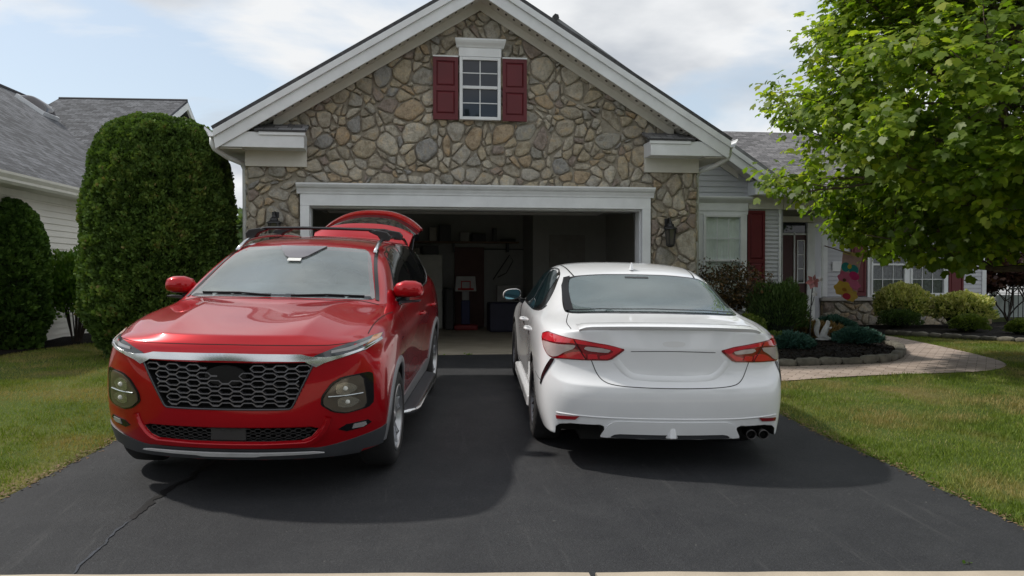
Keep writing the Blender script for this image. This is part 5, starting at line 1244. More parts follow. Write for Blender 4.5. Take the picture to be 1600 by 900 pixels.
# ------------------------------------------------------------------ car building
def body_cage(secs, n, m, front, rear, row_crease={}, sec_crease={}):
    """secs: sections from nose corner to tail corner, each n side points (sill..belt) then m top points (last on the centreline).
    front/rear(i,c): cap points for rows 0..n-2, columns 0 (centre)..m-1"""
    bm = bmesh.new(); cl = bm.edges.layers.float.new('crease_edge'); V = {}
    def vert(key, co):
        if key not in V: V[key] = bm.verts.new(co)
        return V[key]
    B = len(secs); N = n + m
    def S(b, i, s):
        x, y, z = secs[b][i]
        if abs(x) < 1e-6: return vert(('s', b, i, 0), (0, y, z))
        return vert(('s', b, i, s), (x * s, y, z))
    def cap(tag_, b, fn, i, c, s):
        if i == n - 1: return S(b, n - 1 + (m - c), s)
        if c == m: return S(b, i, s)
        x, y, z = fn(i, c)
        if c == 0: return vert((tag_, i, c, 0), (0, y, z))
        return vert((tag_, i, c, s), (x * s, y, z))
    def face(vs, flip):
        vs = list(dict.fromkeys(vs))
        if len(vs) < 3: return
        try: bm.faces.new(vs[::-1] if flip else vs)
        except ValueError: pass
    for s in (1, -1):
        fl = s < 0
        for b in range(B - 1):
            for i in range(N - 1): face([S(b, i, s), S(b + 1, i, s), S(b + 1, i + 1, s), S(b, i + 1, s)], fl)
        for tg, b, fn, f2 in (('f', 0, front, fl), ('r', B - 1, rear, not fl)):
            for i in range(n - 1):
                for c in range(m): face([cap(tg, b, fn, i, c, s), cap(tg, b, fn, i, c + 1, s), cap(tg, b, fn, i + 1, c + 1, s), cap(tg, b, fn, i + 1, c, s)], f2)
    # floor
    for b in range(B - 1): face([S(b, 0, 1), S(b, 0, -1), S(b + 1, 0, -1), S(b + 1, 0, 1)], False)
    for tg, b, fn in (('f', 0, front), ('r', B - 1, rear)):
        loop = [cap(tg, b, fn, 0, c, 1) for c in range(m, 0, -1)] + [cap(tg, b, fn, 0, 0, 1)] + [cap(tg, b, fn, 0, c, -1) for c in range(1, m + 1)]
        face(loop, tg == 'f')
    bm.edges.ensure_lookup_table()
    def setc(a, b_, v):
        e = bm.edges.get((a, b_))
        if e: e[cl] = max(e[cl], v)
    for s in (1, -1):
        for i, spec in row_crease.items():
            if not isinstance(i, int): continue
            for (b0, b1, v) in spec:
                for b in range(b0, b1): setc(S(b, i, s), S(b + 1, i, s), v)
                if b0 == -1:
                    pass
        for b, spec in sec_crease.items():
            for (i0, i1, v) in spec:
                for i in range(i0, i1): setc(S(b, i, s), S(b, i + 1, s), v)
        for b in range(B - 1): setc(S(b, 0, s), S(b + 1, 0, s), .8)
        for tg, b, fn in (('f', 0, front), ('r', B - 1, rear)):
            for c in range(m): setc(cap(tg, b, fn, 0, c, s), cap(tg, b, fn, 0, c + 1, s), .8)
            for key, v in row_crease.get(tg, {}).items():
                for c in range(m): setc(cap(tg, b, fn, key, c, s), cap(tg, b, fn, key, c + 1, s), v)
    bmesh.ops.recalc_face_normals(bm, faces=bm.faces[:])
    return bm
def subdivide(bm, levels, name='body'):
    me = bpy.data.meshes.new(name); bm.to_mesh(me); bm.free(); o = bpy.data.objects.new(name, me); COL.objects.link(o)
    m = o.modifiers.new('s', 'SUBSURF'); m.levels = levels; m.render_levels = levels
    dg = bpy.context.evaluated_depsgraph_get(); me2 = bpy.data.meshes.new_from_object(o.evaluated_get(dg)); bpy.data.objects.remove(o); me2.name = name; return me2
def boolean(me, cutters):
    """cutters: list of MB; returns the cut mesh, cut faces get material slot 1"""
    o = bpy.data.objects.new('tmp', me); COL.objects.link(o)
    dark = bpy.data.materials.get('black_metal'); 
    while len(me.materials) < 1: me.materials.append(M['black'])
    cs = []
    for mb in cutters:
        c = mb.build('cut', M['wellblack']); cs.append(c); m = o.modifiers.new('b', 'BOOLEAN'); m.operation = 'DIFFERENCE'; m.object = c; m.solver = 'EXACT'
        try: m.material_mode = 'TRANSFER'
        except Exception: pass
    dg = bpy.context.evaluated_depsgraph_get(); me2 = bpy.data.meshes.new_from_object(o.evaluated_get(dg))
    for c in cs: bpy.data.objects.remove(c)
    bpy.data.objects.remove(o); return me2
M['wellblack'] = simple('wheel_well', (.012, .012, .012), .95)
def bvh_of(me): 
    bm = bmesh.new(); bm.from_mesh(me); t = BVHTree.FromBMesh(bm); bm.free(); return t
class Proj:
    """projects 2D outlines onto the body. kind: 'front','rear','side','top'"""
    def __init__(s, bvh): s.b = bvh
    def hit(s, kind, u, v, side=1):
        if kind == 'front': o, d = Vector((u * side, -3, v)), Vector((0, 1, 0))
        elif kind == 'rear': o, d = Vector((u * side, 9, v)), Vector((0, -1, 0))
        elif kind == 'side': o, d = Vector((3 * side, u, v)), Vector((-side, 0, 0))
        elif kind == 'top': o, d = Vector((u * side, v, 4)), Vector((0, 0, -1))
        elif kind == 'fc':   # from the front corner, 45 degrees: u runs along the diagonal
            k = sqrt(.5); o = Vector((side * (u * k + 3 * k), u * k - 3 * k, v)); d = Vector((-side * k, k, 0))
        elif kind == 'rc':
            k = sqrt(.5); o = Vector((side * (u * k + 3 * k), 4.9 - u * k + 3 * k, v)); d = Vector((-side * k, -k, 0))
        p, n, i, dist = s.b.ray_cast(o, d)
        if p is None: p, n, i, dist = s.b.find_nearest(o + d * 2.2)
        if n.dot(d) > 0: n = -n
        return p, n
def gaps(name, parent, pj, items):
    for kind, pts, s, w, off in items:
        mb = MB(); ribbon(mb, pj, kind, roundc(pts, 1, .25, False), s, w, off); mb.build(name, M['gap'], parent)
def inpoly(P, x, y):
    c = False; n = len(P)
    for i in range(n):
        a = P[i]; b = P[(i + 1) % n]
        if (a[1] > y) != (b[1] > y) and x < (b[0] - a[0]) * (y - a[1]) / (b[1] - a[1]) + a[0]: c = not c
    return c
def resample(P, step, closed=True):
    out = []; n = len(P)
    for i in range(n if closed else n - 1):
        a = P[i]; b = P[(i + 1) % n]; L = math.hypot(b[0] - a[0], b[1] - a[1]); k = max(1, int(L / step))
        for j in range(k): out.append((lerp(a[0], b[0], j / k), lerp(a[1], b[1], j / k)))
    if not closed: out.append(P[-1])
    return out
def roundc(P, it=2, k=.25, closed=True):
    for _ in range(it):
        r = []; n = len(P)
        for i in range(n if closed else n - 1):
            a = P[i]; b = P[(i + 1) % n]; r += [(lerp(a[0], b[0], k), lerp(a[1], b[1], k)), (lerp(a[0], b[0], 1 - k), lerp(a[1], b[1], 1 - k))]
        if not closed: r = [P[0]] + r + [P[-1]]
        P = r
    return P
def patch(name, pj, kind, outline, side, off, mat, parent, step=.035, skirt=.012, holes=None, offf=None, mesh_only=False):
    """sheet with a rim that lies `off` above the body inside an outline"""
    P = resample(outline, step); n = len(P)
    xs = [p[0] for p in P]; ys = [p[1] for p in P]; ex = []
    x = min(xs) + step / 2
    while x < max(xs):
        y = min(ys) + step / 2
        while y < max(ys):
            if inpoly(P, x, y) and min((x - p[0]) ** 2 + (y - p[1]) ** 2 for p in P) > (step * .45) ** 2: ex.append((x, y))
            y += step
        x += step
    vs, es, fs, *_ = delaunay_2d_cdt([Vector(p) for p in P + ex], [], [list(range(n))], 1, 1e-6)
    A = []; Nn = []
    for v in vs:
        p, nn = pj.hit(kind, v.x, v.y, side); o_ = off + (offf(v.x, v.y) if offf else 0); A.append(p + nn * o_); Nn.append(nn)
    fs = [tuple(f) for f in fs]
    # rim
    from collections import Counter
    cnt = Counter(); 
    for f in fs:
        for i in range(len(f)): cnt[tuple(sorted((f[i], f[(i + 1) % len(f)])))] += 1
    base = len(A); mp = {}; nf = []
    for f in fs:
        for i in range(len(f)):
            a, b = f[i], f[(i + 1) % len(f)]
            if cnt[tuple(sorted((a, b)))] == 1:
                for q in (a, b):
                    if q not in mp: mp[q] = len(A); A.append(A[q] - Nn[q] * skirt)
                nf.append((b, a, mp[a], mp[b]))
    me = bpy.data.meshes.new(name); me.from_pydata(A, [], fs + nf); me.update()
    bm = bmesh.new(); bm.from_mesh(me); bmesh.ops.recalc_face_normals(bm, faces=bm.faces[:])
    # normals should face away from the body
    if bm.faces:
        bm.faces.ensure_lookup_table(); f = bm.faces[0]; p, nn = A[vs.__len__() - 1], Nn[-1]
        if sum(fc.normal.dot(Nn[fc.verts[0].index]) for fc in bm.faces[:len(fs)] if fc.verts[0].index < len(Nn)) < 0: bmesh.ops.reverse_faces(bm, faces=bm.faces[:])
    for e in bm.edges:
        if len(e.link_faces) == 2 and e.calc_face_angle(0) > radians(50): e.smooth = False
    bm.to_mesh(me); bm.free()
    return link_mesh(name, me, mat, parent, smooth=True)
def ribbon(mb, pj, kind, pts, side, w, off, closed=False, step=.02, thick=None, mi=0):
    """a narrow band laid along a polyline on the body"""
    P = resample(pts, step, closed); n = len(P); rows = []
    for i, (u, v) in enumerate(P):
        if closed: a = P[i - 1]; b = P[(i + 1) % n]
        else: a = P[max(0, i - 1)]; b = P[min(n - 1, i + 1)]
        p, nn = pj.hit(kind, u, v, side); pa, _ = pj.hit(kind, a[0], a[1], side); pb, _ = pj.hit(kind, b[0], b[1], side)
        t = (pb - pa).normalized(); s_ = nn.cross(t).normalized() * w / 2; h = thick or 0
        if thick: rows.append([p - s_ - nn * .004, p - s_ + nn * off, p - s_ * .6 + nn * (off + h), p + s_ * .6 + nn * (off + h), p + s_ + nn * off, p + s_ - nn * .004])
        else: rows.append([p - s_ + nn * off, p + s_ + nn * off])
    K = len(rows[0]); vs = [v for r in rows for v in r]; fs = []
    for i in range(n if closed else n - 1):
        j = (i + 1) % n
        for k in range(K - 1): fs.append((i * K + k, j * K + k, j * K + k + 1, i * K + k + 1))
    mb.add(vs, fs, mi)
def wheel(name, parent, x, y, z, r, w, side, rim_r, spokes=5, style=0, rimmat=None, steer=0):
    W = empty(name, (x, y, z), (0, 0, steer)); W.parent = parent
    f = lambda p: (side * p[2], p[0], p[1])
    mb = MB(); k = r - rim_r
    mb.lathe([(rim_r - .012, -w * .44), (rim_r + .004, -w * .49), (rim_r + k * .45, -w * .52), (r - .022, -w * .46), (r - .004, -w * .36), (r, -w * .1), (r, w * .1), (r - .004, w * .36), (r - .022, w * .46), (rim_r + k * .45, w * .52), (rim_r + k * .2, w * .515), (rim_r + .004, w * .49), (rim_r - .012, w * .44)], 56, f)
    t = mb.build('tyre', M['tyre'], W, smooth=True)
    mb = MB(); mb.lathe([(rim_r - .004, w * .49), (rim_r - .014, w * .5), (rim_r - .024, w * .47), (rim_r - .03, w * .3), (rim_r - .05, -w * .1), (rim_r - .05, -w * .45)], 56, f)
    # spokes
    for s in range(spokes):
        for q in ((-.17, .17) if style == 0 else (-.12, .12)):
            a0 = 2 * pi * s / spokes + .3
            def pt(rr, da, h): a = a0 + da; return f((rr * cos(a), rr * sin(a), h))
            rr = [.05, .12, .2, rim_r - .03]; hw = [.34, .14, .085, .055] if style == 0 else [.3, .12, .06, .045]
            aa = [q * .5, q * .9, q * 1.1, q * 1.35]; vs = []
            for i in range(4):
                h = w * (.36 + .08 * (i / 3)); vs += [pt(rr[i], aa[i] - hw[i] * .7, h - .03), pt(rr[i], aa[i] - hw[i] * .45, h), pt(rr[i], aa[i] + hw[i] * .45, h), pt(rr[i], aa[i] + hw[i] * .7, h - .03)]
            fs = [(i * 4 + k_, i * 4 + k_ + 1, (i + 1) * 4 + k_ + 1, (i + 1) * 4 + k_) for i in range(3) for k_ in range(3)] + [(i * 4 + 3, i * 4, (i + 1) * 4, (i + 1) * 4 + 3) for i in range(3)]
            mb.add(vs, fs)
    mb.lathe([(0, w * .42), (.028, w * .42), (.034, w * .40), (.07, w * .38), (.085, w * .3), (.0, w * .25)], 24, f)
    mb.build('rim', rimmat or M['alloy'], W, angle=35)
    mb = MB(); mb.lathe([(0, .02), (.15, .02), (.15, 0), (0, 0)], 32, f); mb.lathe([(rim_r - .055, w * .05), (0, w * .05 - .01)], 32, f); mb.build('brake_disc', simple('brake_steel', (.05, .05, .05), .5, metal=.5), W)
    return W
M['tyre'] = simple('tyre_rubber', (.018, .018, .019), .85, var=.2, nscale=12, bmp=.3, bscale=40)
M['alloy'] = simple('alloy', (.50, .51, .53), .28, metal=.85, var=.04)
M['alloy_dark'] = simple('dark_alloy', (.10, .10, .11), .3, metal=.8, var=.04)
M['chrome'] = simple('satin_chrome', (.66, .68, .70), .18, metal=1, var=.02)
M['plastic'] = simple('grey_cladding', (.045, .048, .055), .55, var=.1)
M['plastic_sheen'] = simple('grey_cladding_sheen', (.22, .225, .24), .45, metal=.3, var=.06)  # dark plastic; its reflected sky is put in as a paler base colour
M['blackgloss'] = simple('black_gloss', (.006, .006, .007), .12, var=.1)
M['gap'] = simple('panel_gap', (.004, .004, .004), .9)
def mat_paint(name, col, metal=.0, rough=.35, flake=0, dust=.06, coat_ior=1.5):
    m, nt, b = newmat(name); v = coords(nt)
    n1 = tnoise(nt, v, 2.3, 5); r = ramp(nt, [(.3, tuple(c * .96 for c in col)), (.7, tuple(min(1, c * 1.04) for c in col))]); nt.links.new(n1, r.inputs[0]); c = r.outputs[0]
    if dust:
        # road dust, heavier low on the body
        sp = nd(nt, 'ShaderNodeSeparateXYZ'); nt.links.new(v, sp.inputs[0]); rz = ramp(nt, [(.12, (1, 1, 1)), (.55, (.12, .12, .12))]); nt.links.new(sp.outputs[2], rz.inputs[0])
        dn = tnoise(nt, v, 9, 7, .7); mu = mixc(nt, 1, rz.outputs[0], dn, 'MULTIPLY'); sc = nd(nt, 'ShaderNodeMath', operation='MULTIPLY'); sc.inputs[1].default_value = dust * 3; nt.links.new(mu, sc.inputs[0]); c = mixc(nt, sc.outputs[0], c, (.16, .14, .12))
    nt.links.new(c, b.inputs['Base Color']); b.inputs['Metallic'].default_value = metal; b.inputs['Roughness'].default_value = rough
    b.inputs['Specular IOR Level'].default_value = .12; b.inputs['Coat Weight'].default_value = 1; b.inputs['Coat Roughness'].default_value = .02; b.inputs['Coat IOR'].default_value = coat_ior; return m
def mat_lens(name, col, rough=.08):
    m, nt, b = newmat(name); v = coords(nt)
    r = ramp(nt, [(.35, tuple(c * .88 for c in col)), (.65, tuple(min(1, c * 1.1) for c in col))]); nt.links.new(tnoise(nt, v, 9, 2), r.inputs[0]); nt.links.new(r.outputs[0], b.inputs['Base Color'])
    b.inputs['Roughness'].default_value = rough; b.inputs['Coat Weight'].default_value = 1; b.inputs['Coat Roughness'].default_value = .02; return m
def mat_carglass(name, tint, ior=2.0):
    m, nt, b = newmat(name); v = coords(nt)
    r = ramp(nt, [(.3, tuple(c * .7 for c in tint)), (.7, tuple(c * 1.3 for c in tint))]); nt.links.new(tnoise(nt, v, 1.4, 4), r.inputs[0]); nt.links.new(r.outputs[0], b.inputs['Base Color'])
    b.inputs['Roughness'].default_value = .03; b.inputs['IOR'].default_value = ior; return m

def mat_seeglass(name, tint, ior, sky_tint=.35):
    """car glass: see-through, sky reflection partly painted in as pale diffuse colour, under a glossy coat"""
    m, nt, b = newmat(name); out = nt.nodes['Material Output']; v = coords(nt)
    tr = nd(nt, 'ShaderNodeBsdfTransparent'); tr.inputs[0].default_value = (.62, .70, .69, 1)
    df = nd(nt, 'ShaderNodeBsdfDiffuse'); r = ramp(nt, [(.3, tuple(c * .75 for c in tint)), (.7, tuple(c * 1.25 for c in tint))]); nt.links.new(tnoise(nt, v, 2.2, 6, .6), r.inputs[0]); nt.links.new(r.outputs[0], df.inputs[0])
    a = nd(nt, 'ShaderNodeMixShader'); a.inputs[0].default_value = sky_tint; nt.links.new(tr.outputs[0], a.inputs[1]); nt.links.new(df.outputs[0], a.inputs[2])
    gl = nd(nt, 'ShaderNodeBsdfGlossy'); gl.inputs['Roughness'].default_value = .015; fr = facing(nt, ((ior - 1) / (ior + 1)) ** 2)
    mx = nd(nt, 'ShaderNodeMixShader'); nt.links.new(fr.outputs[0], mx.inputs[0]); nt.links.new(a.outputs[0], mx.inputs[1]); nt.links.new(gl.outputs[0], mx.inputs[2]); nt.links.new(mx.outputs[0], out.inputs[0]); nt.nodes.remove(b); return m
M['seat'] = simple('seat_cloth', (.10, .10, .105), .9, var=.15)
def seat(parent, x, y, z, w=.44, name='seat', back=1):
    """upper seat back with its headrest; back=+1 leans towards the tail"""
    mb = MB(); n = 14; vs = []
    for (zz, ww, dd, yy) in ((0, .9, .8, 0), (.12, 1, 1, .03), (.28, .96, .95, .08), (.36, .80, .8, .10), (.385, .5, .4, .10)):
        for k in range(n):
            a = 2 * pi * k / n; vs.append((x + math.copysign(abs(cos(a)) ** .6, cos(a)) * w / 2 * ww, y + yy * back + math.copysign(abs(sin(a)) ** .7, sin(a)) * .06 * dd, z + zz))
    mb.add(vs, [(i * n + k, i * n + (k + 1) % n, (i + 1) * n + (k + 1) % n, (i + 1) * n + k) for i in range(4) for k in range(n)] + [tuple(4 * n + k for k in range(n))])
    o = mb.build(name, M['seat'], parent, smooth=True)
    mb = MB(); mb.blob((x, y + .12 * back, z + .45), (.13, .055, .075), 14, 8); mb.tube([(x - .05, y + .11 * back, z + .34), (x - .05, y + .12 * back, z + .44)], .007, 5); mb.tube([(x + .05, y + .11 * back, z + .34), (x + .05, y + .12 * back, z + .44)], .007, 5); mb.build('headrest', M['seat'], o, smooth=True)
    return o
# ------------------------------------------------------------------ red SUV, nose towards the street
SUV = empty('suv', (-2.10, -6.03, -.165), label='red SUV with open tailgate and black roof crossbars on the left of the driveway', cat='suv')
Rz = Matrix.Rotation(-.135, 4, 'Z'); Rx = Matrix.Rotation(.052, 4, 'X'); Ry = Matrix.Rotation(.02, 4, 'Y')
SUV_M = Matrix.Translation((-2.10, -6.03, -.176)) @ Rz @ Rx @ Ry @ Matrix.Translation((0, -.93, 0))
SUV.matrix_world = SUV_M
RED = mat_paint('red_metallic', (.40, .0018, .008), .38, .28, dust=.012, coat_ior=1.42)
def suv_body():
    n, m = 7, 5
    # rows: sill, lower, bumper, mid, shoulder, upper, belt | q1 q2 q3 q4 q5
    def sec(y, side, top): return [(x, yy, z) for x, yy, z in side] + top
    S = []
    # nose corner
    S.append([(.88, .47, .26), (.915, .43, .40), (.925, .40, .58), (.92, .40, .76), (.885, .44, .90), (.85, .48, .965), (.80, .47, 1.005)] + [(.70, .33, 1.015), (.58, .235, 1.02), (.42, .165, 1.022), (.21, .125, 1.022), (0, .115, 1.022)])
    S.append([(.90, .58, .27), (.935, .58, .40), (.935, .60, .60), (.935, .60, .78), (.915, .62, .92), (.885, .64, 1.0), (.835, .62, 1.045)] + [(.74, .52, 1.055), (.62, .44, 1.060), (.43, .38, 1.068), (.21, .34, 1.060), (0, .33, 1.058)])
    S.append([(.87, .93, .30), (.93, .93, .45), (.945, .93, .64), (.947, .93, .80), (.935, .93, .94), (.905, .93, 1.03), (.865, .92, 1.075)] + [(.77, .80, 1.095), (.65, .75, 1.10), (.45, .70, 1.112), (.22, .66, 1.098), (0, .65, 1.095)])
    S.append([(.87, 1.28, .28), (.905, 1.28, .42), (.915, 1.28, .62), (.925, 1.28, .80), (.925, 1.28, .94), (.905, 1.26, 1.045), (.88, 1.22, 1.09)] + [(.80, 1.08, 1.125), (.68, 1.03, 1.13), (.48, .97, 1.145), (.23, .93, 1.135), (0, .92, 1.132)])
    S.append([(.87, 1.55, .28), (.90, 1.55, .42), (.905, 1.55, .62), (.92, 1.55, .80), (.93, 1.55, .94), (.915, 1.55, 1.06), (.895, 1.46, 1.10)] + [(.865, 1.33, 1.125), (.83, 1.28, 1.135), (.77, 1.27, 1.145), (.40, 1.16, 1.165), (0, 1.12, 1.17)])
    S.append([(.87, 1.90, .28), (.90, 1.90, .42), (.90, 1.90, .62), (.92, 1.90, .80), (.935, 1.90, .94), (.925, 1.90, 1.065), (.90, 1.85, 1.105)] + [(.862, 1.72, 1.15), (.80, 1.64, 1.33), (.715, 1.60, 1.365), (.38, 1.50, 1.39), (0, 1.47, 1.395)])
    S.append([(.87, 2.30, .28), (.90, 2.30, .42), (.90, 2.30, .62), (.92, 2.30, .80), (.937, 2.30, .94), (.928, 2.30, 1.07), (.905, 2.28, 1.11)] + [(.868, 2.22, 1.15), (.755, 2.12, 1.49), (.655, 2.00, 1.555), (.36, 1.90, 1.58), (0, 1.87, 1.585)])
    S.append([(.87, 2.80, .28), (.90, 2.80, .42), (.90, 2.80, .62), (.92, 2.80, .80), (.938, 2.80, .94), (.930, 2.80, 1.075), (.908, 2.80, 1.115)] + [(.872, 2.80, 1.15), (.745, 2.70, 1.53), (.64, 2.60, 1.612), (.34, 2.55, 1.640), (0, 2.52, 1.648)])
    S.append([(.87, 3.30, .28), (.91, 3.30, .42), (.915, 3.30, .62), (.93, 3.30, .80), (.94, 3.30, .94), (.930, 3.30, 1.085), (.908, 3.30, 1.125)] + [(.872, 3.30, 1.16), (.74, 3.25, 1.53), (.63, 3.20, 1.615), (.33, 3.20, 1.645), (0, 3.20, 1.652)])
    S.append([(.87, 3.70, .30), (.93, 3.70, .45), (.945, 3.70, .64), (.947, 3.70, .80), (.942, 3.70, .95), (.928, 3.70, 1.10), (.90, 3.70, 1.14)] + [(.862, 3.72, 1.175), (.73, 3.75, 1.52), (.62, 3.78, 1.600), (.32, 3.80, 1.630), (0, 3.80, 1.637)])
    S.append([(.85, 4.10, .29), (.91, 4.10, .43), (.925, 4.10, .62), (.93, 4.10, .80), (.925, 4.10, .95), (.905, 4.10, 1.12), (.875, 4.12, 1.16)] + [(.835, 4.17, 1.20), (.70, 4.22, 1.50), (.60, 4.27, 1.565), (.31, 4.30, 1.595), (0, 4.31, 1.602)])
    S.append([(.80, 4.50, .28), (.87, 4.50, .42), (.885, 4.50, .60), (.885, 4.50, .78), (.875, 4.50, .95), (.85, 4.48, 1.12), (.82, 4.47, 1.18)] + [(.78, 4.46, 1.22), (.66, 4.42, 1.46), (.57, 4.42, 1.515), (.30, 4.42, 1.54), (0, 4.42, 1.545)])
    S2 = []
    for b, sec_ in enumerate(S):
        r = []
        for i, (x, y, z) in enumerate(sec_):
            if b >= 3:
                if i == 4: x -= .008
                if i == 5: x -= .025
                if i == 6: x -= .04
                if i == 7: x -= .045
                if i == 8: x -= .05
                if i in (9, 10): x -= .055 * (x > .2)
                if b >= 5 and i >= 8: z -= .022
            elif b >= 1:
                if i == 6: x -= .012
            if b <= 4 and i == 9: z += (.006, .018, .024, .022, .006)[b]     # hood ridge
            if b <= 3 and i in (10, 11): z += .006
            if b <= 3 and i == 8: z -= .008
            r.append((x, y, z))
        S2.append(r)
    S = S2
    FZ = [.24, .40, .58, .76, .885, .965]; FY_ = [.13, .065, .045, .015, .015, .045]
    FX = [0, .22, .45, .65, .80]; BO = [0, .012, .050, .120, .235]
    def front(i, c): return (FX[c] * (1 if i > 0 else .96), FY_[i] + BO[c] * (1 if i < 5 else .9), FZ[i] + (.0 if i < 4 else (.02 * (FX[c] / .8) ** 2)))
    RZ = [.28, .42, .60, .78, .95, 1.12]; RY_ = [4.66, 4.72, 4.74, 4.68, 4.66, 4.64]
    def rear(i, c): return (FX[c], RY_[i] - BO[c] * .7, RZ[i])
    bm = body_cage(S, n, m, front, rear, row_crease={9: [(0, 4, .9)], 8: [(0, 3, .0)], 4: [(1, 10, .25)], 'f': {}}, sec_crease={0: [(6, 11, .55)]})
    me = subdivide(bm, 4, 'body'); return me
_me = suv_body(); SUVB = bvh_of(_me); PJ = Proj(SUVB)
_me.materials.append(RED)
cut = []
for yc in (.93, 3.695):
    for s in (-1, 1):
        mb = MB(); mb.lathe([(0, .50), (.392, .50), (.392, 1.2), (0, 1.2)], 48, lambda p, s=s, yc=yc: (s * p[2], yc + p[0], .355 + p[1])); cut.append(mb)
# grille cavity and lower intake cavity
GRL = [(-.535, .872), (.535, .872), (.522, .85), (.400, .60), (.380, .583), (-.380, .583), (-.400, .60), (-.522, .85)]
INT = [(-.545, .452), (-.50, .462), (.50, .462), (.545, .452), (.50, .40), (.43, .372), (-.43, .372), (-.50, .40)]
for o_ in (GRL, INT):
    mb = MB(); mb.prism(o_, lambda u, w_, t: (u, t, w_), -.3, .24); cut.append(mb)
mb = MB(); mb.box(-.58, .58, 3.2, 5.2, .62, 1.46); cut.append(mb)
mb = MB(); mb.prism([(-.655, 1.200), (.655, 1.200), (.525, 1.500), (.30, 1.515), (-.30, 1.515), (-.525, 1.500)], lambda u, w_, t: (u, t, w_), .8, 4.05); cut.append(mb)
_me2 = boolean(_me.copy(), cut)
body = link_mesh('body', _me2, None, SUV, smooth=True)
for p in body.data.polygons:
    if p.material_index and abs(p.normal.y) > .999: pass
# ---- glass
WS = roundc([(-.70, 1.165), (-.685, 1.20), (-.545, 1.518), (-.36, 1.535), (0, 1.545), (.36, 1.535), (.545, 1.518), (.685, 1.20), (.70, 1.165), (.4, 1.178), (0, 1.184), (-.4, 1.178)], 2, .2)
WSG = mat_seeglass('windscreen_glass', (.34, .40, .40), 2.6, .42)
SG = mat_carglass('tinted_side_glass', (.008, .009, .010), 1.6)
ws = patch('windshield', PJ, 'front', WS, 1, .003, WSG, SUV, .045)
mb = MB()
ribbon(mb, PJ, 'front', [(.718, 1.16), (.575, 1.52)], 1, .03, .004); ribbon(mb, PJ, 'front', [(.718, 1.16), (.575, 1.52)], -1, .03, .004)
frit = [(-.67, 1.178), (-.4, 1.190), (0, 1.196), (.4, 1.190), (.67, 1.178)]
ribbon(mb, PJ, 'front', frit, 1, .045, .005)
mb.build('windshield_seal', M['blackgloss'], SUV, smooth=True)
patch('camera_housing', PJ, 'front', [(-.19, 1.535), (.19, 1.535), (.09, 1.462), (.05, 1.447), (-.05, 1.447), (-.09, 1.462)], 1, .016, simple('frit_purple', (.10, .085, .095), .15, coat=1), SUV, .02)
mb = MB(); mb.box(-.055, .055, 1.73, 1.732, 1.462, 1.478); 
patch('toll_tag', PJ, 'front', [(-.052, 1.442), (.052, 1.442), (.052, 1.422), (-.052, 1.422)], 1, .018, M['white_plastic'], SUV, .03, .003)
mb = MB()
for s_ in (1, -1):
    a = [(-.05, 1.19), (-.30, 1.20), (-.60, 1.192)] if s_ > 0 else [(.62, 1.185), (.35, 1.196), (.10, 1.19)]
    ribbon(mb, PJ, 'front', a, 1, .008, .010, thick=.006)
mb.build('wiper', M['black'], SUV)
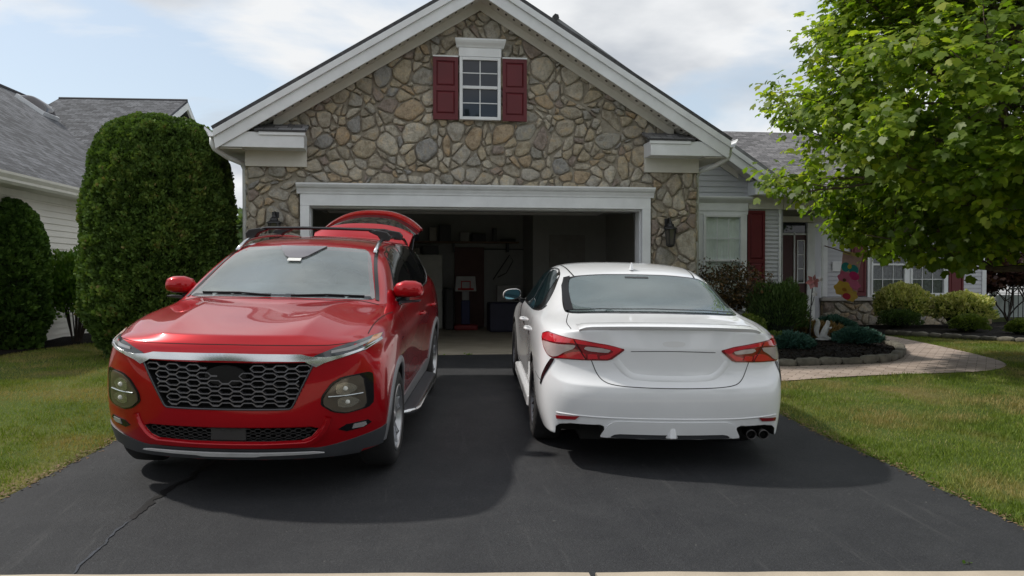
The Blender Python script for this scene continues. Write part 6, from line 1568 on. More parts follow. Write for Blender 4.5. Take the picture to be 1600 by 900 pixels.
for s in (1, -1):
    fw = roundc([(1.60, 1.14), (1.86, 1.325), (2.10, 1.475), (2.42, 1.525), (2.60, 1.53), (2.63, 1.155), (2.0, 1.142)], 1, .12)
    rw = roundc([(2.71, 1.155), (2.69, 1.53), (3.20, 1.535), (3.42, 1.525), (3.52, 1.18)], 1, .12)
    qw = roundc([(3.58, 1.19), (3.49, 1.52), (3.80, 1.50), (4.10, 1.43), (4.22, 1.32), (4.12, 1.26)], 1, .15)
    mb = MB()
    dlo = [(1.52, 1.11), (1.86, 1.345), (2.08, 1.49), (2.42, 1.545), (3.2, 1.552), (3.78, 1.522), (4.18, 1.44), (4.28, 1.30), (4.1, 1.225), (3.6, 1.165), (2.6, 1.135)]
    patch('window_surround', PJ, 'side', roundc(dlo, 1, .1), s, .002, M['blackgloss'], SUV, .05)
    for nm, w_ in (('side_window', fw), ('side_window', rw), ('side_window', qw)): patch(nm, PJ, 'side', w_, s, .005, SG, SUV, .05)
    mb = MB(); ribbon(mb, PJ, 'side', [(1.52, 1.11), (2.6, 1.130), (3.6, 1.160), (4.1, 1.218), (4.30, 1.30), (4.2, 1.45)], s, .018, .003, thick=.004); mb.build('window_trim', M['chrome'], SUV, smooth=True)
    # arch and sill cladding
    for yc in (.93, 3.695):
        mb = MB(); pts = [(yc + .415 * cos(a), .355 + .415 * sin(a)) for a in [radians(-8 + 196 * k / 40) for k in range(41)]]
        ribbon(mb, PJ, 'side', pts, s, .055, .004, thick=.008); mb.build('wheel_arch_trim', M['plastic_sheen'], SUV, smooth=True)
    patch('sill_trim', PJ, 'side', [(1.30, .30), (3.33, .30), (3.30, .42), (3.1, .44), (1.5, .40), (1.32, .42)], s, .010, M['plastic_sheen'], SUV, .06)
    # running board
    mb = MB(); vs = []
    mb.prism([(1.42, .0), (3.22, .0), (3.12, .09), (1.52, .09)], lambda u, w_, t: (s * (.88 + w_ * 1.25), u, t), .265, .30)
    rb = mb.build('running_board', M['plastic'], SUV, bevel=.012)
    mb = MB(); mb.tube([(s * .86, 1.40, .27), (s * .97, 1.50, .275), (s * 1.0, 1.62, .28), (s * 1.0, 3.02, .28), (s * .97, 3.14, .275), (s * .86, 3.24, .27)], .02, 8); mb.build('edge_rail', M['chrome'], rb, smooth=True)
    # door seams and handles
    mb = MB()
    for ln in ([(1.62, .42), (1.50, .60), (1.46, .95), (1.52, 1.10)], [(2.66, .42), (2.67, 1.13)], [(3.25, .45), (3.30, .60), (3.50, .85), (3.56, 1.15)], [(1.60, .42), (3.24, .43)], [(1.28, 1.06), (1.36, .98), (1.40, .72)]):
        gaps('panel_gap', SUV, PJ, [('side', ln, s, .006, .0012)])
    for yy in (2.42, 3.32):
        mb = MB(); p, nn = PJ.hit('side', yy, .96, s); mb.tube([p + nn * -.01 + Vector((0, -.10, 0)), p + nn * .03 + Vector((0, -.08, 0)), p + nn * .035, p + nn * .03 + Vector((0, .08, .003)), p + nn * -.01 + Vector((0, .10, 0))], .013, 8); mb.build('door_handle', RED, SUV, smooth=True)
    # mirror
    MR = empty('mirror', (s * .84, 1.64, 1.155)); MR.parent = SUV; MR.scale = (1.0, 1.1, 1.12)
    mb = MB(); vs = []
    prof = [(.03, .45, 0), (.055, .82, .008), (.12, 1, .016), (.20, .98, .016), (.245, .78, .014), (.263, .42, .010)]
    ring = 14
    for (xx, sc_, zc) in [(.05, .02, 0)] + prof + [(.268, .02, .01)]:
        for k in range(ring):
            a = 2 * pi * k / ring; cz = math.copysign(abs(sin(a)) ** .7, sin(a)) * .066 * sc_; cy = math.copysign(abs(cos(a)) ** .8, cos(a)) * .072 * sc_
            vs.append((s * (xx - .08), -.01 + cy * (1 if cy < 0 else .6), .045 + zc + cz * (1 if cz > 0 else .85)))
    L = len(prof) + 2
    mb.add(vs, [(i * ring + k, i * ring + (k + 1) % ring, (i + 1) * ring + (k + 1) % ring, (i + 1) * ring + k) for i in range(L - 1) for k in range(ring)])
    mb.build('mirror_shell', RED, MR, smooth=True)
    mb = MB(); mb.tube([(s * -.07, .04, -.045), (s * .0, .02, -.02), (s * .06, .0, -.005)], [.03, .024, .03], 8)
    mb.add([(s * .0, -.075, -.02), (s * .165, -.06, -.012), (s * .165, .03, -.012), (s * .0, .03, -.02), (s * .0, -.07, -.035), (s * .16, -.055, -.022), (s * .16, .025, -.022), (s * .0, .025, -.035)], [(0, 1, 2, 3), (7, 6, 5, 4), (0, 4, 5, 1), (1, 5, 6, 2), (2, 6, 7, 3), (3, 7, 4, 0)])
    mb.build('mirror_base', M['plastic'], MR, smooth=False)
    mb = MB(); mb.add([(s * .02, .042, .0), (s * .15, .042, .01), (s * .15, .042, .10), (s * .02, .042, .11)], [(0, 1, 2, 3)]); mb.build('mirror_glass', M['chrome'], MR)
    # ---- front lamps: slim running light above, large lamp pod below, fog lamp
    LH = mat_lens('lamp_glass_dark', (.035, .04, .045), .2); LC = mat_lens('lamp_glass_pale', (.30, .30, .30)); 
    drl = [(.505, .905), (.60, .900), (.70, .915), (.80, .945), (.86, .975), (.865, 1.005), (.80, .995), (.66, .965)]
    d_ = patch('running_light', PJ, 'front', roundc(drl, 1, .15), s, .005, LH, SUV, .03)
    mb = MB(); ribbon(mb, PJ, 'front', [(.54, .888), (.66, .900), (.80, .938), (.865, .972)], s, .020, .008, thick=.004); mb.build('lamp_chrome', M['chrome'], SUV, smooth=True)
    patch('light_guide', PJ, 'front', [(.62, .925), (.72, .938), (.82, .970), (.815, .980), (.70, .952), (.62, .940)], s, .009, LC, d_, .03)
    patch('turn_lamp', PJ, 'front', [(.80, .955), (.855, .975), (.86, 1.0), (.82, .993)], s, .010, mat_lens('amber_lens', (.45, .22, .10)), d_, .03)
    pod = [(.558, .60), (.563, .655), (.62, .738), (.68, .775), (.82, .79), (.85, .775), (.855, .59), (.825, .556), (.70, .533), (.625, .55)]
    hb = patch('headlight', PJ, 'front', roundc(pod, 1, .15), s, .004, M['blackgloss'], SUV, .03)
    lens = [(.572, .605), (.577, .652), (.632, .73), (.688, .765), (.79, .778), (.812, .60), (.795, .562), (.70, .543), (.63, .56)]
    patch('lamp_lens', PJ, 'front', roundc(lens, 1, .15), s, .012, mat_lens('head_lamp_lens', (.10, .078, .055), .3), hb, .03, .01)
    RF = simple('lamp_reflector', (.50, .46, .38), .22, metal=.8, var=.15, nscale=20)
    for (xx, zz, rx2, rz2) in ((.695, .700, .058, .040), (.705, .612, .060, .036)):
        ring = [(xx + rx2 * cos(a) * (1 + .12 * cos(3 * a)), zz + rz2 * sin(a)) for a in [2 * pi * k / 20 for k in range(20)]]
        rf = patch('reflector', PJ, 'front', ring, s, .014, RF, hb, .014, .004)
        p, nn = PJ.hit('front', xx, zz, s); mb = MB(); mb.blob((p.x + nn.x * .016, p.y + nn.y * .016, p.z), (.017, .010, .015), 10, 6); mb.build('bulb', simple('bulb_glass', (.75, .74, .70), .1), rf, smooth=True)
    mb = MB(); ribbon(mb, PJ, 'front', [(.60, .655), (.70, .655), (.79, .66)], s, .010, .015, thick=.004); mb.build('lamp_divider', M['chrome'], hb, smooth=True)
    patch('cover_glass', PJ, 'front', roundc([(x_, z_) for x_, z_ in lens], 1, .15), s, .026, M['glass'], hb, .03, .004)
    fog = [(.655, .435), (.70, .462), (.82, .475), (.84, .455), (.80, .43), (.70, .415)]
    fg = patch('fog_lamp', PJ, 'front', fog, s, .005, M['blackgloss'], SUV, .03)
    patch('fog_lens', PJ, 'front', [(.73, .432), (.74, .460), (.805, .465), (.81, .445), (.79, .434)], s, .010, LC, fg, .03)
    # side lower cladding wrapping the bumper corner
    patch('bumper_cladding', PJ, 'fc', [(.28, .255), (.28, .30), (.55, .325), (.80, .375), (.985, .41), (.985, .28)], s, .008, M['plastic'], SUV, .04)
# chrome bar along the top of the grille, spreading into wings under the running lights
CB = [(-.86, .965), (-.80, .935), (-.66, .893), (-.58, .868), (-.535, .845), (-.50, .862), (-.47, .880), (0, .884), (.47, .880), (.50, .862), (.535, .845), (.58, .868), (.66, .893), (.80, .935), (.86, .965), (.70, .918), (.60, .902), (.505, .908), (.45, .921), (0, .925), (-.45, .921), (-.505, .908), (-.60, .902), (-.70, .918)]
patch('chrome_bar', PJ, 'front', CB, 1, .014, M['chrome'], SUV, .022, .02)
# grille: dark back plate, hexagon lattice and frame
gb = MB(); gb.box(-.52, .52, .17, .18, .56, .90); gr = gb.build('grille', M['gap'], SUV)
mb = MB(); ribbon(mb, PJ, 'front', roundc([(-.525, .868), (-.395, .594), (-.375, .580), (.375, .580), (.395, .594), (.525, .868)], 1, .1, False), 1, .012, .002, thick=.005); mb.build('grille_frame', M['alloy_dark'], gr, smooth=True)
HX, HZ2 = .058, .0345
def hexlat(outline, hx, hz, x0, z0, lw, depth, nm, mat, par, skip=None):
    mb = MB()
    def P(u, v, d):
        h, nn = PJ.hit('front', u, v, 1); return Vector((u, h.y + d, v))
    seen = set()
    j = 0; rows = int(.9 / hz)
    for r in range(-rows, rows):
        for c in range(-20, 21):
            cx = x0 + (c + (.5 if r % 2 else 0)) * hx * 2; cz = z0 + r * hz * 1.22
            hexp = [(cx - hx * .72, cz), (cx - hx * .40, cz + hz * .50), (cx + hx * .40, cz + hz * .50), (cx + hx * .72, cz), (cx + hx * .40, cz - hz * .50), (cx - hx * .40, cz - hz * .50)]
            if not inpoly(outline, cx, cz): continue
            if skip and skip(cx, cz): continue
            for i in range(6):
                a, b = hexp[i], hexp[(i + 1) % 6]
                if not (inpoly(outline, *a) and inpoly(outline, *b)): continue
                A, B_ = P(*a, depth), P(*b, depth); d = (B_ - A).normalized(); nrm = Vector((-d.z, 0, d.x)) * lw / 2
                mb.add([A - nrm, B_ - nrm, B_ + nrm, A + nrm, A - nrm * 1.3 + Vector((0, .03, 0)), B_ - nrm * 1.3 + Vector((0, .03, 0)), B_ + nrm * 1.3 + Vector((0, .03, 0)), A + nrm * 1.3 + Vector((0, .03, 0))], [(0, 1, 2, 3), (0, 4, 5, 1), (2, 6, 7, 3)])
            # bridge between neighbours in a row
            a, b = (cx + hx * .72, cz), (cx + hx * 1.28, cz)
            if inpoly(outline, *a) and inpoly(outline, *b):
                A, B_ = P(*a, depth), P(*b, depth); nrm = Vector((0, 0, lw * .8)); mb.add([A - nrm, B_ - nrm, B_ + nrm, A + nrm, A - nrm + Vector((0, .03, 0)), B_ - nrm + Vector((0, .03, 0)), B_ + nrm + Vector((0, .03, 0)), A + nrm + Vector((0, .03, 0))], [(0, 1, 2, 3), (0, 4, 5, 1), (2, 6, 7, 3)])
    mb.build(nm, mat, par)
hexlat(GRL, .066, .0385, 0, .600, .0065, .008, 'grille_lattice', simple('grille_grey_metal', (.20, .20, .22), .35, metal=.7), gr, skip=lambda x, z: abs(x) < .115 and .75 < z < .835)
mb = MB()
mb.lathe([(0, .004), (.10, .003), (.125, 0), (.125, -.02), (0, -.02)], 32, lambda p: (p[0], .012 - p[2] + .025, .79 + p[1] * .50)); em = mb.build('emblem_plate', M['gap'], gr, smooth=True)
mb = MB(); mb.box(-.56, .56, .19, .20, .35, .48); ig = mb.build('lower_intake', M['gap'], SUV)
hexlat(INT, .030, .026, 0, .374, .005, .015, 'intake_lattice', simple('intake_black', (.02, .02, .022), .5), ig)
mb = MB(); mb.box(-.11, .11, .085, .10, .375, .46); mb.build('sensor_cover', simple('sensor_grey', (.025, .025, .027), .4), ig, bevel=.01)
# hood shut line, lower lip and skid plate
mb = MB(); ribbon(mb, PJ, 'front', [(-.78, .985), (-.60, .972), (-.3, .975), (0, .977), (.3, .975), (.60, .972), (.78, .985)], 1, .005, .001)
for s in (1, -1): ribbon(mb, PJ, 'top', roundc([(.79, .47), (.80, .70), (.825, 1.0), (.845, 1.20)], 1, .25, False), s, .006, .0012)
ribbon(mb, PJ, 'top', [(-.74, 1.21), (-.4, 1.13), (0, 1.09), (.4, 1.13), (.74, 1.21)], 1, .012, .001)
mb.build('hood_gap', M['gap'], SUV)
patch('lower_lip', PJ, 'front', [(-.80, .33), (-.62, .305), (-.5, .322), (.5, .322), (.62, .305), (.80, .33), (.80, .25), (-.80, .25)], 1, .006, M['plastic'], SUV, .04)
patch('skid_plate', PJ, 'front', roundc([(-.50, .308), (.50, .308), (.57, .296), (.20, .290), (.16, .283), (-.16, .283), (-.20, .290), (-.57, .296)], 1, .1), 1, .030, simple('skid_silver', (.62, .63, .64), .35, metal=.3), SUV, .03)
mb = MB(); ribbon(mb, PJ, 'front', roundc([(-.60, .52), (-.585, .455), (-.52, .375), (-.44, .348), (.44, .348), (.52, .375), (.585, .455), (.60, .52)], 1, .25, False), 1, .045, .002, thick=.018)
mb.build('intake_lip', RED, SUV, angle=60)
# sculpted ridges running down beside the grille into the bumper
# roof rails, crossbars, antenna
for s in (1, -1):
    pts = []
    for k in range(25):
        y = lerp(1.98, 4.25, k / 24); p, nn = PJ.hit('top', .565 - .03 * (k / 24), y, s); lift = .036 * min(1, (k) / 2.5, (24 - k) / 2.5); pts.append(p + Vector((s * .012, 0, .006 + lift)))
    mb = MB()
    mb.tube(pts, .017, 8); mb.build('roof_rail', M['chrome'], SUV, smooth=True)
for yb in (2.42, 3.22):
    CBR = empty('roof_crossbar', (0, yb, 1.640)); CBR.parent = SUV; CBR.scale = (.93, 1, 1)
    mb = MB(); pr_ = [(-.045, 0), (-.03, .011), (.0, .016), (.03, .011), (.045, 0), (.03, -.01), (-.03, -.01)]
    X = [(-.60, -.0), (-.56, .035), (-.50, .048), (-.2, .054), (.2, .054), (.50, .048), (.56, .035), (.60, 0)]; vs = []
    for xx, zz in X: vs += [(xx, a, zz + b) for a, b in pr_]
    fs = [(i * 7 + k, i * 7 + (k + 1) % 7, (i + 1) * 7 + (k + 1) % 7, (i + 1) * 7 + k) for i in range(7) for k in range(7)] + [tuple(range(7)), tuple(49 + k for k in range(7))]
    mb.add(vs, fs); mb.build('bar', M['blackgloss'], CBR, smooth=True)
    for s in (1, -1):
        mb = MB(); mb.box(s * .655 - .05, s * .655 + .05, -.05, .05, -.03, .055) if False else mb.prism([(.48, .035), (.56, .05), (.655, .035), (.69, .0), (.675, -.045), (.60, -.04), (.57, .0)], lambda u, w_, t: (s * u, t, w_), -.045, .045)
        mb.build('clamp', M['black'], CBR, bevel=.008)
# ---- open tailgate: outer skin seen from the front, hinged at the roof's rear edge
TG = empty('tailgate', (0, 4.40, 1.55), (radians(0), 0, 0)); TG.parent = SUV
def gate(u, w_, h=0):
    """u across -1..1, w_ 0 hinge..1 lip ; returns local co"""
    # profile rises from the hinge, nearly straight, then curls down at the bumper end
    prof = [(0, 0.0, -.04), (.12, .08, .05), (.35, .28, .20), (.55, .56, .275), (.76, .80, .325), (.88, .95, .372), (1, 1.05, .378)]
    for (a, ya, za), (b, yb_, zb) in zip(prof, prof[1:]):
        if w_ <= b: t = (w_ - a) / (b - a); y = lerp(ya, yb_, t); z = lerp(za, zb, t); break
    half = interp(w_, [(0, .54), (.35, .57), (.5, .57), (.76, .58), (1, .60)])
    x = u * half; drop = interp(w_, [(0, .05), (.3, .10), (.7, .20), (1, .22)]) * abs(u) ** 2.6
    return Vector((x, y - .10 * abs(u) ** 3 * w_, z - drop + h))
def gate_sheet(name, w0, w1, mat, h, u1=1.0, th=.03, nu=28, nw=8):
    vs = []; fs = []
    for L in (0, 1):
        for j in range(nw + 1):
            for i in range(nu + 1): vs.append(gate((i / nu * 2 - 1) * u1, lerp(w0, w1, j / nw), h - L * th))
    A = (nu + 1) * (nw + 1)
    for j in range(nw):
        for i in range(nu): q = j * (nu + 1) + i; fs += [(q, q + 1, q + nu + 2, q + nu + 1), (A + q, A + q + nu + 1, A + q + nu + 2, A + q + 1)]
    for i in range(nu):
        q = i; fs.append((q, A + q, A + q + 1, q + 1)); q = nw * (nu + 1) + i; fs.append((q, q + 1, A + q + 1, A + q))
    for j in range(nw):
        q = j * (nu + 1); fs.append((q, q + nu + 1, A + q + nu + 1, A + q)); q += nu; fs.append((q, A + q, A + q + nu + 1, q + nu + 1))
    mb = MB(); mb.add(vs, fs); return mb.build(name, mat, TG, angle=50)
gate_sheet('spoiler', .0, .36, RED, 0.012)
gate_sheet('rear_window', .36, .80, SG, -.012, 1.0)
gate_sheet('gate_panel', .79, 1.0, RED, .012)
gate_sheet('gate_trim', .05, .96, M['plastic'], -.045, .95, .03)
for s in (1, -1):
    mb = MB(); mb.tube([(s * .54, .02, -.45), (s * .56, .42, .08)], .011, 8); mb.build('gas_strut', M['black'], TG)
# inside: seats and load floor seen only from behind
mb = MB(); mb.box(-.56, .56, 3.24, 3.38, .64, 1.28); mb.build('rear_seat', M['seat'], SUV, bevel=.04)
for x in (-.36, .36): seat(SUV, x, 2.42, 1.02)
for x in (-.36, .36): seat(SUV, x, 3.30, 1.0)
mb = MB(); pts = [(.36 + .17 * cos(a), 1.98 - .06 * sin(a), 1.20 + .16 * sin(a)) for a in [2 * pi * k / 28 for k in range(29)]]; mb.tube(pts, .014, 6); mb.tube([(.20, 1.98, 1.20), (.52, 1.98, 1.20)], .02, 6); mb.build('steering_wheel', M['black'], SUV, smooth=True)
mb = MB(); mb.blob((0, 2.02, 1.455), (.12, .02, .035), 14, 8); mb.build('inner_mirror', M['black'], SUV, smooth=True)
mb = MB(); mb.prism([(1.35, 1.205), (1.95, 1.205), (1.95, 1.235), (1.75, 1.245), (1.45, 1.22)], lambda u, w_, t: (t, u, w_), -.62, .62); mb.build('dashboard', simple('dash_grey', (.10, .10, .10), .8), SUV, bevel=.01)
# wheels
for yc in (.93, 3.695):
    for s in (1, -1): wheel('wheel', SUV, s * .815, yc, .356, .343, .235, s, .240, 5, 0, M['alloy'])
mb = MB(); mb.box(-.56, .56, .5, 4.4, .22, .32); mb.build('underbody', M['wellblack'], SUV)
# ------------------------------------------------------------------ white sedan, tail towards the street
SED = empty('sedan', (0, 0, 0), label='white sedan parked facing the garage on the right of the driveway', cat='car')
SED_M = Matrix.Translation((1.045, -2.713, -.022)) @ Matrix.Rotation(pi - .082, 4, 'Z') @ Matrix.Rotation(-.054, 4, 'X') @ Matrix.Rotation(-.018, 4, 'Y') @ Matrix.Translation((0, -.965, 0))
SED.matrix_world = SED_M
WHT = mat_paint('white_paint', (.74, .755, .775), .0, .3, dust=.02)
def sedan_body():
    n, m = 7, 5; S = []
    S.append([(.78, .46, .22), (.86, .42, .36), (.885, .42, .52), (.88, .42, .64), (.86, .44, .72), (.82, .46, .76), (.76, .44, .785)] + [(.66, .30, .79), (.54, .20, .795), (.40, .14, .80), (.20, .09, .80), (0, .08, .80)])
    S.append([(.84, .62, .21), (.895, .62, .36), (.91, .62, .52), (.905, .62, .66), (.89, .64, .76), (.86, .65, .82), (.80, .64, .845)] + [(.70, .50, .855), (.58, .44, .86), (.42, .40, .87), (.21, .36, .87), (0, .35, .87)])
    S.append([(.86, .965, .24), (.91, .965, .38), (.92, .965, .54), (.918, .965, .68), (.905, .965, .80), (.875, .965, .87), (.825, .96, .90)] + [(.73, .86, .915), (.61, .80, .92), (.44, .76, .935), (.22, .72, .93), (0, .71, .93)])
    S.append([(.86, 1.40, .20), (.885, 1.40, .34), (.885, 1.40, .52), (.89, 1.40, .68), (.895, 1.40, .80), (.88, 1.38, .90), (.845, 1.34, .94)] + [(.76, 1.20, .96), (.64, 1.14, .965), (.46, 1.08, .985), (.23, 1.05, .985), (0, 1.04, .985)])
    S.append([(.865, 1.75, .19), (.885, 1.75, .33), (.88, 1.75, .52), (.89, 1.75, .68), (.90, 1.75, .80), (.885, 1.72, .915), (.855, 1.62, .955)] + [(.82, 1.48, .975), (.78, 1.40, .985), (.70, 1.36, .995), (.38, 1.24, 1.015), (0, 1.20, 1.02)])
    S.append([(.865, 2.10, .19), (.885, 2.10, .33), (.88, 2.10, .52), (.89, 2.10, .68), (.902, 2.10, .80), (.89, 2.08, .925), (.862, 2.00, .965)] + [(.82, 1.88, 1.00), (.74, 1.80, 1.16), (.66, 1.76, 1.20), (.36, 1.64, 1.225), (0, 1.60, 1.23)])
    S.append([(.865, 2.50, .19), (.885, 2.50, .33), (.88, 2.50, .52), (.89, 2.50, .68), (.905, 2.50, .80), (.895, 2.48, .935), (.868, 2.45, .975)] + [(.83, 2.35, 1.01), (.69, 2.25, 1.31), (.595, 2.16, 1.362), (.34, 2.06, 1.382), (0, 2.02, 1.386)])
    S.append([(.865, 2.95, .19), (.885, 2.95, .33), (.88, 2.95, .52), (.89, 2.95, .68), (.908, 2.95, .80), (.90, 2.92, .945), (.875, 2.90, .985)] + [(.835, 2.85, 1.02), (.68, 2.75, 1.345), (.58, 2.65, 1.398), (.33, 2.60, 1.420), (0, 2.58, 1.425)])
    S.append([(.865, 3.35, .20), (.895, 3.35, .35), (.90, 3.35, .53), (.905, 3.35, .69), (.915, 3.35, .82), (.905, 3.30, .96), (.88, 3.26, 1.0)] + [(.83, 3.22, 1.03), (.67, 3.14, 1.325), (.565, 3.04, 1.375), (.32, 2.98, 1.402), (0, 2.96, 1.41)])
    S.append([(.865, 3.79, .24), (.91, 3.79, .38), (.92, 3.79, .54), (.922, 3.79, .70), (.922, 3.77, .84), (.905, 3.70, .975), (.87, 3.64, 1.015)] + [(.80, 3.58, 1.05), (.66, 3.50, 1.24), (.555, 3.40, 1.315), (.31, 3.34, 1.350), (0, 3.32, 1.36)])
    S.append([(.865, 4.12, .24), (.91, 4.12, .38), (.92, 4.12, .54), (.92, 4.12, .70), (.915, 4.10, .85), (.89, 4.02, .985), (.845, 3.94, 1.02)] + [(.77, 3.88, 1.05), (.685, 3.82, 1.105), (.615, 3.76, 1.165), (.33, 3.72, 1.205), (0, 3.70, 1.215)])
    S.append([(.86, 4.32, .23), (.905, 4.32, .37), (.915, 4.32, .55), (.915, 4.30, .70), (.905, 4.28, .85), (.875, 4.24, .975), (.825, 4.20, 1.01)] + [(.755, 4.17, 1.035), (.70, 4.15, 1.048), (.62, 4.13, 1.06), (.33, 4.13, 1.082), (0, 4.13, 1.088)])
    S.append([(.855, 4.46, .23), (.90, 4.44, .37), (.91, 4.44, .55), (.905, 4.42, .70), (.893, 4.40, .84), (.86, 4.40, .95), (.81, 4.40, .99)] + [(.745, 4.44, 1.015), (.68, 4.46, 1.025), (.60, 4.47, 1.035), (.32, 4.50, 1.055), (0, 4.50, 1.06)])
    S.append([(.825, 4.66, .24), (.865, 4.60, .37), (.885, 4.58, .54), (.875, 4.56, .68), (.86, 4.54, .80), (.825, 4.55, .91), (.775, 4.57, .965)] + [(.715, 4.64, .985), (.65, 4.69, 1.0), (.56, 4.735, 1.012), (.30, 4.785, 1.03), (0, 4.795, 1.035)])
    FX = [0, .20, .42, .60, .745]; BO = [0, .008, .040, .095, .175]
    FZ = [.20, .34, .48, .60, .70, .76]; FYY = [.10, .05, .03, .02, .02, .04]
    def front(i, c): return (FX[c] * 1.02, FYY[i] + BO[c] * 1.3, FZ[i])
    RZ = [.25, .37, .545, .622, .695, .885]; RYY = [4.83, 4.862, 4.885, 4.872, 4.808, 4.822]
    def rear(i, c): return (FX[c] * (1.06 if i in (1, 2) else 1.03), RYY[i] - BO[c] * (1.0 if i < 4 else 1.15), RZ[i] + (0, 0, .0, .0, .0, .0)[i])
    bm = body_cage(S, n, m, front, rear, row_crease={5: [(3, 12, .15)], 'r': {3: .55, 2: .1, 5: .75}}, sec_crease={13: [(6, 11, .55)]})
    return subdivide(bm, 4, 'body')
_me = sedan_body(); SEDB = bvh_of(_me); PJ = Proj(SEDB); _me.materials.append(WHT)
cut = []
for yc in (.965, 3.79):
    for s in (-1, 1):
        mb = MB(); mb.lathe([(0, .50), (.372, .50), (.372, 1.2), (0, 1.2)], 48, lambda p, s=s, yc=yc: (s * p[2], yc + p[0], .335 + p[1])); cut.append(mb)
mb = MB(); mb.prism([(-.60, 1.125), (.60, 1.125), (.50, 1.285), (.28, 1.30), (-.28, 1.30), (-.50, 1.285)], lambda u, w_, t: (u, t, w_), 1.35, 4.3); cut.append(mb)
for s in (-1, 1):
    mb = MB(); mb.prism([(s * x, z) for x, z in ((.475, .335), (.50, .345), (.70, .338), (.775, .324), (.80, .30), (.812, .10), (.44, .10))], lambda u, w_, t: (u, t, w_), 4.45, 5.1); cut.append(mb)
_me2 = boolean(_me.copy(), cut); body = link_mesh('body', _me2, None, SED, smooth=True)
for yc in (.965, 3.79):
    for s in (1, -1): wheel('wheel', SED, s * .795, yc, .335, .335, .225, s, .235, 10, 1, M['alloy_dark'])

CG = mat_seeglass('rear_glass', (.20, .27, .28), 2.3, .38)
RG = roundc([(-.54, 1.300), (-.3, 1.322), (0, 1.326), (.3, 1.322), (.54, 1.300), (.625, 1.25), (.665, 1.09), (.655, 1.068), (.4, 1.083), (0, 1.090), (-.4, 1.083), (-.655, 1.068), (-.665, 1.09), (-.625, 1.25)], 2, .2)
patch('rear_window_surround', PJ, 'rear', [(x * 1.035, z + (.012 if z > 1.2 else -.006)) for x, z in RG], 1, .0025, M['blackgloss'], SED, .05)
rw = patch('rear_window', PJ, 'rear', RG, 1, .009, CG, SED, .028)
mb = MB(); ribbon(mb, PJ, 'rear', [(-.62, 1.275), (-.64, 1.20), (-.655, 1.10)], 1, .03, .012); ribbon(mb, PJ, 'rear', roundc([(.59, 1.298), (.632, 1.22), (.648, 1.075)], 2, .25, False), 1, .06, .013); ribbon(mb, PJ, 'rear', [(-.65, 1.078), (-.4, 1.093), (0, 1.10), (.4, 1.093), (.65, 1.078)], 1, .018, .012)
mb.build('frit', simple('frit_dark', (.012, .012, .014), .3, spec=.15), rw, smooth=True)
patch('brake_lamp', PJ, 'rear', [(-.10, 1.302), (.10, 1.302), (.10, 1.312), (-.10, 1.312)], 1, .012, M['black'], rw, .03, .002)
ws = patch('windshield', PJ, 'front', roundc([(-.70, 1.03), (-.53, 1.34), (0, 1.372), (.53, 1.34), (.70, 1.03), (0, 1.05)], 2, .2), 1, .004, CG, SED, .06)
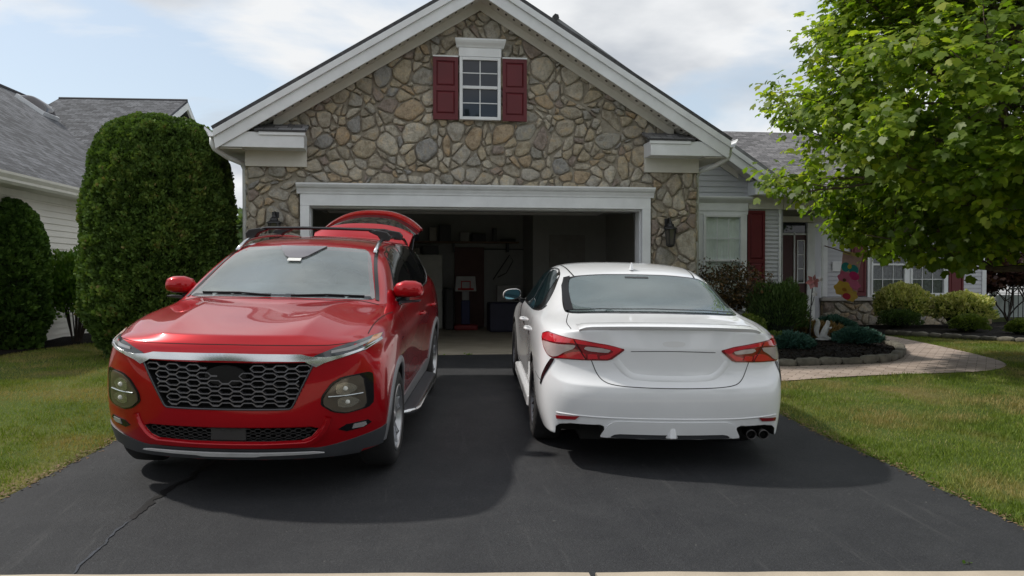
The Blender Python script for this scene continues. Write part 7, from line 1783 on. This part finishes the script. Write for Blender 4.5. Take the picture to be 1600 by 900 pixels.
for s in (1, -1):
    dlo = roundc([(1.62, .975), (1.90, 1.135), (2.20, 1.285), (2.50, 1.345), (2.90, 1.362), (3.20, 1.315), (3.42, 1.20), (3.56, 1.075), (3.55, 1.035), (3.2, 1.008), (2.4, .985)], 2, .2)
    patch('window_surround', PJ, 'side', dlo, s, .0025, M['blackgloss'], SED, .05)
    sg = mat_carglass('side_glass', (.010, .022, .026), 1.75)
    patch('side_window', PJ, 'side', roundc([(1.72, .995), (2.0, 1.155), (2.25, 1.275), (2.55, 1.328), (2.62, 1.33), (2.65, 1.005)], 1, .15), s, .006, sg, SED, .05)
    patch('side_window', PJ, 'side', roundc([(2.74, 1.01), (2.71, 1.335), (2.95, 1.34), (3.18, 1.295), (3.24, 1.26), (3.36, 1.03)], 1, .15), s, .006, sg, SED, .05)
    mb = MB()
    ribbon(mb, PJ, 'side', roundc([(1.60, .968), (2.4, .982), (3.2, 1.004), (3.58, 1.03), (3.60, 1.075)], 1, .2, False), s, .012, .004, thick=.003)
    mb.build('belt_trim', M['blackgloss'], SED)
    # seams: doors, fuel flap side, bumper joint, roof ditch
    mb = MB()
    for ln in ([(1.50, .38), (1.44, .60), (1.46, .86), (1.54, .965)], [(2.68, .34), (2.69, .98)], [(3.28, .36), (3.34, .58), (3.50, .80), (3.55, 1.0)], [(1.52, .33), (3.28, .335)], [(4.17, .62), (4.20, .56), (4.24, .42)], [(4.18, .62), (4.50, .60)]):
        gaps('panel_gap', SED, PJ, [('side', ln, s, .0055, .0012)])
    mb = MB(); ribbon(mb, PJ, 'top', [(.575, 2.25), (.572, 2.8), (.548, 3.2), (.530, 3.36)], s, .013, .0012); mb.build('roof_seam', M['gap'], SED)
    for yy in (2.50, 3.28):
        mb = MB(); p, nn = PJ.hit('side', yy, .845, s); mb.tube([p + nn * -.01 + Vector((0, -.10, 0)), p + nn * .028 + Vector((0, -.08, 0)), p + nn * .034, p + nn * .028 + Vector((0, .08, .003)), p + nn * -.01 + Vector((0, .10, 0))], .013, 8); mb.build('door_handle', WHT, SED, smooth=True)
    mb = MB(); mb.prism([(1.40, .0), (3.35, .0), (3.32, .05), (1.44, .05)], lambda u, w_, t: (s * (.865 + w_), u, t), .155, .255); mb.build('side_skirt', WHT, SED, bevel=.015)
    # door mirror with its glass facing back
    MR = empty('mirror', (s * .90, 1.80, .985)); MR.parent = SED
    prof = [(-.07, .35), (-.055, .85), (-.03, 1.0), (.02, .99), (.045, .93)]; ring = 16; mb = MB(); vs = [(s * .085, -.08, .045)] * ring
    for yy, k_ in prof:
        for k in range(ring):
            a = 2 * pi * k / ring; cx = math.copysign(abs(cos(a)) ** .75, cos(a)); cz = math.copysign(abs(sin(a)) ** .8, sin(a)); vs.append((s * (.085 + cx * .098 * k_), yy + .02 * cx, .045 + cz * .058 * k_ - .008 * cx))
    fs = [(i * ring + k, i * ring + (k + 1) % ring, (i + 1) * ring + (k + 1) % ring, (i + 1) * ring + k) for i in range(5) for k in range(ring)]
    mb.add(vs, fs); mb.build('mirror_shell', WHT, MR, smooth=True)
    mb = MB(); vs = [];
    for yy, k_ in ((.044, .94), (.050, .90), (.046, .84)):
        for k in range(ring):
            a = 2 * pi * k / ring; cx = math.copysign(abs(cos(a)) ** .75, cos(a)); cz = math.copysign(abs(sin(a)) ** .8, sin(a)); vs.append((s * (.085 + cx * .098 * k_), yy + .02 * cx, .045 + cz * .058 * k_ - .008 * cx))
    mb.add(vs, [(i * ring + k, i * ring + (k + 1) % ring, (i + 1) * ring + (k + 1) % ring, (i + 1) * ring + k) for i in range(2) for k in range(ring)]); mb.tube([(s * -.04, .0, -.03), (s * .01, 0, -.005), (s * .05, 0, .0)], [.03, .022, .03], 8); mb.build('mirror_bezel', M['blackgloss'], MR, smooth=True)
    mb = MB(); mb.add(vs[32:48], [tuple(range(16))]); mb.build('mirror_glass', simple('blue_mirror', (.12, .25, .30), .06, metal=1), MR)
    # tail lamps: outer body with red rim, clear reversing window, red lower wedge
    TR = mat_lens('lamp_red', (.52, .012, .022)); TRD = mat_lens('lamp_red_deep', (.20, .004, .008)); TC = mat_lens('lamp_clear', (.42, .36, .35)); 
    # (u,z) from the corner direction
    lamp = roundc([(.315, .882), (.41, .908), (.58, .931), (.75, .947), (.96, .955), (1.05, .93), (1.04, .90), (.96, .845), (.88, .798), (.82, .780), (.58, .788), (.405, .798)], 1, .10)
    tl = patch('taillight', PJ, 'rc', lamp, s, .004, TRD, SED, .022)
    up = roundc([(.33, .883), (.41, .902), (.58, .924), (.75, .939), (.95, .947), (1.03, .925), (1.0, .898), (.86, .894), (.66, .905), (.50, .895), (.41, .880), (.385, .862), (.42, .840), (.47, .828), (.47, .808), (.42, .806)], 1, .12)
    patch('red_band', PJ, 'rc', up, s, .010, TR, tl, .018)
    patch('reverse_lens', PJ, 'rc', roundc([(.63, .892), (.80, .886), (.97, .885), (1.0, .878), (.93, .84), (.87, .80), (.82, .790), (.775, .80), (.72, .835), (.65, .865)], 1, .15), s, .008, TC, tl, .018)
    patch('lower_red', PJ, 'rc', roundc([(.56, .797), (.78, .79), (.73, .812), (.66, .842), (.60, .848), (.565, .835)], 1, .1), s, .010, TR, tl, .018)
    patch('inner_lens', PJ, 'rc', roundc([(.42, .852), (.40, .872), (.46, .884), (.56, .888), (.575, .872), (.54, .857)], 1, .15), s, .009, TC, tl, .018)
    patch('inner_red', PJ, 'rc', roundc([(.48, .807), (.545, .800), (.55, .835), (.49, .838)], 1, .1), s, .010, TR, tl, .018)
    mb = MB(); ribbon(mb, PJ, 'rc', [(.648, .932), (.558, .795)], s, .007, .012); mb.build('lamp_split', M['gap'], tl)
    # black vent blade below the lamp
    patch('vent_blade', PJ, 'rc', roundc([(.80, .779), (.835, .779), (.875, .72), (.925, .64), (.945, .58), (.930, .57), (.90, .62), (.84, .70)], 1, .15), s, .006, M['blackgloss'], SED, .02)
    patch('reflector', PJ, 'rear', [(.645, .398), (.80, .385), (.795, .360), (.67, .372)], s, .008, TRD if s < 0 else mat_lens('refl_red', (.34, .01, .014)), SED, .03)
# trunk lid seams and edge, spoiler, diffuser, exhaust, antenna
mb = MB()
lid = [(.565, .79), (.53, .70), (.49, .655), (.43, .634), (.28, .624), (0, .622), (-.28, .624), (-.43, .634), (-.49, .655), (-.53, .70), (-.565, .79)]
ribbon(mb, PJ, 'rear', roundc(lid, 2, .25, False), 1, .006, .0013)
mb.build('panel_gap', M['gap'], SED)
gaps('panel_gap', SED, PJ, [('rear', [(-.30, .868), (-.15, .874), (0, .876), (.15, .874), (.30, .868)], 1, .0045, .0015)] + [('top', [(.665, 4.12), (.69, 4.25), (.715, 4.42), (.70, 4.60)], s, .006, .0013) for s in (1, -1)])
def spoiler():
    mb = MB(); n_ = 30; K = 6; vs = []
    for i in range(n_ + 1):
        x = lerp(-.655, .655, i / n_); e = min(1, (1 - abs(x) / .655) / .10) ** .5; y0 = 4.56 - .10 * (x / .65) ** 2; y1 = 4.835 - .135 * abs(x / .65) ** 2.3
        a = PJ.b.ray_cast(Vector((x, y0, 3)), Vector((0, 0, -1)))[0]; b = PJ.b.ray_cast(Vector((x, y1 - .07, 3)), Vector((0, 0, -1)))[0]; zt = b.z + .006 + .015 * e
        c = PJ.b.ray_cast(Vector((x, 9, b.z - .02)), Vector((0, -1, 0)))[0]
        vs += [(x, y0, a.z - .002), (x, lerp(y0, y1, .5), lerp(a.z, zt, .5) + .008 * e), (x, y1 - .012, zt), (x, y1, zt - .006), (x, y1 - .006, zt - .016), (x, c.y - .004, b.z - .014)]
    mb.add(vs, [(i * K + k, i * K + k + 1, (i + 1) * K + k + 1, (i + 1) * K + k) for i in range(n_) for k in range(K - 1)]); return mb.build('spoiler', WHT, SED, angle=35)
spoiler()
# raised sculpture on the lid and the smudge where a badge was
mb = MB(); ribbon(mb, PJ, 'rear', roundc([(.40, .80), (.33, .715), (.25, .682), (-.25, .682), (-.33, .715), (-.40, .80)], 2, .25, False), 1, .05, .0003, thick=.0035); mb.build('lid_ridge', WHT, SED, angle=70)
patch('badge_mark', PJ, 'rear', roundc([(-.085, .945), (.085, .945), (.075, .905), (-.075, .905)], 2, .25), 1, .001, mat_paint('faded_paint', (.68, .685, .69), 0, .5, dust=0), SED, .03, .0005)
dif = [(-.50, .262), (-.455, .345), (-.41, .378), (-.36, .385), (.36, .385), (.41, .378), (.455, .345), (.50, .262), (.44, .258), (.40, .285), (.36, .292), (-.36, .292), (-.40, .285), (-.44, .258)]
patch('diffuser', PJ, 'rear', roundc(dif, 1, .12), 1, .014, WHT, SED, .03, .016)
patch('diffuser_shadow_gap', PJ, 'rear', [(-.44, .30), (.44, .30), (.44, .236), (-.44, .236)], 1, .004, M['plastic'], SED, .04)
mb = MB(); ribbon(mb, PJ, 'rear', [(-.80, .405), (-.5, .402), (0, .404), (.5, .402), (.80, .405)], 1, .012, .0, thick=.006); mb.build('bumper_crease', WHT, SED, smooth=True)
p, nn = PJ.hit('rear', 0, .32, 1); mb = MB()
vs = [(-.010, p.y + .010, .375), (.010, p.y + .010, .375), (.022, p.y + .036, .270), (-.022, p.y + .036, .270), (-.02, p.y - .01, .375), (.02, p.y - .01, .375), (.045, p.y - .01, .262), (-.045, p.y - .01, .262)]
mb.add(vs, [(0, 1, 2, 3), (0, 4, 5, 1), (1, 5, 6, 2), (2, 6, 7, 3), (3, 7, 4, 0)]); mb.build('diffuser_fin', WHT, SED, bevel=.006)
ch = simple('dark_chrome', (.10, .095, .095), .35, metal=1)
for x in (-.58, -.67):
    mb = MB(); mb.lathe([(.030, -.12), (.036, -.10), (.038, .0), (.036, .004), (.031, .0), (.029, -.12)], 24, lambda p, x=x: (x + p[0], 4.80 + p[2], .285 + p[1] * .92)); e_ = mb.build('exhaust_tip', ch, SED, smooth=True)
    mb = MB(); mb.lathe([(.029, -.05), (0, -.05)], 20, lambda p, x=x: (x + p[0], 4.80 + p[2], .285 + p[1])); mb.build('bore', M['gap'], e_)
p, nn = PJ.hit('top', 0, 3.17, 1); mb = MB()
mb.add([(0, 3.10, p.z - .005), (.022, 3.20, p.z - .004), (-.022, 3.20, p.z - .004), (.006, 3.215, p.z + .058), (-.006, 3.215, p.z + .058), (.012, 3.25, p.z - .006), (-.012, 3.25, p.z - .006), (0, 3.185, p.z + .062)], [(0, 1, 3, 7), (0, 7, 4, 2), (1, 5, 3), (2, 4, 6), (3, 5, 6, 4), (7, 3, 4)])
mb.build('antenna', WHT, SED, smooth=False)
mb = MB(); mb.box(-.60, .60, .5, 4.5, .17, .27); mb.build('underbody', M['wellblack'], SED)
for s in (1, -1): patch('headlight', PJ, 'fc', [(.55, .68), (.55, .72), (.95, .80), (1.15, .82), (1.0, .72)], s, .005, mat_lens('head_lamp', (.3, .3, .3)), SED, .04)
patch('front_grille', PJ, 'front', [(-.6, .30), (-.5, .56), (.5, .56), (.6, .30)], 1, .005, M['blackgloss'], SED, .05)

for x in (-.36, .36): seat(SED, x, 2.62, .85)
for x in (-.36, 0, .36):
    mb = MB(); mb.blob((x, 3.46, 1.165), (.12, .05, .055), 14, 8); mb.build('headrest', M['seat'], SED, smooth=True)
mb = MB(); mb.blob((0, 2.0, 1.29), (.11, .02, .03), 14, 8); mb.build('inner_mirror', M['black'], SED, smooth=True)
